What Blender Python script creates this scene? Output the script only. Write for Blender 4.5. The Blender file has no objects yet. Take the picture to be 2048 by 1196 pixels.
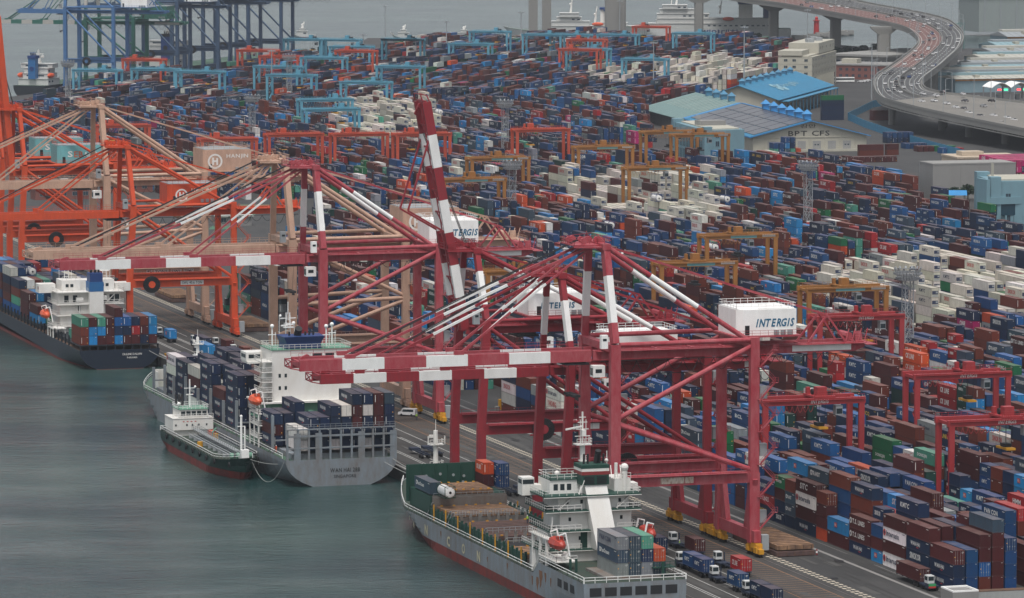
import bpy, math, random
import numpy as np
R = math.radians
random.seed(7)
scene = bpy.context.scene
col = scene.collection

# ------------------------------------------------------------------ camera
cam_data = bpy.data.cameras.new('camera')
cam = bpy.data.objects.new('camera', cam_data)
col.objects.link(cam)
cam_data.sensor_width = 36.0
cam_data.lens = 166.18
cam_data.clip_start = 1.0
cam_data.clip_end = 30000.0
cam.location = (0, 0, 150)
cam.rotation_euler = (R(90 - 5.6449), 0, R(-17.2))
scene.camera = cam

# ------------------------------------------------------------------ sky, sun, exposure (overcast afternoon)
world = bpy.data.worlds.new('World')
scene.world = world
world.use_nodes = True
wn = world.node_tree.nodes
wl = world.node_tree.links
wn.clear()
sky = wn.new('ShaderNodeTexSky')
sky.sky_type = 'NISHITA'
sky.sun_disc = False
sky.sun_elevation = R(68)
sky.sun_rotation = R(205)
sky.altitude = 150
sky.air_density = 1.0
sky.dust_density = 3.0
sky.ozone_density = 1.0
hsv = wn.new('ShaderNodeHueSaturation')
hsv.inputs['Saturation'].default_value = 0.30
bgn = wn.new('ShaderNodeBackground')
bgn.inputs['Strength'].default_value = 0.085
won = wn.new('ShaderNodeOutputWorld')
wl.new(sky.outputs[0], hsv.inputs['Color'])
wl.new(hsv.outputs[0], bgn.inputs['Color'])
wl.new(bgn.outputs[0], won.inputs['Surface'])
sun_d = bpy.data.lights.new('sun', 'SUN')
sun_d.energy = 1.5
sun_d.angle = R(22)
sun_d.color = (1.0, 0.97, 0.93)
sun = bpy.data.objects.new('sun', sun_d)
col.objects.link(sun)
# light comes from the sea side, behind the left shoulder of the camera
sd = (-math.sin(R(25)) * math.cos(R(68)), -math.cos(R(25)) * math.cos(R(68)), math.sin(R(68)))
from mathutils import Vector, Matrix
sun.rotation_euler = Vector(sd).to_track_quat('Z', 'Y').to_euler()
scene.view_settings.view_transform = 'Standard'
scene.view_settings.look = 'None'
scene.view_settings.gamma = 1
scene.view_settings.use_curve_mapping = False
scene.view_settings.exposure = 0.88
scene.render.engine = 'CYCLES'

# ------------------------------------------------------------------ helpers
def srgb(h):
    h = h.lstrip('#')
    c = [int(h[i:i + 2], 16) / 255 for i in (0, 2, 4)]
    return tuple((x / 12.92 if x <= .04045 else ((x + .055) / 1.055) ** 2.4) for x in c)

MATS = {}
def paint(name, colr, rough=.55, dirt=.35, scale=.35, metal=0.0, rust=None, streak=True, emit=0, bump=0):
    """painted or weathered surface: colour broken up by two noises and rust streaks"""
    if name in MATS: return MATS[name]
    if isinstance(colr, str): colr = srgb(colr)
    m = bpy.data.materials.new(name); MATS[name] = m
    m.use_nodes = True
    nt = m.node_tree; n = nt.nodes; l = nt.links
    b = n['Principled BSDF']
    b.inputs['Roughness'].default_value = rough
    b.inputs['Metallic'].default_value = metal
    b.inputs['Specular IOR Level'].default_value = .3
    if emit:
        b.inputs['Base Color'].default_value = (*colr, 1)
        b.inputs['Emission Color'].default_value = (*colr, 1)
        b.inputs['Emission Strength'].default_value = emit
        return m
    tc = n.new('ShaderNodeTexCoord')
    mp = n.new('ShaderNodeMapping')
    mp.inputs['Scale'].default_value = (1, 1, .35 if streak else 1)
    l.new(tc.outputs['Object'], mp.inputs[0])
    nz = n.new('ShaderNodeTexNoise'); nz.inputs['Scale'].default_value = scale
    nz.inputs['Detail'].default_value = 5; nz.inputs['Roughness'].default_value = .7
    l.new(mp.outputs[0], nz.inputs['Vector'])
    rp = n.new('ShaderNodeMapRange')
    rp.inputs[1].default_value = .35; rp.inputs[2].default_value = .7
    rp.inputs[3].default_value = 0; rp.inputs[4].default_value = dirt
    l.new(nz.outputs[0], rp.inputs[0])
    mx = n.new('ShaderNodeMixRGB')
    mx.inputs[1].default_value = (*colr, 1)
    lum = sum(colr) / 3
    d = rust if rust else tuple(.55 * c + .12 * lum + .01 for c in colr)
    mx.inputs[2].default_value = (*d, 1)
    l.new(rp.outputs[0], mx.inputs[0])
    l.new(mx.outputs[0], b.inputs['Base Color'])
    if bump:
        bp = n.new('ShaderNodeBump'); bp.inputs['Strength'].default_value = bump
        l.new(nz.outputs[0], bp.inputs['Height']); l.new(bp.outputs[0], b.inputs['Normal'])
    return m

TXT = {}; GLY = {}
def glyph(ch, bold, shear):
    k = (ch, bold, shear)
    if k in GLY: return GLY[k]
    c = bpy.data.curves.new('t', 'FONT'); c.body = ch; c.resolution_u = 2
    c.offset = bold; c.shear = shear
    o = bpy.data.objects.new('t', c); col.objects.link(o)
    dg = bpy.context.evaluated_depsgraph_get()
    ev = o.evaluated_get(dg); me = ev.to_mesh()
    v = [(p.co.x, p.co.y) for p in me.vertices]
    f = [tuple(p.vertices) for p in me.polygons]
    ev.to_mesh_clear()
    bpy.data.objects.remove(o); bpy.data.curves.remove(c)
    GLY[k] = (v, f); return GLY[k]
def text_mesh(s, bold=.0, shear=0.):
    """outline lettering as flat triangles in x,z, letters set one by one at even spacing"""
    k = (s, bold, shear)
    if k in TXT: return TXT[k]
    V = []; F = []; x = 0
    for ch in s:
        if ch == ' ': x += .34; continue
        v, f = glyph(ch, bold, shear)
        x0 = min(p[0] for p in v); x1 = max(p[0] for p in v); b = len(V)
        V += [(p[0] - x0 + x, p[1]) for p in v]; F += [tuple(i + b for i in q) for q in f]
        x += x1 - x0 + .10 - shear * .35
    w = max(p[0] for p in V) - min(p[0] for p in V); cx = (max(p[0] for p in V) + min(p[0] for p in V)) / 2
    cy = (max(p[1] for p in V) + min(p[1] for p in V)) / 2
    h = max(p[1] for p in V) - min(p[1] for p in V)
    TXT[k] = ([(p[0] - cx, p[1] - cy) for p in V], F, w, h)
    return TXT[k]

class MB:
    def __init__(s): s.v = []; s.f = []; s.m = []
    def add(s, vs, fs, m=0):
        b = len(s.v); s.v.extend(vs)
        for q in fs: s.f.append(tuple(i + b for i in q)); s.m.append(m)
        return s
    def box(s, x0, x1, y0, y1, z0, z1, m=0):
        return s.add([(x0, y0, z0), (x1, y0, z0), (x1, y1, z0), (x0, y1, z0), (x0, y0, z1), (x1, y0, z1), (x1, y1, z1), (x0, y1, z1)],
                     [(0, 3, 2, 1), (4, 5, 6, 7), (0, 1, 5, 4), (1, 2, 6, 5), (2, 3, 7, 6), (3, 0, 4, 7)], m)
    def cbox(s, c, d, m=0):
        return s.box(c[0] - d[0] / 2, c[0] + d[0] / 2, c[1] - d[1] / 2, c[1] + d[1] / 2, c[2] - d[2] / 2, c[2] + d[2] / 2, m)
    def beam(s, p, q, w, h=None, m=0, w2=None, h2=None):
        """box beam p to q: w = width across, h = depth in the plane holding the up axis"""
        h = h or w; w2 = w2 or w; h2 = h2 or h
        p = Vector(p); q = Vector(q); d = (q - p).normalized()
        up = Vector((0, 0, 1)) if abs(d.z) < .98 else Vector((1, 0, 0))
        a = d.cross(up).normalized(); u = a.cross(d).normalized()
        vs = []
        for c, ww, hh in ((p, w, h), (q, w2, h2)):
            for i, j in ((-1, -1), (1, -1), (1, 1), (-1, 1)): vs.append(tuple(c + a * (i * ww / 2) + u * (j * hh / 2)))
        return s.add(vs, [(0, 1, 2, 3), (7, 6, 5, 4), (0, 4, 5, 1), (1, 5, 6, 2), (2, 6, 7, 3), (3, 7, 4, 0)], m)
    def band(s, p, q, w, h, cuts, ms):
        """beam in coloured lengths: cuts are fractions, ms the material slots"""
        p = Vector(p); q = Vector(q)
        for i, mm in enumerate(ms):
            s.beam(p.lerp(q, cuts[i]), p.lerp(q, cuts[i + 1]), w, h, mm)
        return s
    def tube(s, p, q, r, n=8, m=0, r2=None, caps=True):
        r2 = r if r2 is None else r2
        p = Vector(p); q = Vector(q); d = (q - p).normalized()
        up = Vector((0, 0, 1)) if abs(d.z) < .98 else Vector((1, 0, 0))
        a = d.cross(up).normalized(); u = a.cross(d).normalized()
        vs = []
        for c, rr in ((p, r), (q, r2)):
            for i in range(n):
                t = 2 * math.pi * i / n; vs.append(tuple(c + a * (rr * math.cos(t)) + u * (rr * math.sin(t))))
        fs = [(i, n + i, n + (i + 1) % n, (i + 1) % n) for i in range(n)]
        if caps: fs += [tuple(range(n)), tuple(range(2 * n - 1, n - 1, -1))]
        return s.add(vs, fs, m)
    def tband(s, p, q, r, cuts, ms, n=10):
        p = Vector(p); q = Vector(q)
        for i, mm in enumerate(ms): s.tube(p.lerp(q, cuts[i]), p.lerp(q, cuts[i + 1]), r, n, mm)
        return s
    def prism(s, pts, z0, z1, m=0, mt=None):
        n = len(pts)
        a = sum(pts[i][0] * pts[(i + 1) % n][1] - pts[(i + 1) % n][0] * pts[i][1] for i in range(n))
        if a < 0: pts = pts[::-1]
        s.add([(x, y, z0) for x, y in pts] + [(x, y, z1) for x, y in pts], [(i, (i + 1) % n, n + (i + 1) % n, n + i) for i in range(n)] + [tuple(range(n - 1, -1, -1))], m)
        s.add([(x, y, z1) for x, y in pts], [tuple(range(n))], m if mt is None else mt)
        return s
    def path(s, pts, w, h=None, m=0):
        for i in range(len(pts) - 1): s.beam(pts[i], pts[i + 1], w, h or w, m)
        return s
    def rail(s, pts, h=1.1, step=2.0, t=.07, m=0):
        for i in range(len(pts) - 1):
            p = Vector(pts[i]); q = Vector(pts[i + 1]); L = (q - p).length
            if L < .01: continue
            for k in (.5, 1): s.beam(p + Vector((0, 0, h * k)), q + Vector((0, 0, h * k)), t, t, m)
            c = max(1, int(L / step))
            for k in range(c + 1):
                b = p.lerp(q, k / c); s.beam(b, b + Vector((0, 0, h)), t, t, m)
        return s
    def sphere(s, c, r, m=0, nu=10, nv=6, sc=(1, 1, 1)):
        vs = [(c[0], c[1], c[2] - r * sc[2])]
        for j in range(1, nv):
            ph = -math.pi / 2 + math.pi * j / nv
            for i in range(nu):
                t = 2 * math.pi * i / nu
                vs.append((c[0] + r * sc[0] * math.cos(ph) * math.cos(t), c[1] + r * sc[1] * math.cos(ph) * math.sin(t), c[2] + r * sc[2] * math.sin(ph)))
        vs.append((c[0], c[1], c[2] + r * sc[2])); fs = []
        for i in range(nu): fs.append((0, 1 + (i + 1) % nu, 1 + i))
        for j in range(nv - 2):
            for i in range(nu):
                a = 1 + j * nu + i; b = 1 + j * nu + (i + 1) % nu
                fs.append((a, b, b + nu, a + nu))
        t = len(vs) - 1
        for i in range(nu): fs.append((t, t - nu + i, t - nu + (i + 1) % nu))
        return s.add(vs, fs, m)
    def text(s, t, org, ux, uz, size, m=0, bold=.0, shear=0., fitw=None, fith=None):
        """lettering centred on org; ux = reading direction, uz = up"""
        v, f, w, h = text_mesh(t, bold, shear)
        sx = sz = size
        if fitw: sx = fitw / w
        if fith: sz = fith / h
        ux = Vector(ux); uz = Vector(uz); org = Vector(org)
        return s.add([tuple(org + ux * (x * sx) + uz * (z * sz)) for x, z in v], f, m)
    def build(s, name, mats, parent=None, loc=None, rz=0, smooth=False):
        me = bpy.data.meshes.new(name)
        me.from_pydata(s.v, [], s.f)
        if not isinstance(mats, (list, tuple)): mats = [mats]
        for x in mats: me.materials.append(x)
        if len(mats) > 1: me.polygons.foreach_set('material_index', s.m)
        if smooth: me.polygons.foreach_set('use_smooth', [True] * len(s.f))
        me.update()
        o = bpy.data.objects.new(name, me); col.objects.link(o)
        if parent is not None: o.parent = parent
        if loc: o.location = loc
        if rz: o.rotation_euler = (0, 0, rz)
        return o

def tag(o, label=None, cat=None, group=None, kind=None):
    if label: o['label'] = label
    if cat: o['category'] = cat
    if group: o['group'] = group
    if kind: o['kind'] = kind
    return o
def thing(name, label, cat, loc=(0, 0, 0), rz=0, group=None):
    o = bpy.data.objects.new(name, None); col.objects.link(o)
    o.location = loc; o.rotation_euler = (0, 0, rz); o.empty_display_size = 1
    return tag(o, label, cat, group)
def dup(root, loc, rz, label=None, group=None, colr=None):
    KIDS = dup.kids
    r = root.copy(); col.objects.link(r); r.location = loc; r.rotation_euler = (0, 0, rz)
    if label: r['label'] = label
    if group: r['group'] = group
    if colr is not None: r.color = colr
    for ch in KIDS(root):
        c = ch.copy(); col.objects.link(c); c.parent = r
        if colr is not None: c.color = colr
        for g in KIDS(ch):
            d = g.copy(); col.objects.link(d); d.parent = c
    return r
dup.kids = lambda o: [x for x in KID.get(o.name, [])]
KID = {}
def reg(root):
    """remember children once, so copying stays quick"""
    KID[root.name] = list(root.children)
    for c in root.children: KID[c.name] = list(c.children)
    return root
def struct(o): return tag(o, kind='structure')

# common materials
M_steel_grey = paint('steel_grey', (.22, .23, .24), .5, .4)
M_dark = paint('dark_rubber', (.015, .015, .017), .8, .2)
M_black = paint('black_paint', (.02, .02, .022), .6, .3)
M_white = paint('white_paint', (.86, .86, .84), .5, .25, rust=(.38, .34, .28))
M_glass = paint('dark_glass', (.02, .03, .035), .15, .1)
M_galv = paint('galvanised', (.30, .32, .33), .5, .4)
M_yellow = paint('yellow_paint', (.62, .30, .015), .55, .45, rust=(.12, .07, .03))
M_orange_boat = paint('lifeboat_orange', (.62, .09, .03), .45, .3)
M_rust = paint('rusty_steel', (.13, .075, .045), .85, .8, scale=.6, rust=(.055, .035, .028))
M_conc = paint('concrete', (.27, .265, .25), .85, .5, scale=.12)
M_ltblue = paint('light_blue_paint', (.12, .34, .46), .55, .4, rust=(.07, .18, .24))
# ------------------------------------------------------------------ setting: water, ground, markings
D2 = (math.sin(R(36)), math.cos(R(36)))      # direction of the far quay
N2 = (D2[1], -D2[0])                          # inland from the far quay
def far(o, a, b=0.):                          # a metres inland, b metres along the far quay
    return (o[0] + N2[0] * a + D2[0] * b, o[1] + N2[1] * a + D2[1] * b)
FQ = (606 - N2[0] * 33, 2711 - N2[1] * 33)    # origin on the far quay's water edge

def water_mat():
    m = bpy.data.materials.new('sea_water'); m.use_nodes = True
    nt = m.node_tree; n = nt.nodes; l = nt.links; b = n['Principled BSDF']
    b.inputs['Roughness'].default_value = .12
    b.inputs['IOR'].default_value = 1.33
    tc = n.new('ShaderNodeTexCoord')
    mp = n.new('ShaderNodeMapping'); mp.inputs['Scale'].default_value = (1, 1, 1); mp.inputs['Rotation'].default_value = (0, 0, R(17))
    l.new(tc.outputs['Object'], mp.inputs[0])
    mp2 = n.new('ShaderNodeMapping'); mp2.inputs['Scale'].default_value = (.45, 1, 1)
    l.new(mp.outputs[0], mp2.inputs[0])
    big = n.new('ShaderNodeTexNoise'); big.inputs['Scale'].default_value = .012; big.inputs['Detail'].default_value = 5; big.inputs['Distortion'].default_value = .6
    l.new(mp2.outputs[0], big.inputs['Vector'])
    cr = n.new('ShaderNodeValToRGB')
    cr.color_ramp.elements[0].position = .42; cr.color_ramp.elements[0].color = (.006, .030, .032, 1)
    cr.color_ramp.elements[1].position = .64; cr.color_ramp.elements[1].color = (.040, .076, .068, 1)
    l.new(big.outputs[0], cr.inputs[0]); l.new(cr.outputs[0], b.inputs['Base Color'])
    w1 = n.new('ShaderNodeTexNoise'); w1.inputs['Scale'].default_value = .34; w1.inputs['Detail'].default_value = 10; w1.inputs['Roughness'].default_value = .62
    l.new(mp2.outputs[0], w1.inputs['Vector'])
    w2 = n.new('ShaderNodeTexNoise'); w2.inputs['Scale'].default_value = .06; w2.inputs['Detail'].default_value = 4
    l.new(mp2.outputs[0], w2.inputs['Vector'])
    am = n.new('ShaderNodeMath'); am.operation = 'MULTIPLY'; l.new(w1.outputs[0], am.inputs[0])
    mr = n.new('ShaderNodeMapRange'); mr.inputs[1].default_value = .35; mr.inputs[2].default_value = .65; mr.inputs[3].default_value = .45; mr.inputs[4].default_value = 1.3
    l.new(w2.outputs[0], mr.inputs[0]); l.new(mr.outputs[0], am.inputs[1])
    bp = n.new('ShaderNodeBump'); bp.inputs['Strength'].default_value = 1.0; bp.inputs['Distance'].default_value = .5
    l.new(am.outputs[0], bp.inputs['Height']); l.new(bp.outputs[0], b.inputs['Normal'])
    b.inputs['Roughness'].default_value = .14
    return m
w = MB(); w.add([(-9000, -2500, -3), (14000, -2500, -3), (14000, 19000, -3), (-9000, 19000, -3)], [(0, 1, 2, 3)])
struct(w.build('sea_water', water_mat()))

def ground_mat(name, base, base2, sc=.03, rough=.9):
    m = bpy.data.materials.new(name); m.use_nodes = True
    nt = m.node_tree; n = nt.nodes; l = nt.links; b = n['Principled BSDF']; b.inputs['Roughness'].default_value = rough
    tc = n.new('ShaderNodeTexCoord')
    mp = n.new('ShaderNodeMapping'); mp.inputs['Scale'].default_value = (1, .22, 1); l.new(tc.outputs['Object'], mp.inputs[0])
    a = n.new('ShaderNodeTexNoise'); a.inputs['Scale'].default_value = sc * 8; a.inputs['Detail'].default_value = 8; a.inputs['Roughness'].default_value = .7
    l.new(mp.outputs[0], a.inputs['Vector'])
    c = n.new('ShaderNodeTexNoise'); c.inputs['Scale'].default_value = sc; c.inputs['Detail'].default_value = 3; l.new(tc.outputs['Object'], c.inputs['Vector'])
    ad = n.new('ShaderNodeMath'); ad.operation = 'ADD'; l.new(a.outputs[0], ad.inputs[0]); l.new(c.outputs[0], ad.inputs[1])
    rp = n.new('ShaderNodeMapRange'); rp.inputs[1].default_value = .7; rp.inputs[2].default_value = 1.3; l.new(ad.outputs[0], rp.inputs[0])
    mx = n.new('ShaderNodeMixRGB'); mx.inputs[1].default_value = (*base, 1); mx.inputs[2].default_value = (*base2, 1)
    l.new(rp.outputs[0], mx.inputs[0]); l.new(mx.outputs[0], b.inputs['Base Color'])
    return m
M_asph = ground_mat('yard_asphalt', (.026, .026, .026), (.052, .050, .048))
M_quay = ground_mat('quay_apron', (.056, .052, .048), (.028, .027, .026), .05)
M_land = ground_mat('far_land', (.10, .10, .095), (.16, .155, .145))

# yard ground: quay front straight, then the corner to the far quay
edge = 303.0
corner = FQ
fa = far(FQ, 0, -175); fb = far(FQ, 0, 400)
tip1 = (860, 3150); tip2 = (955, 3290); tip3 = (1000, 3360); tip4 = (1010, 3345); tip5 = (1190, 3215)
poly = [(edge, 300), (edge, 2080), (400, 2330), fa, fb, (845, 3120), (922, 3335), (1195, 3205), (1225, 3050), (1700, 3050), (2600, 4200), (5200, 4000), (5200, 300)]
g = MB(); g.prism(poly, -9, 0)
struct(g.build('yard_ground', M_asph))
# concrete apron between the rails, 4 mm above the ground sheet
g = MB(); g.prism([(edge, 500), (337.9, 500), (337.9, 2070), (edge, 2070)], .002, .006)
struct(g.build('quay_apron', M_quay))
g = MB(); g.box(edge + .02, edge + .75, 500, 2070, .006, .32)
struct(g.build('quay_kerb', M_conc))
# fenders along the quay face
M_line = paint('road_marking_white', (.55, .55, .52), .8, .5, scale=1.2, rust=(.16, .16, .155))
M_oline = paint('road_marking_orange', (.42, .20, .08), .8, .6, scale=1.2, rust=(.10, .09, .08))
g = MB()
for x, wd in ((310.2, .18), (310.9, .18), (314.4, .18), (318.0, .18), (318.7, .18), (322.3, .18)):
    g.box(x, x + wd, 500, 2060, .010, .014)
struct(g.build('lane_marking', M_line))
g = MB()
for x in (326.2, 334.2): g.box(x, x + .16, 500, 2060, .010, .014)
y = 700
while y < 1700:                                # ladder of thin bars between the orange lines
    g.box(326.4, 334.1, y, y + .16, .010, .014); y += 2.6
struct(g.build('orange_marking', M_oline))
g = MB(); y = 700
while y < 2000:                                # dashed safety strip outside the landside rail
    g.box(338.2, 339.0, y, y + 1.1, .006, .012); g.box(339.4, 340.2, y + .6, y + 1.7, .006, .012); y += 2.2
struct(g.build('rail_marking', paint('marking_cream', (.52, .46, .36), .8, .5, scale=1.5, rust=(.2, .18, .15))))
g = MB()
for x in (306.0, 336.5): g.box(x - .08, x + .08, 500, 2065, .006, .05)
struct(g.build('crane_rail', paint('rail_steel', (.12, .10, .09), .4, .5)))
g = MB()
for x, wd in ((351.2, .9), (355.6, .15)): g.box(x, x + wd, 500, 1500, .006, .010)
for yy in (1200, 1390):                        # zebra crossings near the yard gaps
    for k in range(12): g.box(340 + k * 1.5, 340.7 + k * 1.5, yy, yy + 3.0, .006, .010)
struct(g.build('yard_road_marking', paint('worn_marking', (.22, .21, .20), .85, .5, scale=1)))
# old slab joints and patches of the apron
random.seed(5)
g = MB()
def flat(x0, x1, y0, y1, z, m=0): g.add([(x0, y0, z), (x1, y0, z), (x1, y1, z), (x0, y1, z)], [(0, 1, 2, 3)], m)
for k in range(170):
    x = random.choice([341.5, 344, 346.5, 323, 328, 312, 316]) + random.uniform(-.4, .4); yy = random.uniform(840, 1500)
    flat(x, x + random.uniform(.8, 2.2), yy, yy + random.uniform(3, 22), (.018 if x < 340 else .012) + k * .0002, k % 2)
struct(g.build('apron_patch', [ground_mat('patch_asphalt', (.022, .022, .022), (.045, .044, .042), .2), ground_mat('patch_light', (.07, .068, .064), (.05, .048, .045), .2)]))
g = MB()                                       # tyre tracks along the truck lanes
for k in range(60):
    x = random.choice([312.1, 313.6, 316.2, 317.9, 320.0, 324.2, 329.5, 343.0, 347.5, 353.2]) + random.uniform(-.4, .4); yy = random.uniform(820, 1400); L = random.uniform(15, 80); dx = random.uniform(-1.2, 1.2)
    for o in (0, 1.9): z = .055 + k * .0002 + o * .0001; g.add([(x + o, yy, z), (x + o + .38, yy, z), (x + o + .38 + dx, yy + L, z), (x + o + dx, yy + L, z)], [(0, 1, 2, 3)])
struct(g.build('tyre_track', ground_mat('tyre_mark', (.026, .025, .024), (.045, .043, .04), .3)))
g = MB()                                       # oil stains
for k in range(40):
    x = random.uniform(308, 354); yy = random.uniform(850, 1300); r = random.uniform(.5, 1.6); n = 11
    g.add([(x + r * random.uniform(.6, 1.1) * math.cos(6.283 * i / n), yy + 2.0 * r * random.uniform(.6, 1.1) * math.sin(6.283 * i / n), .075 + k * .0002) for i in range(n)], [tuple(range(n))])
struct(g.build('oil_stain', paint('oil', (.016, .015, .014), .5, .3)))
# sheet piles and fenders of the quay wall
g = MB(); g.box(0, .89, 0, 2.2, -2.8, -.3); fm = g.build('quay_fender', M_dark)
fm.location = (edge - .9, 820, 0); tag(fm, 'black rubber fender on the quay wall, one of an even row', 'fender', 'fenders along the quay wall')
y = 840
while y < 1700:
    o = fm.copy(); o.location = (edge - .9, y, 0); col.objects.link(o); y += 20
# ------------------------------------------------------------------ ship-to-shore cranes
M_red = paint('crane_red', (.31, .030, .044), .5, .7, scale=.6, rust=(.40, .13, .14))
M_redold = paint('crane_red_worn', (.28, .022, .032), .5, .6, scale=.8, rust=(.15, .03, .035))
M_band = paint('crane_white_band', (.78, .78, .76), .45, .3, rust=(.40, .38, .36))
M_orange = paint('crane_orange', (.58, .070, .020), .5, .55, scale=.5, rust=(.30, .05, .025))
M_beige = paint('crane_beige', (.52, .335, .245), .5, .6, scale=.5, rust=(.28, .18, .13))
M_fblue = paint('crane_blue', (.050, .135, .29), .5, .4)
M_fgreen = paint('crane_green', (.030, .13, .10), .5, .4)
M_fnavy = paint('crane_slate', (.040, .075, .135), .5, .4)
M_turq = paint('house_turquoise', (.16, .42, .44), .5, .4, rust=(.12, .26, .26))
M_sign = paint('sign_white', (.66, .65, .62), .6, .3)
M_inter = paint('lettering_teal_blue', (.015, .12, .22), .5, .1)
M_letw = paint('lettering_white', (.72, .70, .66), .6, .2)
M_letk = paint('lettering_black', (.03, .03, .03), .6, .2)

def sts(name, label, X0, Y0, W, c, band, house, P, rz=0, group='ship-to-shore gantry cranes'):
    gz, az, back, ln = P['gz'], P['az'], P['back'], P['len']
    g = 30.5; pz = P.get('pz', 16.5); big = P.get('big', True)
    det = P.get('det', 2)
    K = thing(name, label, 'crane', (X0, Y0, 0), rz, group)
    ym = W / 2; gy = 3.2
    lw = 1.75 if big else 1.5
    tilt = P.get('tilt', 0)
    mats = [c, band or c]
    # four legs; the portal legs of the smaller cranes lean
    for y, s in ((0, 1), (W, -1)):
        b = MB()
        b.beam((-tilt, y, 2.6), (-tilt, y, pz), lw, lw * 1.25)
        b.beam((-tilt, y, pz), (0, y, gz), lw * .97, lw * 1.2)
        b.build('leg', mats, K)
        b = MB()
        b.beam((g, y, 2.6), (g, y, pz + .8), lw * .98, lw * 1.25); b.beam((g, y, pz + .8), (g, y, gz + .6), lw * .85, lw * 1.1)
        b.beam((g, y + s * .02, pz - .2), (g, y + s * 3.4, 5.0), lw * .6, lw * 1.5)      # haunch down to the sill
        b.build('leg', mats, K)
    # portal beams with a walkway
    for i, y in enumerate((0, W)):
        b = MB()
        b.box(-tilt + lw * .55, g - lw * .55, y - .62, y + .62, pz - 1.2, pz + 1.2)
        b.box(-tilt + lw, g - lw, y - 1.5, y - .64, pz + .9, pz + 1.0)
        if det > 1: b.rail([(0, y - 1.45, pz + 1), (g - 1, y - 1.45, pz + 1)], 1.1, 2.2, .06)
        b.build('portal_beam', mats, K)
    # sill beams
    for x in (-tilt, g):
        b = MB(); b.box(x - .75, x + .75, -2.6, W + 2.6, 2.9, 5.3)
        b.build('sill_beam', mats, K)
    # travelling gear: four bogie sets
    bm = P.get('bog', M_yellow)
    for x in (-tilt, g):
        for y in (-1.0, W + 1.0):
            b = MB()
            b.beam((x, y - 2.6, 2.2), (x, y + 2.6, 2.2), 1.5, 1.1)
            for d in (-2.3, 2.3):
                b.beam((x, y + d - 1.7, 1.25), (x, y + d + 1.7, 1.25), 1.1, 1.0)
                b.box(x - 1.0, x - .56, y + d - 1, y + d + .6, .9, 2.1)
                b.box(x - .5, x + .5, y + d - .5, y + d + .5, 1.7, 2.4)
                for e in (-1.1, 0, 1.1): b.tube((x - .35, y + d + e, .42), (x + .35, y + d + e, .42), .40, 8, 1)
            b.build('bogie', [bm, M_black], K)
    # upper portal cross beams along the quay
    for x in (0, g):
        b = MB(); b.box(x - lw * .5, x + lw * .5, .9, W - .9, gz - 1.6, gz - .1)
        b.build('cross_beam', mats, K)
    # upper frame tubes on both faces
    for y in (0, W):
        b = MB(); b.tube((lw * .6, y, gz - .1), (g - .6, y, gz + .1), .52 if big else .42, 10)
        b.build('frame_tube', mats, K)
    # diagonal braces on both faces
    zk = P.get('zk', 29)
    br = P.get('brace', 'K')
    for y in (0, W):
        if br == 'K':
            pr = [((g - .5, gz - 1.2), (.6, zk + .6)), ((.6, zk - .6), (g - 1, pz + 1.6))]
        elif br == 'Km':
            pr = [((.5, gz - 1.2), (g - .8, zk + .8)), ((g - .8, zk - .8), (.5, pz + 1.2)), ((-.2, zk - 1.0), (g - .8, zk))]
        else:
            pr = [((.5, gz - 1.5), (g - .8, pz + 1.4))]
        for a, e in pr:
            b = MB(); b.tube((a[0], y, a[1]), (e[0], y, e[1]), .55 if big else .46, 10); b.build('brace', mats, K)
    # trolley girders, waterside hinge to back reach
    for s in (-1, 1):
        b = MB(); y = ym + s * gy
        y0, y1 = y - .45, y + .45
        b.box(-2.6, back - 2.2, y0, y1, gz - 3.7, gz - 1.75)
        b.beam((back - 2.2, y, gz - 2.72), (back, y, gz - 2.2), .9, 1.93, 0, .9, 1.2)
        if band and s == -1:
            b.box(g + 10.8, back - 3, y0 - .03, y0 - .01, gz - 3.4, gz - 2.05, 1)
        b.build('trolley_girder', mats, K)
    b = MB()
    for x in (4, 12, 20, 27, 36, 44, back - 1): b.box(x, x + .5, ym - gy + .47, ym + gy - .47, gz - 2.9, gz - 2.0)
    b.box(-2, back, ym - gy - 1.6, ym - gy - .48, gz - 2.0, gz - 1.9)
    if det > 1:
        b.rail([(-2, ym - gy - 1.6, gz - 1.9), (back, ym - gy - 1.6, gz - 1.9)], 1.1, 2.4, .06)
        b.box(back, back + 2.5, ym - gy - 1.5, ym + gy + 1.5, gz - 2.4, gz - 2.25)
        b.rail([(back + 2.4, ym - gy - 1.4, gz - 2.25), (back + 2.4, ym + gy + 1.4, gz - 2.25)], 1.1, 1.2, .07)
        for k in range(7): b.cbox((back - 1 + .6 * k * .5, ym - 2.6 + k * .9, gz - 1.2 + .2 * (k % 3)), (1.5, .5, 1.3))
        for k in range(4): b.beam((back - 4 + k * 1.4, ym - gy, gz - 1.7), (back - 3 + k * 1.4, ym - gy + .8, gz + .9), .16)
        b.tube((back - 3, ym - 2.5, gz - .6), (back - 3, ym + 2.5, gz - .6), .8, 8)
    b.build('walkway', mats, K)
    # tower above the waterside legs
    ax = P.get('ax', -.6); ay = 5.6 if big else 5.0
    for y, yt in ((0, ym - ay), (W, ym + ay)):
        b = MB()
        if band: b.band((0, y, gz + .2), (ax, yt, az - 1.3), lw * .82, lw * .95, (0, .22, .72, 1), (0, 1, 0))
        else: b.beam((0, y, gz + .2), (ax, yt, az - 1.3), lw * .82, lw * .95)
        b.build('tower_leg', mats, K)
    b = MB()
    b.box(ax - .9, ax + .9, ym - ay - 1, ym + ay + 1, az - 1.3, az - .1)
    b.box(ax - 6.5, ax + .8, ym - ay + 1.2, ym + ay - 1.2, az - .6, az - .35)
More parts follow.
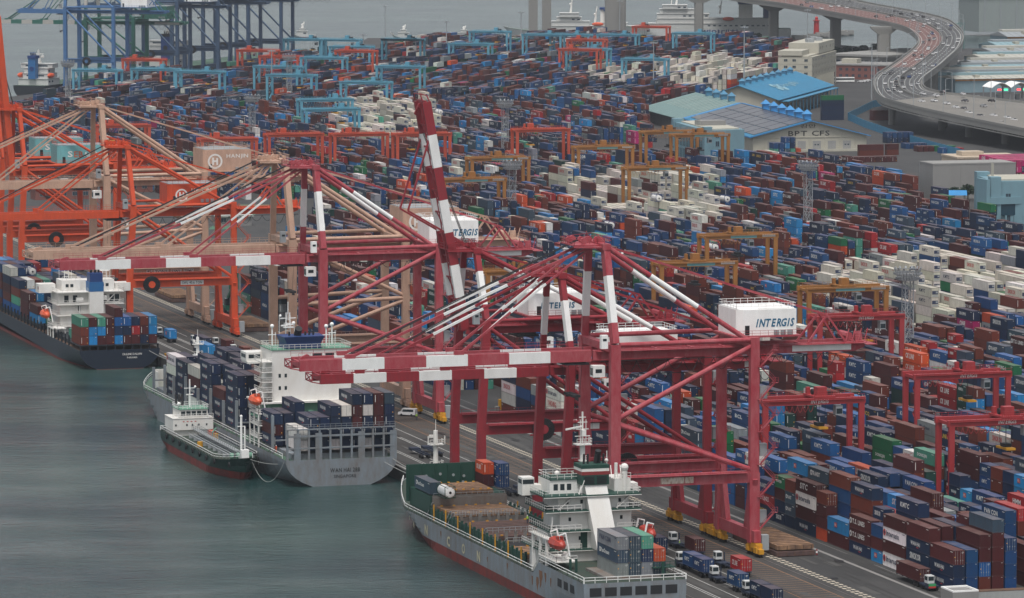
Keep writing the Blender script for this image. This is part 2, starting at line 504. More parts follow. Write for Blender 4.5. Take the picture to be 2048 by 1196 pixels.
    b.prism([(ax - 6.5, ym - ay + 1.2), (ax - 2, ym - ay - .5), (ax + 1, ym - ay - .5), (ax + 1, ym - ay + 1.0), (ax - 4, ym - ay + 1.1)], az - .95, az - .62)
    if det > 1:
        b.rail([(ax + 1, ym - ay - .8, az), (ax - 2, ym - ay - .8, az), (ax - 6.4, ym - ay + 1.2, az - .4), (ax - 6.4, ym + ay - 1.2, az - .4), (ax + 1, ym + ay + .8, az), (ax + 1, ym - ay - .8, az)], 1.2, 1.3, .09)
    random.seed(int(Y0))
    for k in range(8):                                  # sheave blocks
        xx = ax - 5.5 + k * .85; yy = ym - 3 + 6 * random.random()
        b.tube((xx, yy - .3, az + .35), (xx, yy + .3, az + .35), random.uniform(.5, .8), 8)
        b.cbox((xx, yy, az + .1), (.4, 1.0, .9))
    b.beam((ax, ym - ay, az), (ax - 1.2, ym - ay + 2, az + 1.8), .14); b.beam((ax, ym + ay, az), (ax - 1.2, ym + ay - 2, az + 1.8), .14)
    b.build('apex_platform', mats, K)
    # back stays
    for s in (-1, 1):
        b = MB()
        p = (ax + .6, ym + s * (ay - .6), az - .9); q = (g - .4, ym + s * (W / 2 - 1.6), gz - .4)
        if band: b.tband(p, q, .55, (0, .30, .63, 1), (0, 1, 0))
        else: b.tube(p, q, .55 if big else .45, 10)
        b.build('back_stay', mats, K)
    b = MB()
    for s in (-1, 1): b.beam((ax + .5, ym + s * 2.4, az - .6), (back - 8, ym + s * 2.4, gz + 4.0), .34, .42)
    for s in (-1, 1): b.beam((back - 8, ym + s * 2.4, gz + 4.0), (back - 12.5, ym + s * gy, gz - 1.8), .4); b.beam((back - 8, ym + s * 2.4, gz + 4.0), (back - 4, ym + s * gy, gz - 1.8), .4)
    b.build('tie_bar', mats, K)
    # boom
    ang = P.get('raise', 0)
    ca, sa = math.cos(ang), math.sin(ang)
    hx, hz = -2.7, gz - 2.9
    def bp(d, y, dz): return (hx - d * ca - dz * sa, y, hz + d * sa * 1.0 + dz * ca * 1.0 if ang == 0 else hz + d * sa - 0 * dz + dz * ca)
    n = P.get('nb', 6)
    ms = [(i + 1) % 2 for i in range(n)] if band else [0] * n
    ms = ms[::-1] if band else ms
    bh = 2.3 if big else 2.0
    for s in (-1, 1):
        b = MB(); y = ym + s * gy
        p = bp(.3, y, 0); q = bp(ln, y, 0)
        if n % 2 == 0: msl = [0 if i % 2 == 0 else 1 for i in range(n)]; msl[-1] = 0 if band else 0
        fr = [i / n for i in range(n)] + [1]
        pat = P.get('pat')
        cuts, mm = (pat if (pat and band) else (fr, [0] * n))
        if ang: b.band(p, q, 1.0, 2.0, cuts, mm)
        else: b.band(p, q, .95, bh, cuts, mm)
        b.build('boom_girder', mats, K)
    b = MB()
    for k in range(int(ln / 5)):
        d = 2 + k * 5
        p = bp(d, ym - gy + .5, .5); q = bp(d, ym + gy - .5, .5); b.beam(p, q, .35, .35)
    if ang:
        for k in range(int(ln / 5) - 1):
            b.beam(bp(2 + k * 5, ym - gy + .5, .3), bp(7 + k * 5, ym + gy - .5, .3), .2)
    # walkway and rails along the outer edge
    b.beam(bp(0, ym - gy + 1.0, 1.2), bp(ln, ym - gy + 1.0, 1.2), .7, .08)
    if det > 1 and not ang: b.rail([bp(0, ym - gy + .7, 1.3), bp(ln, ym - gy + .7, 1.3)], 1.1, 2.4, .06); b.rail([bp(0, ym + gy + .7, 1.3), bp(ln, ym + gy + .7, 1.3)], 1.1, 2.4, .06)
    # lattice tip
    tip = [(bp(ln, ym - gy, .8), bp(ln + 1.6, ym - gy * .8, .9)), (bp(ln, ym + gy, .8), bp(ln + 1.6, ym + gy * .8, .9)), (bp(ln, ym - gy, -.9), bp(ln + 1.6, ym - gy * .8, -.6)), (bp(ln, ym + gy, -.9), bp(ln + 1.6, ym + gy * .8, -.6))]
    for a, e in tip: b.beam(a, e, .2)
    for a, e in ((0, 1), (2, 3), (0, 2), (1, 3), (0, 3), (1, 2)): b.beam(tip[a][1], tip[e][1], .18)
    b.beam(bp(ln - .3, ym - gy, .2), bp(ln - .3, ym + gy, .2), .5, 1.2)
    for k in range(5): b.tube(bp(ln - 1 - k * .5, ym - 2 + k, 1.2), bp(ln - 1 - k * .5, ym - 1.4 + k, 1.2), .55, 8)
    b.build('boom_tie', mats, K)
    # fore stays
    if not ang:
        for s in (-1, 1):
            for frac, tk in ((.83, .42), (.46, .34)):
                b = MB()
                p = (ax - 1.5, ym + s * 2.9, az - .5); q = bp(ln * frac, ym + s * gy, 1.3)
                if band: b.band(p, q, tk, tk * 1.25, (0, .36, .62, 1), (0, 1, 0))
                else: b.band(p, q, tk, tk * 1.25, (0, 1), (0,))
                b.cbox(q, (2.0, .9, 1.4)); b.build('fore_stay', mats, K)
        b = MB()
        for s in (-.8, -.3, .3, .8):
            b.beam((ax - 4.5, ym + s, az + .3), bp(ln * .83, ym + s, 1.3), .09, .09)
        b.build('hoist_rope', [M_black], K)
    else:
        b = MB()
        for s in (-1, 1):
            for f0, f1 in ((.42, .83),):
                mid = bp(ln * .5, ym + s * gy, 9.0)
                b.beam((ax, ym + s * 2.9, az - .5), mid, .3, .4); b.beam(mid, bp(ln * .83, ym + s * gy, 1), .3, .4)
        b.build('fore_stay', mats, K)
        b = MB()
        for s in (-.8, -.3, .3, .8): b.beam((ax - 1, ym + s, az + .5), bp(ln * .86, ym + s, 1), .08)
        b.build('hoist_rope', [M_black], K)
    # machinery house
    h0, h1, hz0, hh, hd = P['house']
    hy0, hy1 = ym - hd / 2, ym + hd / 2
    b = MB()
    b.prism([(h0, hy0 + 1.2), (h0 + 1.2, hy0), (h1, hy0), (h1, hy1), (h0, hy1)], gz + hz0, gz + hz0 + hh)
    b.box(h0 - .8, h1 + .8, hy0 - .9, hy1 + .9, gz + hz0 - .35, gz + hz0 - .02, 1)
    b.box(h0 + 1.6, h0 + 2.6, hy0 - .04, hy0 - .01, gz + hz0 + .1, gz + hz0 + 2.1, 2)
    for k in range(3): b.box(h1 - 5 + k * 1.5, h1 - 4 + k * 1.5, hy0 - .5, hy0 - .02, gz + hz0 + .1, gz + hz0 + 1.1, 3)
    b.box(h0 + .2, h1 - .2, hy0 + .9, hy1 - .2, gz + hz0 + hh + .01, gz + hz0 + hh + .18, 3 if not P.get('roof') else 4)
    H = b.build('machinery_house', [house, c, M_dark, M_galv, M_white], K)
    b = MB(); zt = gz + hz0 + hh + .1
    b.rail([(h0 + .1, hy0 + 1.2, zt), (h1 - .1, hy0 + .1, zt), (h1 - .1, hy1 - .1, zt), (h0 + .1, hy1 - .1, zt), (h0 + .1, hy0 + 1.2, zt)], 1.15, 1.6, .07)
    zt = gz + hz0
    b.rail([(h0 - .7, hy0 - .8, zt), (h1 + .7, hy0 - .8, zt)], 1.1, 1.6, .06, 1)
    b.build('railing', [P.get('railc', M_white), c], H)
    if P.get('text'):
        for (t, cx, cz, fw, fh, mt, sh, bo) in P['text']:
            b = MB()
            if t == 'HLOGO':                              # ring with a bold H
                r = fh / 2; nn = 28
                for i in range(nn):
                    a0, a1 = 2 * math.pi * i / nn, 2 * math.pi * (i + 1) / nn
                    b.add([(h0 + cx + r * math.cos(a), hy0 - .05, gz + hz0 + cz + r * math.sin(a)) for a in (a0, a1)] + [(h0 + cx + r * .76 * math.cos(a), hy0 - .05, gz + hz0 + cz + r * .76 * math.sin(a)) for a in (a1, a0)], [(0, 1, 2, 3)])
                b.box(h0 + cx - r * .40, h0 + cx - r * .16, hy0 - .06, hy0 - .03, gz + hz0 + cz - r * .5, gz + hz0 + cz + r * .5)
                b.box(h0 + cx + r * .16, h0 + cx + r * .40, hy0 - .06, hy0 - .03, gz + hz0 + cz - r * .5, gz + hz0 + cz + r * .45)
                b.box(h0 + cx - r * .36, h0 + cx + r * .36, hy0 - .062, hy0 - .032, gz + hz0 + cz - r * .1, gz + hz0 + cz + r * .14)
                b.build('emblem', mt, H)
            else:
                b.text(t, (h0 + cx, hy0 - .05, gz + hz0 + cz), (1, 0, 0), (0, 0, 1), 1, 0, bo, sh, fitw=fw, fith=fh)
                b.build('lettering', mt, H)
    # trolley with operator cab below the girders
    tx = P.get('tx', -6.0)
    b = MB()
    b.box(tx - 2.6, tx + 2.6, ym - 3.5, ym + 3.5, gz - 4.7, gz - 4.3)
    b.box(tx - 2, tx + 2, ym - 2.8, ym + 2.8, gz - 4.3, gz - 3.9)
    for k in (-1.8, 1.8): b.tube((tx + k, ym - 2.5, gz - 4.1), (tx + k, ym + 2.5, gz - 4.1), .5, 8)
    for sx in (-1.5, 1.5):
        for sy in (-2, 2): b.beam((tx + sx, ym + sy, gz - 4.7), (tx + sx * .7, ym + sy * .9, gz - P.get('hoist', 11)), .06)
    b.box(tx - .8, tx + .8, ym - 3.2, ym + 3.2, gz - P.get('hoist', 11) - .5, gz - P.get('hoist', 11))
    for s in (-1, 1): b.box(tx - .3, tx + .3, ym + s * 6 - .3 - (s * 2.8 if s > 0 else s * 2.8), ym + s * 3.2 + .3, gz - P.get('hoist', 11) - 1.0, gz - P.get('hoist', 11) - .5)
    T = b.build('trolley', [M_black], K)
    b = MB(); cx0 = tx + 2.9
    b.box(cx0, cx0 + 2.6, ym - 5.2, ym - 3.0, gz - 7.2, gz - 4.8)
    b.box(cx0 - .03, cx0 - .01, ym - 5.0, ym - 3.2, gz - 6.8, gz - 5.3, 1)
    b.box(cx0 + .5, cx0 + 1.9, ym - 5.23, ym - 5.21, gz - 6.3, gz - 5.5, 1)
    b.build('operator_cab', [M_white, M_glass], T)
    # festoon cable loops under the girder
    b = MB()
    for k in range(int((back + 2) / 3.4)):
        x0 = k * 3.4; x1 = x0 + 3.4; dp = 1.2 + 1.4 * random.random() if k > 3 else 2.4
        pr = None
        for i in range(7):
            t = i / 6; z = gz - 4.1 - dp * 4 * t * (1 - t)
            pt = (x0 + (x1 - x0) * t, ym - gy - .7, z)
            if pr: b.beam(pr, pt, .11)
            pr = pt
    b.box(-1, back, ym - gy - .8, ym - gy - .6, gz - 4.1, gz - 3.95)
    b.build('festoon_cable', [M_black], K)
    if P.get('reel', 10) < 100:
        rx = P.get('reel', 10)
        b = MB(); rr = 2.5
        b.tube((rx, -1.9, pz - .3), (rx, -1.1, pz - .3), rr, 28); b.tube((rx, -2.05, pz - .3), (rx, -1.95, pz - .3), rr * .42, 12, 1)
        for k in range(28):
            t = 2 * math.pi * k / 28
            b.beam((rx + rr * .45 * math.cos(t), -1.98, pz - .3 + rr * .45 * math.sin(t)), (rx + (rr + .12) * math.cos(t), -1.98, pz - .3 + (rr + .12) * math.sin(t)), .08, .08, 2)
        b.beam((rx - 3, -.9, pz - 1.6), (rx + 3, -.9, pz - 1.6), .6, .3, 1)
        b.build('cable_reel', [M_dark, c, M_black], K)
    # stair tower on the near landside leg
    if det > 1:
        b = MB(); z = 5.5; k = 0; sx = g + 1.1
        while z < gz - 3:
            z2 = min(z + 3.4, gz - 1)
            xa, xb = (sx, sx + 3.2) if k % 2 == 0 else (sx + 3.2, sx)
            b.beam((xa, -.9, z), (xb, -.9, z2), .7, .12)
            b.beam((xa, -1.25, z + 1), (xb, -1.25, z2 + 1), .06); b.beam((xa, -1.25, z + .5), (xb, -1.25, z2 + .5), .05)
            b.box(xb - .6, xb + .6, -1.3, -.3, z2 - .08, z2)
            b.rail([(xb - .6, -1.3, z2), (xb + .6, -1.3, z2)], 1.1, .6, .06)
            z = z2; k += 1
        for zz in (8, 22, 34):
            b.cbox((sx + 1.0, .6, zz), (1.6, 1.4, 2.6), 1)
        b.build('stairway', [c, M_galv], K)
        b = MB(); b.box(sx - .1, sx + 1.5, -2.4, -.9, 1.2, 4.4); b.build('electric_cabinet', [M_galv], K)
    if P.get('plate'):
        b = MB(); y = -.66
        for (px, wd, t) in P['plate']:
            b.box(px, px + wd, y - .03, y - .005, pz - .75, pz + .55, 1 if not P.get('rustplate') else 2)
            if t: b.text(t, (px + wd / 2, y - .05, pz - .1), (1, 0, 0), (0, 0, 1), 1, 3, .01, 0, fitw=wd * .86, fith=.85)
        b.build('load_plate', [c, M_sign, paint('rusty_plate', (.62, .58, .50), .7, .8, scale=2.5, rust=(.25, .08, .03)), M_letk], K)
    # small lift cabin and lamps beside the tower foot
    b = MB()
    b.box(-3.4, -2.0, -1.6, -.4, gz - .6, gz + 2.2); b.box(-3.1, -2.3, -1.64, -1.61, gz + 1.0, gz + 1.5, 1)
    b.build('gate_cabin', [M_galv if c != M_red else M_white, M_glass], K)
    return K

big6 = ([0, .105, .225, .345, .46, .585, .71, .835, 1], [0, 1, 0, 1, 0, 1, 0, 0])
patA = ([0, .17, .33, .49, .66, .83, 1.0], [0, 1, 0, 1, 0, 1])
# red at the tip: 0 at hinge -> alternating so that the last length is red
patB = ([0, .195, .355, .51, .67, .825, 1.0], [0, 1, 0, 1, 0, 0])
patI = ([0, .20, .385, .545, .69, .845, 1.0], [0, 1, 0, 1, 0, 0])
def stripes(k): # from hinge to tip, ends red
    n = 2 * k + 1
    return ([i / n for i in range(n + 1)], [i % 2 for i in range(n)])
TI = ('INTERGIS', 8.3, 2.6, 8.6, 1.75, M_inter, .28, .03)
sts('ship_to_shore_crane', 'nearest tall red and white quay crane, boom lowered over the grey ship', 306, 917, 20, M_red, M_band, M_white,
    dict(gz=45, az=65.6, back=57.5, len=62.5, house=(28.3, 41.3, .5, 5.4, 12), text=[TI], pat=stripes(3), brace='K', zk=29, roof=1, plate=[(9.8, 5.2, ''), (15.2, 1.8, '')], rustplate=1, reel=200), group='red and white quay cranes')
sts('ship_to_shore_crane', 'low red and white quay crane whose long white house stands over its portal, boom lowered', 306, 946, 20, M_redold, M_band, M_white,
    dict(gz=38.6, az=57, back=47, len=50.5, big=False, tilt=1.2, house=(10.3, 25.5, .2, 4.6, 10), text=[('INTERGIS', 8, 1.9, 9.5, 1.3, M_inter, .25, .03)], pat=stripes(3), brace='D', roof=1, reel=12, hoist=26, tx=6), group='red and white quay cranes')
sts('ship_to_shore_crane', 'red and white quay crane with its boom raised almost upright', 306, 1008, 21, M_redold, M_band, M_white,
    dict(gz=41, az=57, back=47, len=52.5, big=False, tilt=1.2, house=(12.0, 25.3, .2, 5.0, 10), text=[('INTERGIS', 6.6, 2.2, 8.0, 1.4, M_inter, .1, .03)], pat=stripes(3), **{'raise': R(80)}, brace='D', roof=1, reel=13, plate=[(20, 6.5, '')], tx=12), group='red and white quay cranes')
sts('ship_to_shore_crane', 'tall red and white quay crane behind the white bridge of the middle ship, boom lowered', 306, 1150, 20, M_red, M_band, M_white,
    dict(gz=45, az=66.2, back=57.5, len=63.5, house=(29.5, 42.2, .5, 5.6, 12), text=[TI], pat=stripes(3), brace='K', zk=29, roof=1, reel=200), group='red and white quay cranes')
THB = [('HLOGO', 3.6, 2.9, 4.2, 4.6, M_letw, 0, 0), ('HANJIN', 10.6, 4.3, 6.8, 1.5, M_letw, 0, .015)]
sts('ship_to_shore_crane', 'beige quay crane with lowered boom next behind the red and white cranes', 306, 1181, 20, M_beige, None, M_beige,
    dict(gz=45, az=65.5, back=63, len=64, house=(31, 46, .6, 6.4, 14), text=THB, brace='Km', zk=29, plate=[(17, 2.6, '50'), (20.4, 5.4, 'TONS'), (26.4, 0.01, ''), (23.8 + 2.6, 3.2, 'SWL')] , bog=M_beige, railc=M_beige, reel=200), group='beige quay cranes')
THO = [('HLOGO', 4.2, 2.3, 3.6, 3.8, M_letw, 0, 0), ('HANJIN', 10.2, 3.6, 6.0, 1.3, M_letw, 0, .015)]
sts('ship_to_shore_crane', 'orange quay crane with an orange machinery house and lowered boom', 306, 1368, 20, M_orange, None, M_orange,
    dict(gz=39.5, az=57.5, back=52, len=52, big=False, tilt=1.4, house=(11.5, 26.5, .3, 5.6, 11), text=THO, brace='D', bog=M_orange, railc=M_orange, reel=5, plate=[(14, 7, 'SWL 40.6 TON')], tx=-4, hoist=22), group='orange quay cranes')
sts('ship_to_shore_crane', 'beige quay crane at the left edge, its boom running out of the picture', 306, 1405, 20, M_beige, None, M_beige,
    dict(gz=46, az=67.5, back=63, len=64, house=(31, 46, .6, 6.4, 14), text=THB, brace='Km', zk=29, bog=M_beige, railc=M_beige, reel=200, plate=[(12, 1.8, '5'), (14.3, 4.6, 'TONS'), (19.6, 3.4, 'SWL'), (23.6, 3.2, 'ZPMC')]), group='beige quay cranes')
TSB = [('S', 4.2, 3.0, 1.7, 2.0, M_letw, 0, .02), ('EB', 7.0, 2.9, 3.0, 2.0, paint('lettering_orange', (.5, .12, .05), .6, .2), 0, .02), ('ANG', 11.0, 2.8, 4.4, 1.7, M_letw, 0, .02)]
sts('ship_to_shore_crane', 'orange quay crane with raised boom and the nearer turquoise machinery house', 306, 1531, 20, M_orange, None, M_turq,
    dict(gz=40.5, az=59.5, back=52, len=52, big=False, tilt=1.4, house=(12.0, 28.5, .3, 5.8, 11), text=TSB, brace='D', bog=M_orange, railc=M_orange, **{'raise': R(85)}, tx=10), group='orange quay cranes')
sts('ship_to_shore_crane', 'orange quay crane with raised boom and the farther turquoise machinery house', 306, 1568, 20, M_orange, None, M_turq,
    dict(gz=40.5, az=59.5, back=52, len=52, big=False, tilt=1.4, house=(12.0, 28.5, .3, 5.8, 11), text=TSB, brace='D', bog=M_orange, railc=M_orange, **{'raise': R(85)}, tx=10), group='orange quay cranes')
# ------------------------------------------------------------------ containers
PAL = {'navy': (0.006, 0.02, 0.055), 'blue': (0.006, 0.045, 0.135), 'mid blue': (0.008, 0.085, 0.25), 'light blue': (0.012, 0.19, 0.43), 'slate': (0.035, 0.062, 0.09), 'grey': (0.21, 0.23, 0.24), 'maroon': (0.06, 0.011, 0.012), 'brown': (0.12, 0.024, 0.014), 'red': (0.3, 0.011, 0.014), 'orange': (0.48, 0.062, 0.015), 'green': (0.006, 0.12, 0.045), 'dark green': (0.005, 0.037, 0.03), 'teal': (0.06, 0.25, 0.18), 'white': (0.62, 0.61, 0.57), 'cream': (0.54, 0.51, 0.435), 'magenta': (0.38, 0.01, 0.11)}
WTS = [('navy', 20), ('blue', 17), ('mid blue', 5), ('light blue', 5), ('slate', 7), ('grey', 2), ('maroon', 20), ('brown', 14), ('red', 3.4), ('orange', 1.8), ('green', 1.8), ('dark green', 1.2), ('teal', 1.4), ('white', 2.6), ('cream', .6), ('magenta', .35)]
NAMES = [w[0] for w in WTS]; CW = [w[1] for w in WTS]
BR = {'navy': ['WAN HAI', 'SINOKOR', 'KMTC', 'UNICO', 'CHINA SHIPPING', 'NAMSUNG'], 'blue': ['KMTC', 'HEUNG-A', 'SINOKOR', 'KMTC', 'PAN CON', 'BCL'], 'mid blue': ['HEUNG-A', 'KMTC'], 'light blue': ['SITC', 'PIL', 'PIL'],
      'slate': ['PanOcean', 'TRANSIT', 'WAN HAI', 'PanOcean'], 'grey': ['PAN CON', 'PanOcean'], 'maroon': ['T.S. LINES', 'TEX', 'MLT', 'SITC'], 'brown': ['CMA', 'TEX', 'TRITON'], 'red': ['T.S. LINES', 'HMM', 'CK LINE', 'DongYoung'],
      'orange': ['CK LINE', 'CK LINE'], 'green': ['DONGJIN', 'HEUNG-A'], 'dark green': ['HEUNG-A', 'EVERGREEN'], 'teal': ['DONGJIN'], 'white': ['Interasia', 'YANG MING', 'SINOKOR', 'Interasia'], 'cream': ['SINOKOR', 'YANG MING'], 'magenta': ['ONE']}
BIG = {'SINOKOR': (.42, 1.0), 'KMTC': (.36, .8), 'HEUNG-A': (.4, .75), 'CK LINE': (.42, 1.05), 'ONE': (.3, 1.2), 'SITC': (.34, 1.0), 'Interasia': (.5, .9), 'YANG MING': (.5, 1.1), 'T.S. LINES': (.5, .8), 'WAN HAI': (.36, .65),
       'PIL': (.16, .95), 'HMM': (.3, .8), 'DONGJIN': (.42, .75), 'UNICO': (.4, .8), 'TRANSIT': (.34, .75), 'PanOcean': (.38, .65), 'PAN CON': (.5, .8), 'TEX': (.07, .3), 'MLT': (.07, .3), 'CMA': (.1, .35), 'TRITON': (.12, .28)}

def cont_mat(name, source):
    m = bpy.data.materials.new(name); m.use_nodes = True
    nt = m.node_tree; n = nt.nodes; l = nt.links; b = n['Principled BSDF']; b.inputs['Roughness'].default_value = .62; b.inputs['Specular IOR Level'].default_value = .22
    if source == 'obj':
        s = n.new('ShaderNodeObjectInfo'); cs = s.outputs['Color']
    else:
        s = n.new('ShaderNodeVertexColor'); s.layer_name = 'Col'; cs = s.outputs['Color']
    tc = n.new('ShaderNodeTexCoord'); geo = n.new('ShaderNodeNewGeometry')
    mp = n.new('ShaderNodeMapping'); mp.inputs['Scale'].default_value = (1, 1, .4); l.new(geo.outputs['Position'], mp.inputs[0])
    nz = n.new('ShaderNodeTexNoise'); nz.inputs['Scale'].default_value = .9; nz.inputs['Detail'].default_value = 6; nz.inputs['Roughness'].default_value = .75
    l.new(mp.outputs[0], nz.inputs['Vector'])
    rp = n.new('ShaderNodeMapRange'); rp.inputs[1].default_value = .42; rp.inputs[2].default_value = .75; rp.inputs[4].default_value = .32
    l.new(nz.outputs[0], rp.inputs[0])
    mx = n.new('ShaderNodeMixRGB'); mx.inputs[2].default_value = (.045, .022, .018, 1); l.new(rp.outputs[0], mx.inputs[0]); l.new(cs, mx.inputs[1])
    # settled dust on the roofs
    sp = n.new('ShaderNodeSeparateXYZ'); l.new(geo.outputs['Normal'], sp.inputs[0])
    up = n.new('ShaderNodeMapRange'); up.inputs[1].default_value = .7; up.inputs[2].default_value = .95; up.inputs[4].default_value = .30; l.new(sp.outputs[2], up.inputs[0])
    mu = n.new('ShaderNodeMath'); mu.operation = 'MULTIPLY'; l.new(up.outputs[0], mu.inputs[0])
    n2 = n.new('ShaderNodeTexNoise'); n2.inputs['Scale'].default_value = .35; n2.inputs['Detail'].default_value = 4; l.new(geo.outputs['Position'], n2.inputs['Vector'])
    r2 = n.new('ShaderNodeMapRange'); r2.inputs[1].default_value = .3; r2.inputs[2].default_value = .7; r2.inputs[3].default_value = .3; r2.inputs[4].default_value = 1.2; l.new(n2.outputs[0], r2.inputs[0]); l.new(r2.outputs[0], mu.inputs[1])
    m3 = n.new('ShaderNodeMixRGB'); m3.inputs[2].default_value = (.26, .19, .165, 1); l.new(mu.outputs[0], m3.inputs[0]); l.new(mx.outputs[0], m3.inputs[1])
    out = m3.outputs[0]
    if source == 'attr':
        uv = n.new('ShaderNodeUVMap'); uv.uv_map = 'UVMap'
        ud = n.new('ShaderNodeUVMap'); ud.uv_map = 'Dims'
        a = n.new('ShaderNodeSeparateXYZ'); l.new(uv.outputs[0], a.inputs[0]); d = n.new('ShaderNodeSeparateXYZ'); l.new(ud.outputs[0], d.inputs[0])
        def mth(op, x, y=None, v=None):
            q = n.new('ShaderNodeMath'); q.operation = op; l.new(x, q.inputs[0])
            if y is not None: l.new(y, q.inputs[1])
            if v is not None: q.inputs[1].default_value = v
            return q.outputs[0]
        ex = mth('MINIMUM', a.outputs[0], mth('SUBTRACT', d.outputs[0], a.outputs[0]))
        ey = mth('MINIMUM', a.outputs[1], mth('SUBTRACT', d.outputs[1], a.outputs[1]))
        fr = mth('LESS_THAN', mth('MINIMUM', ex, ey), v=.13)
        # corrugated sheet as relief: depth over a 0.28 m pitch, flat on the frame
        si = mth('SINE', mth('MULTIPLY', a.outputs[0], v=22.4))
        hgt = mth('MAXIMUM', si, fr)
        bp = n.new('ShaderNodeBump'); bp.inputs['Strength'].default_value = .7; bp.inputs['Distance'].default_value = .05
        l.new(hgt, bp.inputs['Height']); l.new(bp.outputs[0], b.inputs['Normal'])
        # frame members multiplied darker than the panels
        m4 = n.new('ShaderNodeMixRGB'); m4.blend_type = 'MULTIPLY'; m4.inputs[2].default_value = (.62, .60, .60, 1)
        l.new(fr, m4.inputs[0]); l.new(out, m4.inputs[1]); out = m4.outputs[0]
    l.new(out, b.inputs['Base Color'])
    return m
M_cobj = cont_mat('container_paint', 'obj')
M_cstuff = cont_mat('container_paint_yard', 'attr')
M_cl_w = paint('container_lettering_white', (.66, .66, .63), .6, .3, scale=2)
M_cl_k = paint('container_lettering_dark', (.03, .04, .08), .6, .2, scale=2)
M_cl_r = paint('container_lettering_red', (.42, .03, .03), .6, .2, scale=2)
M_cl_y = paint('container_lettering_yellow', (.55, .36, .05), .6, .2, scale=2)
M_lock = paint('galvanised_rod', (.28, .28, .27), .45, .3, scale=3)
M_cast = paint('corner_casting', (.10, .085, .08), .7, .4, scale=3)
M_stick = paint('warning_label', (.65, .33, .03), .6, .1)
W_C = 2.438

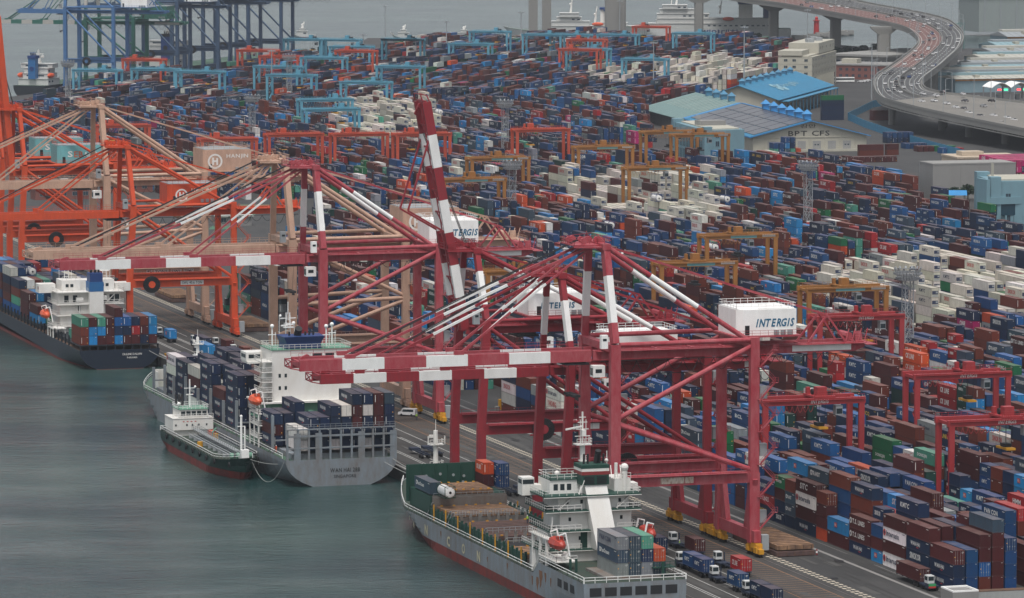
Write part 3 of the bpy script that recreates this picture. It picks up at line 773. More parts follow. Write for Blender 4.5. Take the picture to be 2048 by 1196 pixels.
CMESH = {}
def cont_parts(L, H):
    """shared meshes: body with real corrugations, doors with rods"""
    k = (L, H)
    if k in CMESH: return CMESH[k]
    w = W_C / 2; e = L / 2
    b = MB()
    # corner posts, rails, floor frame
    for sx in (-1, 1):
        for sy in (-1, 1): b.box(sx * w if sx < 0 else w - .13, -w + .13 if sx < 0 else w, -e if sy < 0 else e - .14, -e + .14 if sy < 0 else e, .01, H)
        x0, x1 = (-w, -w + .09) if sx < 0 else (w - .09, w)
        b.box(x0, x1, -e + .14, e - .14, .01, .17); b.box(x0, x1, -e + .14, e - .14, H - .09, H)
    for sy in (-1, 1):
        y0, y1 = (-e, -e + .09) if sy < 0 else (e - .09, e)
        b.box(-w + .13, w - .13, y0, y1, .01, .16); b.box(-w + .13, w - .13, y0, y1, H - .11, H)
    # corrugated sides and front end
    def corr(p0, dx, dy, n, nx, ny, z0, z1):
        vs = []; fs = []
        step = 1.0 / n
        prof = [(0, 0), (.25, 0), (.5, 1), (.75, 1)]
        pts = []
        for i in range(n):
            for t, d in prof: pts.append(((i + t) * step, d))
        pts.append((1, 0))
        for t, d in pts:
            x = p0[0] + dx * t - nx * (.03 + .05 * d); y = p0[1] + dy * t - ny * (.03 + .05 * d)
            vs += [(x, y, z0), (x, y, z1)]
        for i in range(len(pts) - 1):
            q = (2 * i, 2 * i + 2, 2 * i + 3, 2 * i + 1)
            fs.append(q)
        b.add(vs, fs)
    nL = int(round(L / .40))
    corr((-w, e - .14), 0, -(L - .28), nL, -1, 0, .17, H - .09)
    corr((w, -e + .14), 0, L - .28, nL, 1, 0, .17, H - .09)
    corr((w - .13, e), -(W_C - .26), 0, 6, 0, 1, .16, H - .11)
    # roof with shallow cross ribs
    vs = []; fs = []; n = int(L / .6)
    for i in range(n + 1):
        for t, d in ((0, 0), (.5, .025)):
            y = -e + .09 + (L - .18) * min(1, (i + t) / n)
            vs += [(-w + .09, y, H - .045 + d), (w - .09, y, H - .045 + d)]
    for i in range(2 * n + 1):
        fs.append((2 * i, 2 * i + 1, 2 * i + 3, 2 * i + 2))
    b.add(vs, fs)
    for sx in (-1, 1):
        for sy in (-1, 1):
            for z in (0, H - .12):
                cx = sx * (w - .085); cy = sy * (e - .085)
                b.box(cx - .09, cx + .09, cy - .09, cy + .09, z + .001, z + .125, 1)
    tmp = b.build('body', [M_cobj, M_cast]); body = tmp.data; bpy.data.objects.remove(tmp)
    ds = []
    for s in (-1, 1):
        d = MB()
        x0, x1 = (-w + .135, -.006) if s < 0 else (.006, w - .135)
        d.box(x0, x1, -e + .035, -e + .07, .165, H - .115)
        for zz in (.7, 1.35, 2.0): d.box(x0 + .05, x1 - .05, -e + .02, -e + .034, zz - .05, zz + .05)
        for t in (.28, .72):
            x = x0 + (x1 - x0) * t
            d.box(x - .022, x + .022, -e + .0, -e + .019, .1, H - .06, 1)
            d.box(x - .09, x + .09, -e - .012, -e + .001, .78, .98, 1)
        if s > 0:
            d.box(x0 + .55, x1 - .08, -e + .012, -e + .03, H - .42, H - .34, 2); d.box(x0 + .55, x1 - .2, -e + .012, -e + .03, H - .6, H - .53, 2)
        else:
            d.box(x0 + .1, x0 + .3, -e + .012, -e + .03, 1.45, 1.65, 3)
        tmp = d.build('door', [M_cobj, M_lock, M_cl_w, M_stick]); ds.append(tmp.data); bpy.data.objects.remove(tmp)
    # plain (front) end seen instead of doors
    c = MB()
    for i in range(6):
        x = -w + .14 + i * (W_C - .28) / 6
        c.box(x, x + .18, -e + .02, -e + .05, .165, H - .115)
    c.box(-w + .13, w - .13, -e + .05, -e + .08, .165, H - .115)
    c.box(w - .55, w - .22, -e + .01, -e + .019, H - .32, H - .25, 1)
    tmp = c.build('end_panel', [M_cobj, M_cl_w]); fe = tmp.data; bpy.data.objects.remove(tmp)
    # reefer machinery end
    c = MB()
    c.box(-w + .13, w - .13, -e + .05, -e + .08, .165, H - .115)
    c.box(-.95, .95, -e + .012, -e + .049, .9, 2.0, 1); c.box(-.8, -.1, -e + .002, -e + .011, 1.1, 1.8, 2); c.box(.15, .8, -e + .002, -e + .011, 1.3, 1.8, 3)
    c.box(-.9, .9, -e + .012, -e + .049, .25, .8, 3)
    tmp = c.build('refrigeration_unit', [M_cobj, M_black, M_dark, M_galv]); rf = tmp.data; bpy.data.objects.remove(tmp)
    CMESH[k] = (body, ds, fe, rf)
    return CMESH[k]

LMESH = {}
def letter_data(brand, L, H, cn):
    k = (brand, L, H, cn in ('white', 'cream', 'grey'))
    if k in LMESH: return LMESH[k]
    fw, fh = BIG.get(brand, (.36, .7)); e = L / 2; w = W_C / 2
    b = MB(); x = -w + .005 - .03
    wd = fw * 12.19 * (.62 if L < 8 else 1.12); fh = fh * (1.0 if L < 8 else 1.3)
    lightc = k[3]
    m = 1 if lightc else 0
    cy = 1.2 if L > 8 else .4; z = H * .55
    if brand in ('TEX', 'MLT', 'CMA', 'TRITON'): cy = e - .9; z = H * .82
    if brand == 'YANG MING': m = 2
    if brand == 'SINOKOR' and lightc: m = 2
    if brand == 'UNICO': m = 3
    if brand == 'PIL':
        b.add([(x, cy + .75, z - .5), (x, cy - .75, z - .5), (x, cy - .75, z + .5), (x, cy + .75, z + .5)], [(0, 1, 2, 3)], 2)
        b.text('PIL', (x - .02, cy, z), (0, -1, 0), (0, 0, 1), 1, 0, .01, .1, fitw=1.1, fith=.6)
    else:
        if brand in ('T.S. LINES', 'Interasia', 'TRANSIT', 'PanOcean'):
            r = fh * .62; cc = cy + wd / 2 + r * .9
            n = 12
            b.add([(x, cc + r * math.cos(2 * math.pi * i / n), z + r * math.sin(2 * math.pi * i / n)) for i in range(n)], [tuple(range(n))], 2 if brand == 'Interasia' else m)
            b.add([(x - .01, cc + r * .5 * math.cos(2 * math.pi * i / n), z + r * .5 * math.sin(2 * math.pi * i / n)) for i in range(n)], [tuple(range(n))], 1)
        b.text(brand, (x, cy - (.4 if brand in ('T.S. LINES', 'Interasia') else 0), z), (0, -1, 0), (0, 0, 1), 1, m, .035, .15 if brand in ('KMTC', 'SITC', 'CK LINE') else 0, fitw=wd, fith=fh)
        if brand == 'WAN HAI': b.add([(x, cy - wd * .1, z - fh * .9), (x, cy - wd * .35, z - fh * .9), (x, cy - wd * .35, z - fh * .7), (x, cy - wd * .1, z - fh * .7)], [(0, 1, 2, 3)], 2)
    # code block near the top corner
    b.add([(x, -e + 1.6, H - .42), (x, -e + .35, H - .42), (x, -e + .35, H - .30), (x, -e + 1.6, H - .30)], [(0, 1, 2, 3)], m)
    tmp = b.build('lettering', [M_cl_w, M_cl_k, M_cl_r, M_cl_y]); me = tmp.data; bpy.data.objects.remove(tmp)
    LMESH[k] = me; return me

def vary(c):
    f = random.uniform(.8, 1.2); return tuple(max(0, x * f * random.uniform(.94, 1.06)) for x in c) + (1.0,)
NCON = [0]
def container(x, y, z, L, H, cn, label, brand=None, end='door', rz=0, group='shipping containers', c=None):
    """one container as a thing of its own; origin bottom centre, near end towards -y"""
    body, ds, fe, rf = cont_parts(L, H)
    c = c or vary(PAL[cn])
    t = bpy.data.objects.new('shipping_container', None); col.objects.link(t); t.location = (x, y, z); t.rotation_euler = (0, 0, rz)
    tag(t, label, 'shipping container', group)
    o = bpy.data.objects.new('body', body); col.objects.link(o); o.parent = t; o.color = c
    if end == 'door':
        for d in ds: o = bpy.data.objects.new('door', d); col.objects.link(o); o.parent = t; o.color = c
    else:
        o = bpy.data.objects.new('end_panel' if end == 'plain' else 'refrigeration_unit', fe if end == 'plain' else rf); col.objects.link(o); o.parent = t; o.color = c
    if brand: o = bpy.data.objects.new('lettering', letter_data(brand, L, H, cn)); col.objects.link(o); o.parent = t
    NCON[0] += 1
    return t

# ---- the stacks of the yard
def inside(p, poly):
    x, y = p; r = False; n = len(poly)
    for i in range(n):
        x0, y0 = poly[i]; x1, y1 = poly[(i + 1) % n]
        if (y0 > y) != (y1 > y) and x < (x1 - x0) * (y - y0) / (y1 - y0) + x0: r = not r
    return r
NEAR = [(357.2, 858), (420, 845), (560, 845), (640, 1200), (672, 1560), (684, 1620), (700, 1700), (742, 1861), (722, 1930), (662, 1985), (690, 2110), (733, 2130), (762, 2240), (800, 2350), (790, 2395), (470, 2400),
        (428, 2300), (425, 2010), (447, 1885), (497, 1872), (447, 1682), (403, 1570), (396, 1480), (372, 1440), (357.0, 1440)]
GAPS = [[(357, 1163), (372.5, 1163), (372.5, 1211), (357, 1211)], [(600, 1400), (690, 1400), (690, 1352), (600, 1352)]]
FARP = [far(FQ, 46, -130), far(FQ, 46, 215), (812, 3078), (880, 3180), (957, 3203), (1074, 3142), (1125, 3030), (1115, 2930), (1060, 2840), (985, 2620), (845, 2455), (800, 2412), (470, 2412)]
REEF = [[(577, 1478), (624, 1436), (548, 1261), (524, 1283), (519, 1359), (548, 1433)], [(583, 1839), (630, 1867), (654, 1831), (570, 1579), (551, 1639)],
        [(629, 2340), (655, 2370), (690, 2350), (609, 2079), (561, 2094)], [(907, 2663), (979, 2795), (1030, 2800), (945, 2541), (878, 2507)], [(880, 2684), (930, 2740), (875, 2561), (839, 2561)]]
TANKS = [(490, 1470), (515, 1560), (560, 1640)]
def isreef(x, y):
    return any(inside((x, y), p) for p in REEF)

fwv = (math.sin(R(17.2)), math.cos(R(17.2)))
def seen(x, y):                       # rough view wedge so that nothing far outside the picture is built
    a = math.degrees(math.atan2(x, y)) - 17.2
    return -7.3 < a < 7.5

# manual first row beside the quay road, near to far: (length, [(colour, lettering) bottom to top])
ROW0 = [
 (40, [('navy', 'WAN HAI'), ('navy', 'WAN HAI'), ('maroon', 'TEX')]),
 (40, [('navy', None), ('navy', 'SINOKOR'), ('navy', 'WAN HAI'), ('maroon', 'TEX')]),
 (40, [('white', 'Interasia'), ('maroon', 'MLT'), ('white', 'Interasia'), ('maroon', 'TEX')]),
 (20, [('light blue', 'PIL'), ('maroon', None), ('blue', None)]),
 (40, [('navy', 'WAN HAI'), ('maroon', 'T.S. LINES'), ('maroon', 'T.S. LINES')]),
 (40, [('maroon', 'TEX'), ('light blue', 'PIL')]),
 (20, [('orange', None), ('maroon', None), ('maroon', 'TEX'), ('brown', None)]),
 (40, [('navy', 'WAN HAI'), ('maroon', 'MLT'), ('white', 'Interasia'), ('maroon', 'SITC')]),
 (20, [('navy', None), ('slate', 'TRANSIT'), ('slate', 'TRANSIT'), ('brown', None)]),
 (20, [('navy', 'SINOKOR'), ('navy', None), ('maroon', None), ('green', 'DONGJIN')]),
 (40, [('navy', 'UNICO'), ('red', 'T.S. LINES'), ('blue', 'TRANSIT')]),
]
ORD = ['', 'first', 'second', 'third', 'fourth', 'fifth', 'sixth', 'seventh', 'eighth', 'ninth', 'tenth', 'eleventh', 'twelfth', 'thirteenth', 'fourteenth', 'fifteenth', 'sixteenth', 'seventeenth', 'eighteenth', 'nineteenth', 'twentieth']
TENS = ['', '', 'twenty', 'thirty', 'forty', 'fifty', 'sixty', 'seventy', 'eighty', 'ninety']
def nth(i):
    if i < len(ORD): return ORD[i]
    if i >= 100: return 'hundred and ' + nth(i - 100) if i > 100 else 'hundredth'
    return TENS[i // 10][:-1] + 'ieth' if i % 10 == 0 else TENS[i // 10] + '-' + ORD[i % 10]

random.seed(21)
STACKS = {}       # (row, bay) -> dict
LASTC = ['navy']
def make_stack(L, hts, x, y, rz, reef, hero=None, prevc=None):
    tiers = []; z = .02
    base = LASTC[0] if random.random() < .38 else random.choices(NAMES, CW)[0]
    for k in range(hts):
        if hero: cn, br = hero[k]
        elif reef:
            cn = 'cream' if random.random() < .80 else random.choices(NAMES, CW)[0]; br = random.choice(['SINOKOR', 'KMTC', None, None, None, None]) if cn == 'cream' else None
        else:
            if random.random() > .50: base = random.choices(NAMES, CW)[0]
            cn = base; br = random.choice(BR[cn]) if random.random() < (.72 if cn not in ('maroon', 'brown') else .45) else None
        H = 2.591 if (L == 20 or random.random() < .35) else 2.896
        if reef and L == 40: H = 2.896
        tiers.append((z, H, cn, br, reef and cn == 'cream')); z += H + .01
    LASTC[0] = base
    return dict(L=L, t=tiers, x=x, y=y, rz=rz, top=z)

rows_x = []       # (x, group index)
for i in range(5): rows_x.append(358.45 + 2.78 * i)
k = 0
while 371.7 + 26.35 * k < 830:
    b0 = 371.7 + 26.35 * k
    for i in range(6): rows_x.append(b0 + 3.2 + 2.78 * i)
    k += 1
allst = []
BAY = 12.72
for ri, x in enumerate(rows_x):
    nb = int((2400 - 858) / BAY)
    wave = random.uniform(0, 6)
    y = 858.6
    hero = list(ROW0) if ri == 0 else []
    bi = 0; prevh = 3
    while y < 2395:
        if hero:
            ln, cl = hero.pop(0)
            Lm = 12.19 if ln == 40 else 6.058
            st = make_stack(ln, len(cl), x, y + Lm / 2, 0, False, cl); st['row'] = ri; st['bay'] = bi
            allst.append(st); STACKS[(ri, bi)] = st; bi += 1
            y += Lm + (.53 if ln == 40 else .30); continue
        yc = y + 6.1
        base_h = 3.5 + 1.1 * math.sin(x * .045 + 1.3) * math.sin(y * .021) + .6 * math.sin(y * .083 + x * .11)
        cross = (int((y - 858) / 215) != int((y + BAY - 858) / 215)) and ri > 4     # cross aisles
        ok = inside((x, yc), NEAR) and not any(inside((x, yc), q) for q in GAPS) and seen(x, yc) and not cross
        if ok:
            rf = isreef(x, yc)
            h = int(round(base_h + random.gauss(0, .55))) if random.random() < .85 else random.randint(1, 5)
            if ri < 5 and y < 960: h = random.choice([3, 4, 4, 5, 4])
            h = max(1, min(5 if y < 1900 else 6, h)); prevh = h
            if random.random() < .05 and y > 960: h = 0
            if random.random() < .33 and not rf:
                for q in (0, 1):
                    hh = max(0, h - (random.random() < .35))
                    if hh:
                        st = make_stack(20, hh, x, y + 3.03 + q * 6.13, 0, False); st['row'] = ri; st['bay'] = bi; st['half'] = q
                        allst.append(st); STACKS[(ri, bi, q)] = st
            elif h:
                st = make_stack(40, h, x, yc, 0, rf); st['row'] = ri; st['bay'] = bi
                allst.append(st); STACKS[(ri, bi)] = st
        bi += 1; y += BAY
# crosswise stacks that face the sea in the middle of the yard
def cross_stack(x, y, cols):
    for i, cl in enumerate(cols):
        st = make_stack(40, len(cl), x, y + i * 2.6, R(90), False, cl); st['row'] = -1; st['bay'] = 0; allst.append(st)
NF0 = len(allst)
# far yard, turned with the far quay
arow = []
k = 0
while 48 + 26.35 * k < 620:
    for i in range(6): arow.append(48 + 26.35 * k + 3.2 + 2.78 * i)
    k += 1
FRZ = -R(36)
for ri, a in enumerate(arow):
    b0 = -900.0; prevh = 3
    while b0 < 760:
        x, y = far(FQ, a, b0 + 6.1)
        cross = (int((b0 + 900) / 190) != int((b0 + BAY + 900) / 190))
        if inside((x, y), FARP) and seen(x, y) and not cross:
            rf = isreef(x, y)
            h = int(round(3.4 + 1.2 * math.sin(a * .05 + 2) * math.sin(b0 * .024) + .5 * math.sin(b0 * .07 + a * .13) + random.gauss(0, .4)))
            h = max(1, min(5, h)); prevh = h
            if random.random() < .05: h = 0
            if h: 
                st = make_stack(40, h, x, y, FRZ, rf); st['row'] = 1000 + ri; st['bay'] = int((b0 + 900) / BAY); allst.append(st); STACKS[(1000 + ri, st['bay'])] = st
        b0 += BAY
def ntop(r, b_, half=None):
    st = STACKS.get((r, b_)); 
    if st: return st['top']
    t = [STACKS[(r, b_, q)]['top'] for q in (0, 1) if (r, b_, q) in STACKS]
    if len(t) == 2: return min(t)
    return 0
same_block = lambda r: (r % 1000 >= 5 and (r - 5) % 6 != 0) or (r < 5 and r > 0) if r < 1000 else ((r - 1000) % 6 != 0)
vis = []
for st in allst:
    r, b_ = st['row'], st['bay']
    left = ntop(r - 1, b_) if (r >= 0 and same_block(r)) else 0
    near = ntop(r, b_ - 1) if r >= 0 and r != 0 else 0
    if r == 0: near = 0
    for i, t in enumerate(st['t']):
        top = i == len(st['t']) - 1
        if top or t[0] + t[1] > left + .4 or t[0] + t[1] > near + .4:
            vis.append((math.hypot(st['x'], st['y']), st, i, t[0] + t[1] > left + .4))
vis.sort(key=lambda v: v[0])
# ---- queue of every visible container; the nearest 300 become things, the others one mass
QUEUE = []
def want(x, y, z, L, H, cn, brand, end, rz, label, group, d=None):
    QUEUE.append((d if d is not None else math.hypot(x, y), x, y, z, 12.19 if L == 40 else (6.058 if L == 20 else 13.7), H, cn, brand, end, rz, label, group))
for d, st, i, leftopen in vis:
    z, H, cn, br, rf = st['t'][i]
    L = st['L']; r = st['row']
    if r >= 0 and r < 1000:
        hf = '' if L == 40 else ' short'
        if 'half' in st: hf = ' near-half' if st['half'] == 0 else ' far-half'
        lab = '%s%s container, %s tier, %s row from quay road, %s stack up the yard' % (cn, hf, nth(i + 1), nth(r + 1), nth(st['bay'] + 1))
    else: lab = None
    end = 'reefer' if rf else ('door' if random.random() < .25 else 'plain')
    want(st['x'], st['y'], z, L, H, cn, br if leftopen or r < 0 or r >= 1000 else None, end, st['rz'], lab, 'containers stacked in the yard', d)

def flush_containers():
    QUEUE.sort(key=lambda q: q[0])
    n = 0; rest = []
    for q in QUEUE:
        if n < 300 and q[10]:
            container(q[1], q[2], q[3], q[4], q[5], q[6], q[10], q[7], q[8], q[9], q[11]); n += 1
        else: rest.append(q)
    # ---- the rest, joined
    V = []; F = []; UV = []; DM = []; C = []; off = 0
    N = len(rest)
    sgn = np.array([(-1, -1, 0), (1, -1, 0), (1, 1, 0), (-1, 1, 0), (-1, -1, 1), (1, -1, 1), (1, 1, 1), (-1, 1, 1)], float)
    faces = np.array([(3, 0, 4, 7), (0, 1, 5, 4), (1, 2, 6, 5), (2, 3, 7, 6), (4, 5, 6, 7)])
    P = np.array([(q[1], q[2], q[3]) for q in rest]); D = np.array([(W_C / 2, q[4] / 2, q[5]) for q in rest]); A = np.array([q[9] for q in rest])
    col_ = np.array([vary(PAL[q[6]]) for q in rest])
    loc = sgn[None] * D[:, None, :]
    ca, sa = np.cos(A)[:, None], np.sin(A)[:, None]
    X = loc[..., 0] * ca - loc[..., 1] * sa + P[:, None, 0]; Y = loc[..., 0] * sa + loc[..., 1] * ca + P[:, None, 1]; Z = loc[..., 2] + P[:, None, 2]
    verts = np.stack([X, Y, Z], -1).reshape(-1, 3)
    fc = (faces[None] + (np.arange(N) * 8)[:, None, None]).reshape(-1, 4)
    Lq = D[:, 1] * 2; Wq = D[:, 0] * 2; Hq = D[:, 2]; z0 = np.zeros(N)
    def fuv(u, v): return np.stack([np.stack([z0, z0], -1), np.stack([u, z0], -1), np.stack([u, v], -1), np.stack([z0, v], -1)], 1)
    uvs = np.stack([fuv(Lq, Hq), fuv(Wq, Hq), fuv(Lq, Hq), fuv(Wq, Hq), fuv(Wq, Lq)], 1)       # roof: ribs run across
    uvs[:, 4] = np.stack([np.stack([z0, z0], -1), np.stack([z0, Wq], -1), np.stack([Lq, Wq], -1), np.stack([Lq, z0], -1)], 1)
    dm = np.stack([np.stack([Lq, Hq], -1), np.stack([Wq, Hq], -1), np.stack([Lq, Hq], -1), np.stack([Wq, Hq], -1), np.stack([Lq, Wq], -1)], 1)
    dm = np.repeat(dm[:, :, None, :], 4, 2)
    cc = np.repeat(col_, 20, 0)
    # lettering and end details
    ev = []; ef = []; em = []; base = len(verts)
    for q in rest:
        d, x, y, z, L, H, cn, br, end, rz = q[:10]
        c, s = math.cos(rz), math.sin(rz)
        farq = rz < -.1
        if br and d < 2700:
            me = letter_data(br, L, H, cn)
            b0 = base + len(ev)
            for p in me.vertices:
                px, py, pz = p.co
                if farq: px, py = -px, -py                  # the far yard turns its other side to us
                ev.append((x + px * c - py * s, y + px * s + py * c, z + pz))
            for p in me.polygons: ef.append(tuple(b0 + i for i in p.vertices)); em.append(p.material_index + 1)
        def quad(x0, x1, zz0, zz1, m, dy=.02):
            b0 = base + len(ev); yy = -L / 2 - dy
            for px, pz in ((x0, zz0), (x1, zz0), (x1, zz1), (x0, zz1)): ev.append((x + px * c - yy * s, y + px * s + yy * c, z + pz))
            ef.append((b0, b0 + 1, b0 + 2, b0 + 3)); em.append(m)
        if d < 2600:
            if end == 'reefer': quad(-.95, .95, .9, 2.0, 2); quad(.2, .85, 1.3, 1.8, 5, .03); quad(-.9, .9, .25, .7, 5)
            else:
                quad(.62, .95, H - .42, H - .32, 1)
                if random.random() < .4: quad(-.9, -.78, .5, H - .4, 1)
                if random.random() < .3: quad(.7, .92, .5, .72, 6)
                if end == 'door': quad(-.02, .02, .15, H - .12, 2)
    me = bpy.data.meshes.new('shipping_containers')
    allv = np.concatenate([verts, np.array(ev)]) if ev else verts
    nb = len(fc)
    me.from_pydata([tuple(v) for v in allv], [], [tuple(f) for f in fc] + ef)
    for m in (M_cstuff, M_cl_w, M_cl_k, M_cl_r, M_cl_y, M_galv, M_stick): me.materials.append(m)
    me.polygons.foreach_set('material_index', [0] * nb + em)
    nl = len(me.loops)
    u1 = me.uv_layers.new(name='UVMap'); u2 = me.uv_layers.new(name='Dims')
    a = np.zeros((nl, 2), np.float32); a[:nb * 4] = uvs.reshape(-1, 2); u1.data.foreach_set('uv', a.ravel())
    a = np.zeros((nl, 2), np.float32); a[:nb * 4] = dm.reshape(-1, 2); u2.data.foreach_set('uv', a.ravel())
    ca_ = me.color_attributes.new('Col', 'FLOAT_COLOR', 'CORNER')
    a = np.ones((nl, 4), np.float32); a[:nb * 4] = cc; ca_.data.foreach_set('color', a.ravel())
    o = bpy.data.objects.new('shipping_containers', me); col.objects.link(o)
    tag(o, 'the many farther stacked containers in navy, brown, white and other colours filling the terminal', 'containers', kind='stuff')
    print('containers: things', n, 'joined', N, 'tris', nb * 2 + len(ef))
# ------------------------------------------------------------------ rubber-tyred and rail gantry cranes of the yard
M_rtgred = paint('gantry_red', (.36, .035, .04), .5, .5, rust=(.16, .03, .03))
M_rtgor = paint('gantry_orange_red', (.50, .075, .035), .5, .45, rust=(.25, .045, .03))
M_rtgyel = paint('gantry_ochre', (.34, .145, .032), .55, .6, rust=(.20, .09, .03))
M_rtgblue = paint('gantry_sky_blue', (.10, .30, .40), .5, .4, rust=(.08, .24, .33))
def rtg(c, style, span=23.5, ht=21.0, ln=7.4, txt=None, trol=.6, side=-1, plate=None):
    K = thing('gantry_crane', 'x', 'gantry crane')
    lg = .95
    for x in (0, span):
        for y in (0, ln):
            b = MB()
            b.beam((x, y, 1.6), (x, y, ht - 1.4), lg, lg * 1.1, 0, lg * .9, lg * 1.4)
            b.build('leg', [c], K)
        b = MB(); b.box(x - .55, x + .55, -1.6, ln + 1.6, .95, 1.9); b.build('sill_beam', [c], K)
        for y in (-.6, ln + .6):
            b = MB()
            for d in (-.8, .8): b.tube((x - .4, y + d, .62), (x + .4, y + d, .62), .6, 10)
            b.build('wheel', [M_dark], K)
    for i, y in enumerate((.1, ln - .1)):
        b = MB(); b.box(-.9, span + .9, y - .5, y + .5, ht - 1.5, ht - .1)
        yy = y - .52 if i == 0 else y + .5
        if plate and i == 0: b.box(span * .34, span * .72, y - .53, y - .505, ht - 1.25, ht - .35, 1)
        b.build('top_girder', [c, M_turq], K)
    b = MB()
    for y in (-.75, ln + .35): b.box(-.5, span + .5, y, y + .45, ht - .5, ht - .42)
    b.rail([(-.5, -.7, ht - .42), (span + .5, -.7, ht - .42)], 1.1, 1.5, .07)
    b.rail([(-.5, ln + .7, ht - .42), (span + .5, ln + .7, ht - .42)], 1.1, 1.5, .07)
    for x in (0, span): b.box(x - .3, x + .3, .61, ln - .61, ht - 1.3, ht - .6)
    b.build('walkway', [c], K)
    tx = span * trol
    b = MB()
    b.box(tx - 2.6, tx + 2.6, -.2, ln + .2, ht - .05, ht + .35); b.box(tx - 1.5, tx + .8, 1, 3.4, ht + .35, ht + 2.3)
    b.box(tx + .9, tx + 2.4, 1.4, 4.8, ht + .35, ht + 1.3, 1); b.tube((tx - 1.8, 4, ht + 1), (tx + .7, 4, ht + 1), .75, 10, 1)
    b.box(tx - 2.4, tx - 1.6, 5.2, 6.4, ht + .35, ht + 1.9); b.rail([(tx - 2.5, -.1, ht + .35), (tx + 2.5, -.1, ht + .35)], 1.1, 1.0, .07)
    for sx in (-1.6, 1.6):
        for sy in (1.6, ln - 1.6): b.beam((tx + sx * .5, sy, ht), (tx + sx * .4, sy + (ln / 2 - sy) * .2, ht - 6.6), .07, .07, 1)
    T = b.build('trolley', [c, M_black], K)
    b = MB(); b.box(tx - 1.1, tx + 1.1, ln / 2 - 3, ln / 2 + 3, ht - 7.4, ht - 6.9); b.box(tx - .8, tx + .8, ln / 2 - 1.2, ln / 2 + 1.2, ht - 6.9, ht - 6.1, 1)
    b.build('spreader', [M_black if style == 'ochre' else M_yellow, M_black], T)
    b = MB(); b.box(tx + 2.7, tx + 4.3, -.1, 1.9, ht - 4.1, ht - 1.9); b.box(tx + 2.8, tx + 4.2, -.14, -.11, ht - 3.8, ht - 2.6, 1)
    b.build('operator_cab', [M_galv, M_glass], T)
    b = MB(); b.box(-1.7, -.6, 1.5, ln - 1.5, 1.0, 3.2) if side < 0 else b.box(span + .6, span + 1.7, 1.5, ln - 1.5, 1.0, 3.2)
    b.build('power_unit', [M_galv if style != 'blue' else c], K)
    b = MB()
    z = 2; k = 0
    while z < ht - 3: b.beam((.9, 1 + (k % 2) * 3.6, z), (.9, 4.6 - (k % 2) * 3.6, z + 3), .5, .1); z += 3; k += 1
    for i in range(8):
        x0 = 1 + i * 1.3; 
        for t in range(4): b.beam((x0 + t * .33, -.9, ht - 1.6 - 1.5 * math.sin(math.pi * t / 4)), (x0 + (t + 1) * .33, -.9, ht - 1.6 - 1.5 * math.sin(math.pi * (t + 1) / 4)), .08)
    b.build('ladder', [c], K)
    if txt:
        b = MB(); b.text(txt, (span * (.56 if style == 'red' else .4), -.42, ht - .8), (1, 0, 0), (0, 0, 1), 1, 0, .02, .25 if style == 'red' else 0, fitw=4.4 if style == 'red' else 5.4, fith=.85)
        b.build('lettering', [M_letw], K)
    if plate:
        b = MB(); b.box(span * .8, span * .99, -.44, -.41, ht - 1.0, ht - .3); b.build('name_plate', [M_sign], K)
    return reg(K)
def put_rtgs(proto, items, group):
    for i, (x, y, rz, lab) in enumerate(items):
        if i == 0:
            proto.location = (x, y, 0); proto.rotation_euler = (0, 0, rz); proto['label'] = lab; proto['group'] = group
        else: dup(proto, (x, y, 0), rz, lab, group)
A = lambda k: 371.9 + 26.35 * k
put_rtgs(rtg(M_rtgred, 'red', txt='INTERGIS', trol=.62), [
    (A(0), 1006, 0, 'red yard gantry crane over the first block behind the nearest quay crane'),
    (A(1), 959, 0, 'red yard gantry crane cut by the right edge of the picture'),
    (A(2), 1044, 0, 'red yard gantry crane right of the lattice light tower, over dark containers'),
    (A(3), 1178, 0, 'red yard gantry crane half hidden behind the back end of the nearest quay crane')], 'red yard gantry cranes')
put_rtgs(rtg(M_rtgyel, 'ochre', trol=.5, plate=1), [
    (A(4) - 1, 1253, 0, 'ochre yard gantry crane just left of the nearest lattice light tower'),
    (A(5) + 4, 1428, 0, 'ochre yard gantry crane with turquoise stripe standing alone among brown containers'),
    (A(3) + 11, 1340, 0, 'ochre yard gantry crane behind the white machinery house of the nearest quay crane'),
    (A(8) - .7, 1727, 0, 'ochre yard gantry crane in front of the white refrigerated containers'),
    (A(9) - 8, 1849, 0, 'ochre yard gantry crane at the far end of the white refrigerated containers'),
    (A(11) + 4, 1912, 0, 'nearer of the two ochre gantry cranes by the light blue office'),
    (A(11) - 2, 1935, 0, 'farther of the two ochre gantry cranes by the light blue office'),
    (A(6) + 10, 1798, 0, 'ochre yard gantry crane behind the upper lattice light tower'),
    (A(5) - 7, 1690, 0, 'ochre yard gantry crane right beside the raised red boom'),
    (A(1) + 6, 1330, 0, 'ochre yard gantry crane seen through the legs of the beige crane')], 'ochre yard gantry cranes')
ORT = [(611, 1966, 0, 'bright red yard gantry crane standing behind the stacked dark green containers')]
for i, (x, y, w) in enumerate([(442, 2048, 'far left, behind the beige machinery house'), (465, 1945, 'left of the tall lattice tower, above the beige house'), (499.5, 1966, 'directly behind the top of the beige crane'),
        (527, 1960, 'with power units on its legs, left of the raised boom'), (553, 1953, 'half hidden by the raised red boom')]):
    ORT.append((x, y, 0, 'orange-red yard gantry crane ' + w))
FRT = [(587, 2649, 'just behind the light blue gantries at far left'), (677, 2740, 'behind the slate blue quay cranes'), (671, 2662, 'second behind the slate blue quay cranes'), (731, 2716, 'left of the slim light mast at centre top'), (909, 2819, 'farther of a pair before the white patrol ship'), (864, 2695, 'nearer of a pair before the white patrol ship'), (1012, 2996, 'by the wide bridge pier at the waterfront')]
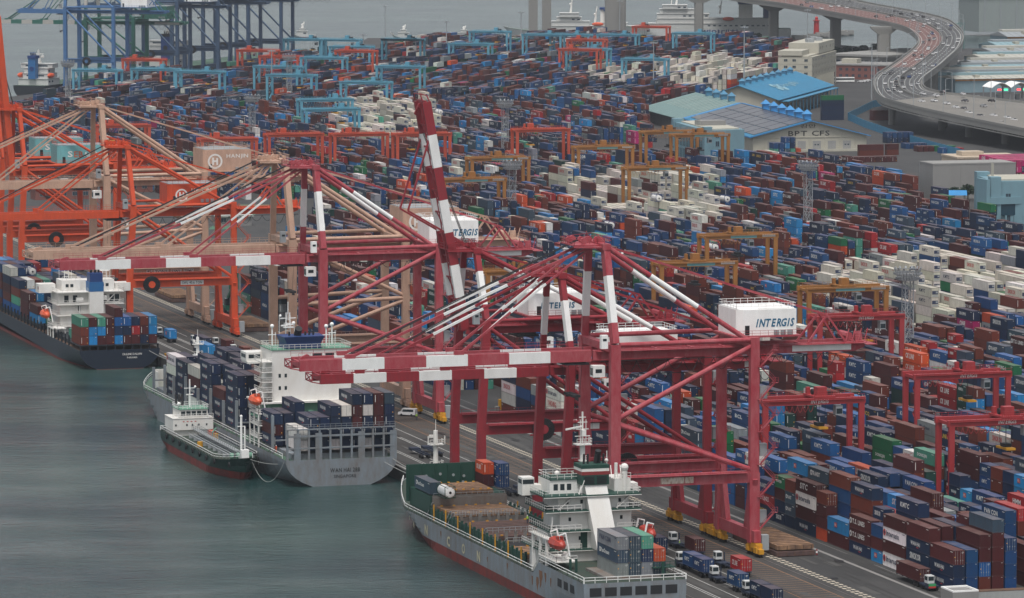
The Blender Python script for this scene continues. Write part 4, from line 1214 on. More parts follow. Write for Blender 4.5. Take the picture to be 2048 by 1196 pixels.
FBL = [(535, 2539, 'leftmost, behind the small light tower'), (568, 2541, 'second from the left'), (585, 2507, 'third from the left'), (639, 2548, 'behind the middle lattice tower'), (623, 2456, 'in front of the middle lattice tower'), (741, 2878, 'below the far slate blue quay crane'), (761, 2865, 'at the far waterfront, sharing a line with its neighbour'), (800, 2860, 'at the far waterfront left of centre'), (704, 2528, 'over the centre of the far yard'), (822, 2786, 'left of the slim mast in front of the patrol ship'), (885, 2952, 'in front of the bow of the patrol ship'), (921, 2892, 'in front of the patrol ship funnels'), (950, 2883, 'in front of the wide bridge pier'), (862, 2571, 'beside the white refrigerated stacks'), (1004, 2891, 'in front of the white ferry'), (642, 2375, 'above the tank containers'), (580, 2219, 'farther of a close pair over refrigerated boxes'), (562, 2141, 'nearer of a close pair over refrigerated boxes')]
put_rtgs(rtg(M_rtgor, 'orange', trol=.3), [ORT[0]] + ORT[1:] + [(x, y, FRZ, 'orange-red far gantry crane ' + t) for x, y, t in FRT], 'orange-red yard gantry cranes')
FBL[15:15] = [(742, 2770, 'left of the tall mast in the far yard centre'), (800, 2860, 'in the far yard centre behind the tall mast'), (905, 2900, 'between the slim masts of the far yard'), (690, 2640, 'above the middle lattice tower'), (870, 2700, 'left of the white refrigerated stacks')]
put_rtgs(rtg(M_rtgblue, 'blue', trol=.7, span=25.5), [(x, y, FRZ if i < 21 else 0, 'light blue gantry crane ' + t) for i, (x, y, t) in enumerate(FBL)], 'light blue gantry cranes of the far yard')
# ------------------------------------------------------------------ lattice light towers and slim masts
def lattice_tower(h, w=2.4, sign=False):
    K = thing('light_tower', 'x', 'light tower')
    b = MB(); hw = w / 2
    for sx in (-1, 1):
        for sy in (-1, 1): b.box(sx * hw - .11, sx * hw + .11, sy * hw - .11, sy * hw + .11, 0, h)
    z = 0; k = 0
    while z < h - .5:
        z2 = min(z + 2.2, h)
        for s in (-1, 1):
            b.beam((-hw, s * hw, z if k % 2 else z2), (hw, s * hw, z2 if k % 2 else z), .10); b.beam((s * hw, -hw, z if k % 2 else z2), (s * hw, hw, z2 if k % 2 else z), .10)
            b.beam((-hw, s * hw, z2), (hw, s * hw, z2), .1); b.beam((s * hw, -hw, z2), (s * hw, hw, z2), .1)
        z = z2; k += 1
    z = 1; k = 0
    while z < h - 3: b.beam((-.5 + (k % 2), -.3, z), (.5 - (k % 2), .3, z + 2), .35, .06); z += 2; k += 1
    b.build('mast', [M_galv], K)
    b = MB(); n = 24
    for zz, r in ((h - .2, 2.6), (h + 1.2, 3.4), (h + 2.6, 3.6)):
        for i in range(n):
            a0, a1 = 2 * math.pi * i / n, 2 * math.pi * (i + 1) / n
            b.beam((r * math.cos(a0), r * math.sin(a0), zz), (r * math.cos(a1), r * math.sin(a1), zz), .14)
    for i in range(n):
        a0 = 2 * math.pi * i / n; c, s = math.cos(a0), math.sin(a0)
        b.beam((2.6 * c, 2.6 * s, h - .2), (3.6 * c, 3.6 * s, h + 2.6), .10); b.beam((hw * c, hw * s, h - .2), (2.6 * c, 2.6 * s, h - .2), .09)
    b.tube((0, 0, h - .3), (0, 0, h - .15), 2.5, 16)
    b.tube((0, 0, h - .14), (0, 0, h + 1.4), 1.3, 10)
    b.build('lamp_gallery', [M_steel_grey], K)
    b = MB()
    for i in range(n):
        a0 = 2 * math.pi * (i + .5) / n; c, s = math.cos(a0), math.sin(a0)
        for zz, r in ((h + .3, 3.0), (h + 1.6, 3.6)):
            b.cbox((r * c, r * s, zz), (.6, .6, .55), 1)
    for i in range(14):
        a0 = 2 * math.pi * i / 14; b.beam((3.6 * math.cos(a0), 3.6 * math.sin(a0), h + 2.6), (3.9 * math.cos(a0), 3.9 * math.sin(a0), h + 3.3), .5, .1)
    b.build('floodlights', [M_galv, M_steel_grey], K)
    b = MB(); b.box(-hw - .4, hw * .4, -hw - .2, -hw - .14, 6, 9); b.box(-hw - .2, hw * .2, -hw - .23, -hw - .21, 6.4, 7.2, 1); b.box(-hw - .2, hw * .2, -hw - .23, -hw - .21, 7.7, 8.5, 1)
    b.build('safety_board', [M_sign, M_cl_r], K)
    return reg(K)
LT = [(481, 1190, 29, 'nearest and largest lattice light tower, rising out of the yard at right'), (611, 1609, 27.5, 'lattice light tower in front of the low grey gatehouse'), (524, 1693, 24, 'lattice light tower just right of the raised red boom, lower one'),
      (614, 1994, 29, 'lattice light tower just right of the raised red boom, upper one'), (535, 2138, 25, 'lattice light tower behind the beige machinery house'), (647, 2502, 26, 'lattice light tower among the far light blue gantries'),
      (513, 2449, 27, 'lattice light tower at far left beside the moored ship')]
for x, y, h, lab in LT:
    k = lattice_tower(h); k.location = (x, y, 0); k['label'] = lab; k['group'] = 'lattice light towers'
def mast():
    K = thing('light_mast', 'x', 'light mast', group='slim light masts')
    b = MB(); b.tube((0, 0, 0), (0, 0, 1), .42, 8, 0, .28); b.build('pole', [M_galv], K)
    b = MB()
    for i in range(10):
        a = 2 * math.pi * i / 10; b.beam((0, 0, 0), (1.8 * math.cos(a), 1.8 * math.sin(a), .1), .12); b.cbox((1.9 * math.cos(a), 1.9 * math.sin(a), -.1), (.7, .7, .5))
    b.tube((0, 0, -.2), (0, 0, .5), .6, 8); b.build('lamp_head', [M_galv], K)
    return reg(K)
PM = [(636, 2934, 19, 'at the foot of the blue quay crane'), (704, 2946, 24, 'white, between the blue quay cranes'), (638, 2505, 31, 'beside the middle lattice tower'), (778, 2825, 25, 'left of centre in the far yard'),
      (929, 3403 - 90, 24, 'at the far waterfront left of centre'), (863, 2931, 28, 'in the far yard before the small white boat'), (925, 2968, 32, 'in front of the bridge piers'), (869, 2536, 31, 'beside the white refrigerated stacks'),
      (901, 2474, 42, 'tall, beside the blue roofed shed'), (1071, 3200, 30, 'in front of the patrol ship funnels'), (978, 2476, 32, 'beside the elevated road bend'), (1100, 2900, 34, 'in front of the cream office block')]
pm = mast()
for i, (x, y, h, w) in enumerate(PM):
    k = pm if i == 0 else dup(pm, (0, 0, 0), 0)
    k.location = (x, y, 0); k['label'] = 'slim light mast ' + w
    ch = [c for c in (KID[pm.name] if i == 0 else k.children)]
    for c in ch:
        if c.name.startswith('pole'): c.scale = (1, 1, h)
        else: c.location = (0, 0, h)
# ------------------------------------------------------------------ ships
M_hullgrey = paint('hull_grey', (.20, .235, .265), .5, .75, scale=.45, rust=(.15, .125, .11))
M_hullred = paint('antifouling_red', (.19, .028, .022), .7, .9, scale=.5, rust=(.075, .03, .028))
M_hullnavy = paint('hull_navy', (.012, .020, .036), .45, .35, scale=.3)
M_hullgreen = paint('hull_green', (.008, .036, .030), .5, .5, scale=.5)
M_hullblack = paint('hull_black', (.014, .018, .024), .5, .3)
M_deckgreen = paint('deck_green', (.05, .13, .09), .8, .6, scale=.8, rust=(.10, .07, .05))
M_deckdk = paint('deck_dark_green', (.025, .055, .042), .8, .7, scale=.8, rust=(.06, .04, .03))
M_ddgreen = paint('bulwark_green', (.012, .055, .040), .55, .4)
M_super = paint('ship_white', (.70, .69, .66), .45, .35, scale=.35, rust=(.50, .44, .36))
M_hatch = paint('rusty_hatch', (.30, .175, .095), .85, 1.0, scale=.5, rust=(.09, .055, .045), streak=False)
M_hatchd = paint('rusty_hatch_dark', (.12, .07, .06), .85, .9, scale=.6, rust=(.06, .04, .04), streak=False)
M_mint = paint('mint_deck', (.13, .28, .20), .7, .4)
M_fblu = paint('funnel_blue', (.015, .045, .16), .45, .2)
M_mblue = paint('funnel_mid_blue', (.02, .12, .30), .45, .3)
M_lred = paint('funnel_red', (.22, .03, .03), .5, .4)
M_coam = paint('hatch_coaming', (.18, .18, .17), .7, .8, scale=.5, rust=(.14, .08, .05))

def hull(name, K, L, B, zd, zred, mats, zlev=None, rake=9, ent=34, stern_k=.86, stern_l=26, sheer=1.2, deckm=None, step=None, trim=0, bex=.55):
    """lofted hull: local y from the stern (0) to the bow (L)"""
    zs = [-4.2, -3.2, zred] + [zred + (zd - zred) * q for q in (.15, .32, .5, .68, .86)] + [zd]
    n = 44; V = []; ys = [L * i / n for i in range(n + 1)]
    for i, y in enumerate(ys):
        up = 0
        for j, z in enumerate(zs):
            t = max(0, min(1, (z + 4.2) / (zd + 4.2)))
            ws = 1.0
            if y < stern_l: ws = 1 - stern_k * (1 - y / stern_l) ** 1.3 * (1 - (1 - (1 - t) ** 2.2) ** .62)
            ye = L - rake * (1 - t)
            u = max(0, min(1, (ye - y) / (ent * (1.15 - .35 * t))))
            wb = u ** bex if u > 0 else 0
            w = B / 2 * ws * wb
            zz = z + (sheer * max(0, (y - L * .8) / (L * .2)) ** 2 if j >= 4 else 0)
            if step and y < step[0] and j >= 7: zz += step[1]
            if j == 2: zz += trim * (y / L)
            V.append((w, min(y, ye), zz))
    m = len(zs)
    b = MB()
    b.v = [(x, y, z) for x, y, z in V] + [(-x, y, z) for x, y, z in V]
    N = len(V)
    for i in range(n):
        for j in range(m - 1):
            mi = 1 if j < 2 else 0
            q = (i * m + j, (i + 1) * m + j, (i + 1) * m + j + 1, i * m + j + 1)
            b.f.append(q); b.m.append(mi)
            b.f.append(tuple(N + a for a in q[::-1])); b.m.append(mi)
    for j in range(m - 1):                                  # transom
        b.f.append((j, j + 1, N + j + 1, N + j)); b.m.append(1 if j < 2 else 0)
    for i in range(n):                                      # deck, just below the edge
        a = len(b.v)
        for ii in (i, i + 1):
            x, y, z = V[ii * m + m - 1]; b.v += [(x, y, z - .12), (-x, y, z - .12)]
        b.f.append((a, a + 2, a + 3, a + 1)); b.m.append(2)
    H = b.build('hull', mats, K)
    edge_ = [V[i * m + m - 1] for i in range(n + 1)]
    return H, edge_

def deckrail(K, edge_, m=None, inset=.15, skip=0):
    for s in (1, -1):
        b = MB(); b.rail([(s * max(0, x - inset), y - (.1 if i else -.1), z) for i, (x, y, z) in enumerate(edge_[:-1]) if i >= skip], 1.15, 2.6, .10); b.build('railing', [m or M_white], K)
    if not skip: 
        b = MB(); x, y, z = edge_[0]; b.rail([(-x, y + .15, z), (x, y + .15, z)], 1.15, 2.2, .10); b.build('railing', [m or M_white], K)

def lifeboat(K, x, y, z, s=1, m=None):
    b = MB()
    prof = [(-4, .25), (-3.4, .85), (-2, 1.25), (1.5, 1.3), (3.2, .9), (4, .3)]
    vs = []; fs = []
    for yy, r in prof:
        for k in range(8):
            t = 2 * math.pi * k / 8; vs.append((x + r * math.cos(t), y + yy, z + r * 1.05 * math.sin(t) * (1 if math.sin(t) > 0 else .9)))
    for i in range(len(prof) - 1):
        for k in range(8): a = i * 8; fs.append((a + k, a + (k + 1) % 8, a + 8 + (k + 1) % 8, a + 8 + k))
    b.add(vs, fs); b.add([vs[k] for k in range(8)], [tuple(range(7, -1, -1))]); b.add([vs[40 + k] for k in range(8)], [tuple(range(8))])
    b.box(x - .6, x + .6, y - 2.6, y - 1.2, z + 1.0, z + 1.7)
    b.build('lifeboat', [m or M_orange_boat], K)
    for yy in (-2.8, 2.8):
        b = MB()
        b.beam((x - s * 1.8, y + yy, z - 2.2), (x - s * .9, y + yy, z + 2.4), .28); b.beam((x - s * .9, y + yy, z + 2.4), (x + s * .5, y + yy, z + 2.0), .22)
        b.beam((x + s * .4, y + yy, z + 2.0), (x + s * .2, y + yy * .9, z + 1.0), .08)
        b.build('davit', [M_white], K)

def radar_mast(K, x, y, z, h, m=None):
    b = MB()
    for s in (-.45, .45):
        b.beam((x + s * 1.4, y, z), (x + s, y, z + h * .75), .2)
    for k in range(int(h * .75 / .9)): b.beam((x - .6, y, z + .9 * (k + 1) - .2), (x + .6, y, z + .9 * (k + 1) - .2), .12)
    b.beam((x, y, z + h * .7), (x, y, z + h), .16); b.beam((x - 2, y, z + h * .62), (x + 2, y, z + h * .62), .18)
    b.beam((x - 1.8, y - .3, z + h * .45), (x + 1.2, y - .6, z + h * .48), .3, .3); b.sphere((x + 1.4, y, z + h * .5), .45); b.sphere((x - 1.9, y, z + h * .68), .3)
    b.box(x - 1.2, x + 1.2, y - .9, y + .4, z + h * .40, z + h * .42)
    b.rail([(x - 1.2, y - .9, z + h * .42), (x + 1.2, y - .9, z + h * .42)], 1, .8, .07)
    b.beam((x + 1.6, y, z), (x + 1.6, y, z + h * .5), .1); b.beam((x - 2.2, y, z), (x - 2.2, y, z + h * .7), .08)
    b.build('radar_mast', [m or M_white], K)

def ship_block(K, ship, X0, Y0, z0, ncol, blk, cols, pitch=2.52, L=40, aft=None, group=None, endk='door', seedc=None):
    """cols: list of per-column lists of (colour, lettering), bottom to top; x counts from the sea side"""
    Lm = 12.19 if L == 40 else 6.058
    for j, cl in enumerate(cols):
        for t, e in enumerate(cl):
            if e is None: continue
            H = 2.591
            vis_ = t == len(cl) - 1 or j == 0 or t >= len(cols[j - 1]) or aft is None or t >= aft[min(j, len(aft) - 1)]
            if not vis_: continue
            cn, br = e
            want(X0 + pitch * (j + .5), Y0 + Lm / 2, z0 + t * (H + .02), L, H, cn, br if (j == 0 or t >= len(cols[j - 1])) else None, endk, 0,
                 '%s container on %s, %s block from stern, %s column from sea, %s tier' % (cn, ship, nth(blk), nth(j + 1), nth(t + 1)), group)

# ---- the grey ship in the middle
WH = thing('container_ship', 'light grey container ship with white bridge and blue funnel, moored in the middle', 'ship', (287.6, 1064.5, 0))
H, E_ = hull('hull', WH, 179, 27, 3.4, -3.0, [M_hullgrey, M_hullred, M_deckgreen], stern_k=.93, stern_l=34)
b = MB(); b.text('WAN HAI 288', (0.8, -.06, .7), (1, 0, 0), (0, 0, 1), 1, 0, .012, 0, fitw=7.2, fith=1.0)
b.text('SINGAPORE', (.8, -.06, -.75), (1, 0, 0), (0, 0, 1), 1, 0, .008, 0, fitw=5.4, fith=.75)
b.build('ship_name', [M_letk], H)
b = MB(); b.text('WAN HAI LINES', (-13.56, 70, .2), (0, -1, 0), (0, 0, 1), 1, 0, .03, 0, fitw=66, fith=3.6); b.build('company_name', [M_fblu], H)
deckrail(WH, E_, skip=1)
b = MB()                                   # lashing bridge across the stern
for i in range(11):
    x = -13 + 2.6 * i; b.box(x - .22, x + .22, .3, .9, 3.3, 10.4)
    if i in (1, 3, 7, 10): b.box(x - 1.0, x + .6, .35, .8, 3.3, 9.6)
b.box(-13.2, 13.2, .28, 1.0, 8.7, 9.1); b.box(-13.2, 13.2, .28, 1.0, 5.9, 6.2); b.box(-13.2, 13.2, .2, 1.2, 10.4, 10.6)
b.rail([(-13.2, .3, 10.6), (13.2, .3, 10.6)], 1.1, 1.3, .09)
b.build('lashing_bridge', [M_hullgrey], WH)
for y in (14.5, 27.6, 50, 63.5, 77, 90.5, 104, 117.5, 131, 144):
    b = MB()
    w = 13.0 if y < 150 else 10
    if y > 130: w = 12.2
    for s in (-1, 1): b.box(s * w - .3, s * w + .3, y - .45, y + .45, 3.3, 9.8 + (y % 3))
    b.box(-w, w, y - .3, y + .3, 6.2, 6.5)
    b.build('cell_guide', [M_hullgrey], WH)
b = MB()
for y0, y1 in ((1.4, 14), (15, 27), (50.5, 63), (64, 76.5), (77.5, 90), (91, 103.5), (104.5, 117), (118, 130.5), (131.5, 143.5)):
    b = MB(); b.box(-11.6, 11.6, y0, y1, 3.2, 4.6)
    b.build('hatch_cover', [M_hullgrey], WH)
b = MB()                                   # deckhouse
b.box(-9, 12.2, 33.6, 45.5, 3.2, 13.0, 1); b.box(-11, 13.2, 32.2, 46, 9.0, 9.25, 1); b.box(-11.5, 13.3, 32.0, 46, 12.9, 13.3, 0)
b.box(-8.1, 11.6, 34.0, 45.2, 13.3, 25.6, 0); b.box(-8.3, 11.8, 33.8, 45.4, 25.6, 25.8, 1)
b.box(-11.8, 13.6, 43.5, 49.5, 21.5, 22.0, 0); b.box(-12, 14, 44, 49.6, 22.0, 24.2, 0); b.box(-12.03, -12.01, 44.6, 49, 22.8, 23.7, 2); b.box(-11.4, -8.5, 43.96, 43.99, 22.8, 23.7, 2); b.box(12, 13.8, 43.96, 43.99, 22.8, 23.7, 2)
for z in (16, 19): 
    for x in (-6.5, -5): b.box(x, x + .6, 33.97, 33.99, z, z + .9, 2)
b.box(2.0, 4.4, 33.96, 33.99, 23.0, 24.6, 2); b.box(5.2, 7.4, 33.96, 33.99, 23.0, 24.6, 2)
for x in (-7, -3, 1, 5, 9): b.cbox((x, 32.0, 10.6), (1.2, .8, .9), 1)
SH = b.build('deckhouse', [M_super, M_mint, M_glass], WH)
b = MB()
for z in (13.3, 15.7, 18.1, 20.5, 23):
    b.box(-11, -8.15, 33, 40, z - .15, z); b.rail([(-8.2, 33, z), (-11, 33, z), (-11, 40, z)], 1.1, 1.2, .09)
    b.beam((-10.6, 34, z), (-10.6, 37.5, z - 2.3), .6, .1)
b.rail([(-8.1, 33.9, 25.8), (11.7, 33.9, 25.8), (11.7, 45, 25.8), (-8.1, 45, 25.8), (-8.1, 33.9, 25.8)], 1.1, 1.4, .09)
b.build('balcony', [M_super], SH)
b = MB()                                   # funnel top
b.prism([(-4.4, 34.2), (4.2, 34.2), (4.8, 40), (-4.8, 40)], 25.85, 27.2); b.add([(-4.4, 34.2, 27.2), (4.2, 34.2, 27.2), (4.8, 40, 27.2), (-4.8, 40, 27.2), (-5.2, 33.4, 28.8), (5, 33.4, 28.8), (5.4, 40.6, 28.8), (-5.4, 40.6, 28.8)], [(0, 1, 5, 4), (1, 2, 6, 5), (2, 3, 7, 6), (3, 0, 4, 7), (4, 5, 6, 7)])
b.tube((-1, 37, 28.8), (-1, 35.5, 30.6), .9, 12, 1)
for x in (1, 2, 3, -3): b.tube((x, 37, 28.8), (x, 37, 29.7), .25, 8, 1)
b.build('funnel', [M_fblu, M_black], WH)
radar_mast(WH, -1.5, 44, 25.8, 10.5)
for x, y in ((-6, 42), (9, 42), (6.5, 38)):
    b = MB(); b.beam((x, y, 25.8), (x, y, 30.5), .3); b.sphere((x, y, 30.7), .5); b.beam((x - 1, y, 28.6), (x + 1, y, 28.6), .2); b.beam((x + .8, y, 25.8), (x + .8, y, 29.2), .12)
    b.build('aerial', [M_white], WH)
lifeboat(WH, -13.2, 30.5, 14.2, -1)
b = MB()
for z in (5.6, 8.6, 11.4): b.box(-13.6, -10.4, 26, 35, z - .2, z); b.rail([(-10.4, 26, z), (-13.5, 26, z), (-13.5, 35, z), (-10.4, 35, z)], 1.1, 1.2, .09)
for y in (26.2, 30.5, 34.8): b.box(-13.6, -13.3, y - .15, y + .15, 3.3, 11.4); b.box(-10.7, -10.4, y - .15, y + .15, 3.3, 11.4)
b.beam((-12, 27, 8.6), (-12, 31, 11.4), .6, .1); b.beam((-12, 31, 5.6), (-12, 27, 8.6), .6, .1)
b.build('boat_platform', [M_super], WH)
b = MB(); b.tube((4, 162, 4), (4, 162, 15.5), .55, 10, 0, .4); b.box(2.8, 5.2, 161, 163, 10.5, 10.7); b.rail([(2.8, 161, 10.7), (5.2, 161, 10.7), (5.2, 163, 10.7)], 1, .8, .09)
b.box(2.6, 5.4, 161.2, 162.8, 13.4, 13.6); b.rail([(2.6, 161, 13.6), (5.4, 161, 13.6)], 1, .8, .09)
b.cbox((3, 162, 14.4), (.6, .6, .6)); b.beam((4, 162, 15.5), (4, 162, 17.5), .1)
b.build('fore_mast', [M_white], WH)
b = MB(); b.box(-10.2, 9.2, 153, 153.3, 3.5, 8.2); b.box(-10.2, -9.9, 148, 153, 3.5, 8.0)
for x in range(-9, 10, 3): b.box(x - .12, x + .12, 152.5, 153, 3.6, 8)
b.build('breakwater', [M_super], WH)
navyW = ('navy', 'WAN HAI'); mar = ('maroon', None); wht = ('white', None); GW = 'containers on the grey ship'
SB = [[], [('white', None)], [navyW] * 2, [navyW] * 2, [navyW, ('navy', None), navyW], [navyW, ('navy', None), ('white', None)], [('navy', None), ('maroon', None), ('maroon', None), navyW], [('navy', None), ('navy', None), ('white', None), navyW],
    [('navy', None), mar, mar, ('maroon', None)], [('navy', None), ('navy', None), ('navy', None), ('slate', None)]]
ship_block(WH, 'grey ship', 274.9, 1066.2, 5.3, 10, 1, [[]] + [[('navy', None) if q % 3 else ('white', None)] + c for q, c in enumerate(SB[1:])], pitch=2.62, group=GW)
ship_block(WH, 'grey ship', 274.9, 1079.8, 4.8, 10, 2, [[navyW, mar, navyW], [navyW, ('navy', None), navyW], [navyW, mar, ('navy', None), navyW], [navyW], [mar], [('navy', None)], [('slate', None)], [navyW], [mar], [('white', None)]], pitch=2.62, aft=[0] * 4 + [3] * 6, group=GW)
fwdb = [(1115, [5, 5, 5, 5, 5, 5, 6, 6, 5, 5]), (1128.6, [3, 5, 4, 4, 4, 5, 6, 6, 5, 5]), (1142, [5, 5, 4, 5, 4, 4, 5, 5, 5, 4]), (1155.6, [4, 5, 4, 4, 5, 4, 5, 4, 4, 4]), (1169, [4, 3, 4, 4, 5, 5, 4, 4, 4, 3]), (1182.6, [4, 4, 3, 2, 3, 4, 4, 4, 3, 3]), (1196, [2, 3, 3, 3, 2, 3])]
random.seed(3)
prev = [0] * 10
for i, (y0, hs) in enumerate(fwdb):
    cols = []
    for j, h in enumerate(hs):
        cl = [navyW if random.random() < .82 else random.choice([mar, ('white', None), ('maroon', 'TEX')]) for _ in range(h)]
        if i == 1 and j == 0: cl[-1] = ('maroon', None)
        if i == 0 and j == 3: cl[-1] = ('white', 'SINOKOR'); 
        if i == 6 and j == 0: cl = [('maroon', None), ('white', 'Interasia')]
        if i == 5 and j == 0: cl[-1] = ('white', 'Interasia')
        cols.append(cl)
    ship_block(WH, 'grey ship', 274.9 + (.0 if i < 5 else .8 if i == 5 else 3), y0, 4.75, 10, i + 3, cols, pitch=2.62 if i < 5 else 2.52, aft=prev, group=GW)
    prev = hs + [0, 0]

# ---- the nearest ship with open hatches
PC = thing('container_ship', 'nearest container ship, grey hull over red, rusty hatches and a tall white bridge', 'ship', (290.6, 858, 0))
H, E_ = hull('hull', PC, 160, 21, 2.9, -1.0, [M_hullgrey, M_hullred, M_deckdk], rake=12, ent=42, sheer=2.4, step=(31, 2.6), bex=.68)
b = MB()
def pw(y, t=.68): u = max(0, min(1, (160 - 12 * (1 - t) - y) / (42 * (1.15 - .35 * t)))); return 10.5 * u ** .68
for ch, y in zip('PANCON', (131, 120, 109, 92, 81, 70)):
    w0, w1 = pw(y + 1.2), pw(y - 1.2); t_ = Vector((-(w1 - w0), -2.4, 0)).normalized()
    b.text(ch, (-pw(y) - .1, y, .6), t_, (0, 0, 1), 1, 0, .03, 0, fitw=2.3, fith=2.2)
b.build('company_name', [paint('lettering_cream', (.55, .50, .34), .6, .4, scale=2)], H)
for i in range(6):
    b = MB(); x0 = -9.3 + 3.1 * i; b.prism([(0, 0), (2.4, 0), (2.4, .06), (0, .06)], 2.9, 4.6); b.v = [(x + x0, y - .05, z) for x, y, z in b.v]
    b.build('mooring_port', [M_black], H)
for k in range(3): b = MB(); b.box(-10.53, -10.51, 6 + k * 4, 8.6 + k * 4, 2.6, 4.2); b.build('mooring_port', [M_black], H)
b = MB()                                    # rust stains on the plating
for y, z, w, h in ((27.5, 1.4, 2.2, 5.2), (29.6, .6, 1.6, 3.6), (24.4, 2.4, 1.2, 3.2), (33, .8, 1.0, 2.6), (50, 1.2, .8, 2.0), (64, .6, .7, 1.6), (98, 1.0, .9, 1.8), (21, 2.0, .7, 3)):
    n = 7
    pts = [(-10.53, y + w * (random.random() - .5) * .3 - w * .5 * math.cos(math.pi * i / n), z + h / 2 - h * (1 - abs(2 * i / n - 1)) * random.uniform(.6, 1)) for i in range(n + 1)]
    b.add(pts, [tuple(range(len(pts)))])
b.build('rust_stain', [paint('rust_streak', (.20, .10, .055), .9, .8, scale=1.2, rust=(.12, .07, .045))], H)
deckrail(PC, E_)
b = MB()
for s in (-1, 1):
    b.box(s * 8.9 - .15, s * 8.9 + .15, 42, 112, 2.8, 5.0)
for y in range(42, 112, 3):
    for s in (-1, 1): b.box(s * 9.05 - .25, s * 9.05 + .25, y, y + .3, 2.8, 5.6)
b.build('hatch_coaming', [M_ddgreen], PC)
b = MB()
for s in (-1, 1):
    for y in range(44, 112, 9): b.box(s * 9.4 - .12, s * 9.4 + .12, y, y + .25, 2.8, 6.3)
b.build('coaming_stay', [M_yellow], PC)
def hatch(y0, y1, z, mt, w=8.3, split=True):
    K = thing('hatch_cover', 'x', 'hatch cover'); 
    return K
for i, (y0, y1, z, mt, w) in enumerate(((112.5, 124.5, 7.6, M_hatch, 5.6), (99.5, 111.0, 4.5, M_hatch, 7.6), (74, 95.5, 3.2, M_hatchd, 8.4), (46, 57, 3.6, M_hatch, 8.2))):
    for s in (-1, 1):
        b = MB(); x0, x1 = (-w, -.06) if s < 0 else (.06, w)
        b.box(x0, x1, y0, y1, z, z + .8)
        k = y0 + 1.4
        while k < y1 - 1: b.box(x0 + .2, x1 - .2, k, k + .16, z + .8, z + .86, 1); k += 2.0
        for xx in (x0 + 1, (x0 + x1) / 2, x1 - 1):
            for yy in (y0 + .3, y1 - .3): b.cbox((xx, yy, z + .9), (.5, .35, .3), 2)
        for q in range(4): b.box(x0 + .4 + q * (w - .8) / 4, x0 + .55 + q * (w - .8) / 4, y0 - .12, y0 - .01, z - 1.2, z + .6, 1)
        b.build('hatch_cover', [mt, M_rust, M_yellow], PC)
b = MB()
for y, z0, z1 in ((112.2, 2.8, 7.5), (99.2, 2.8, 4.4), (73.5, 2.8, 3.1), (57.8, 2.8, 3.2), (45.6, 2.8, 3.5), (111.6, 2.8, 7.2)):
    b = MB(); b.box(-8.3, 8.3, y - .25, y + .05, z0, z1); b.build('hold_bulkhead', [M_coam], PC)
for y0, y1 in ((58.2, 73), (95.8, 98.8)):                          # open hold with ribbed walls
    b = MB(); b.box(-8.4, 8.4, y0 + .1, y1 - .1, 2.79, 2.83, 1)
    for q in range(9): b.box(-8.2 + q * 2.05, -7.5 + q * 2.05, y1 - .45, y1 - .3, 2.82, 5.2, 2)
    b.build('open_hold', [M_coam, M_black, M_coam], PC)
for y in (112.6, 99, 97, 73, 58.5):
    b = MB(); b.rail([(-8, y - .6, 5.0 if y < 100 else 6.9), (8, y - .6, 5.0 if y < 100 else 6.9)], 1.1, 1.2, .08)
    b.beam((-9.5, y, 2.9), (-8.5, y - 1.6, 6.2), .5, .1)
    b.build('hatch_railing', [M_galv], PC)
b = MB(); b.box(-9.4, 9.6, 128.6, 128.9, 4.2, 12.2)                # green breakwater
for x in range(-9, 10, 3): b.box(x - .1, x + .1, 128.2, 128.6, 4.2, 12)
b.box(-8.6, 8.6, 112.6, 128.5, 3.4, 7.3, 0)
for x, z in ((-5, 9.6), (-1.8, 9.9), (-3.8, 8.4), (1.2, 9.6), (3.6, 9.3), (3.4, 8.0), (-1.9, 8.0)): b.tube((x, 128.15, z), (x, 128.1, z), .32, 10, 1)
b.build('breakwater', [M_ddgreen, M_galv], PC)
b = MB(); b.tube((1.5, 143, 4.2), (1.5, 143, 17.6), .62, 10, 0, .5); b.tube((1.5, 143, 4.2), (1.5, 143, 7.6), .9, 8, 1)
for z in (9.6, 14.4): b.box(-.1, 3.1, 142, 144, z, z + .2); b.rail([(-.1, 142, z + .2), (3.1, 142, z + .2), (3.1, 144, z + .2)], 1, .8, .1)
for x in (-.4, 3.4): b.beam((x, 142.4, 14.5), (x, 142.4, 16.4), .22)
b.beam((1.5, 143, 17.6), (1.5, 143, 20), .12); b.cbox((.3, 142.4, 16.4), (.9, .7, .6))
b.build('fore_mast', [M_super, paint('mast_cream', (.6, .45, .25), .6, .3)], PC)
# bridge house
b = MB()
b.box(-8.6, 9.4, 28.4, 41, 2.9, 7.8); b.box(-7.0, 9.0, 28.8, 41, 7.8, 11.6); b.box(-6.0, 9.0, 29.2, 40, 11.6, 15.6); b.box(-6.2, 8.6, 29.6, 39, 15.6, 18.6)
b.box(-7.4, 3.0, 31.5, 39, 18.6, 21.4); b.box(6.2, 9.6, 31.5, 38, 18.6, 21.2)
for z, x0, x1 in ((7.8, -10.2, 10.2), (11.6, -8.6, 10.2), (15.6, -9.4, 10.6), (18.6, -9.8, 10.6)): b.box(x0, x1, 27.6, 41.6, z - .12, z + .12, 1); b.box(x0 - .02, x1 + .02, 27.55, 27.7, z - .25, z - .13, 0)
b.box(-11.4, -7.4, 37, 40, 17.8, 19.8, 0); b.prism([(-11.4, 37), (-8.9, 37), (-8.9, 40), (-11.4, 40)], 19.8, 21.4, 0); b.box(-11.3, -9.0, 36.96, 36.99, 20.1, 21.0, 2); b.box(-11.43, -11.41, 37.3, 39.7, 20.1, 21.0, 2)
b.box(9.6, 13, 37, 40, 17.6, 19.4, 0)
for x in (-6.6, -5.2, -3.8): b.box(x, x + .9, 31.46, 31.49, 19.3, 20.6, 2)
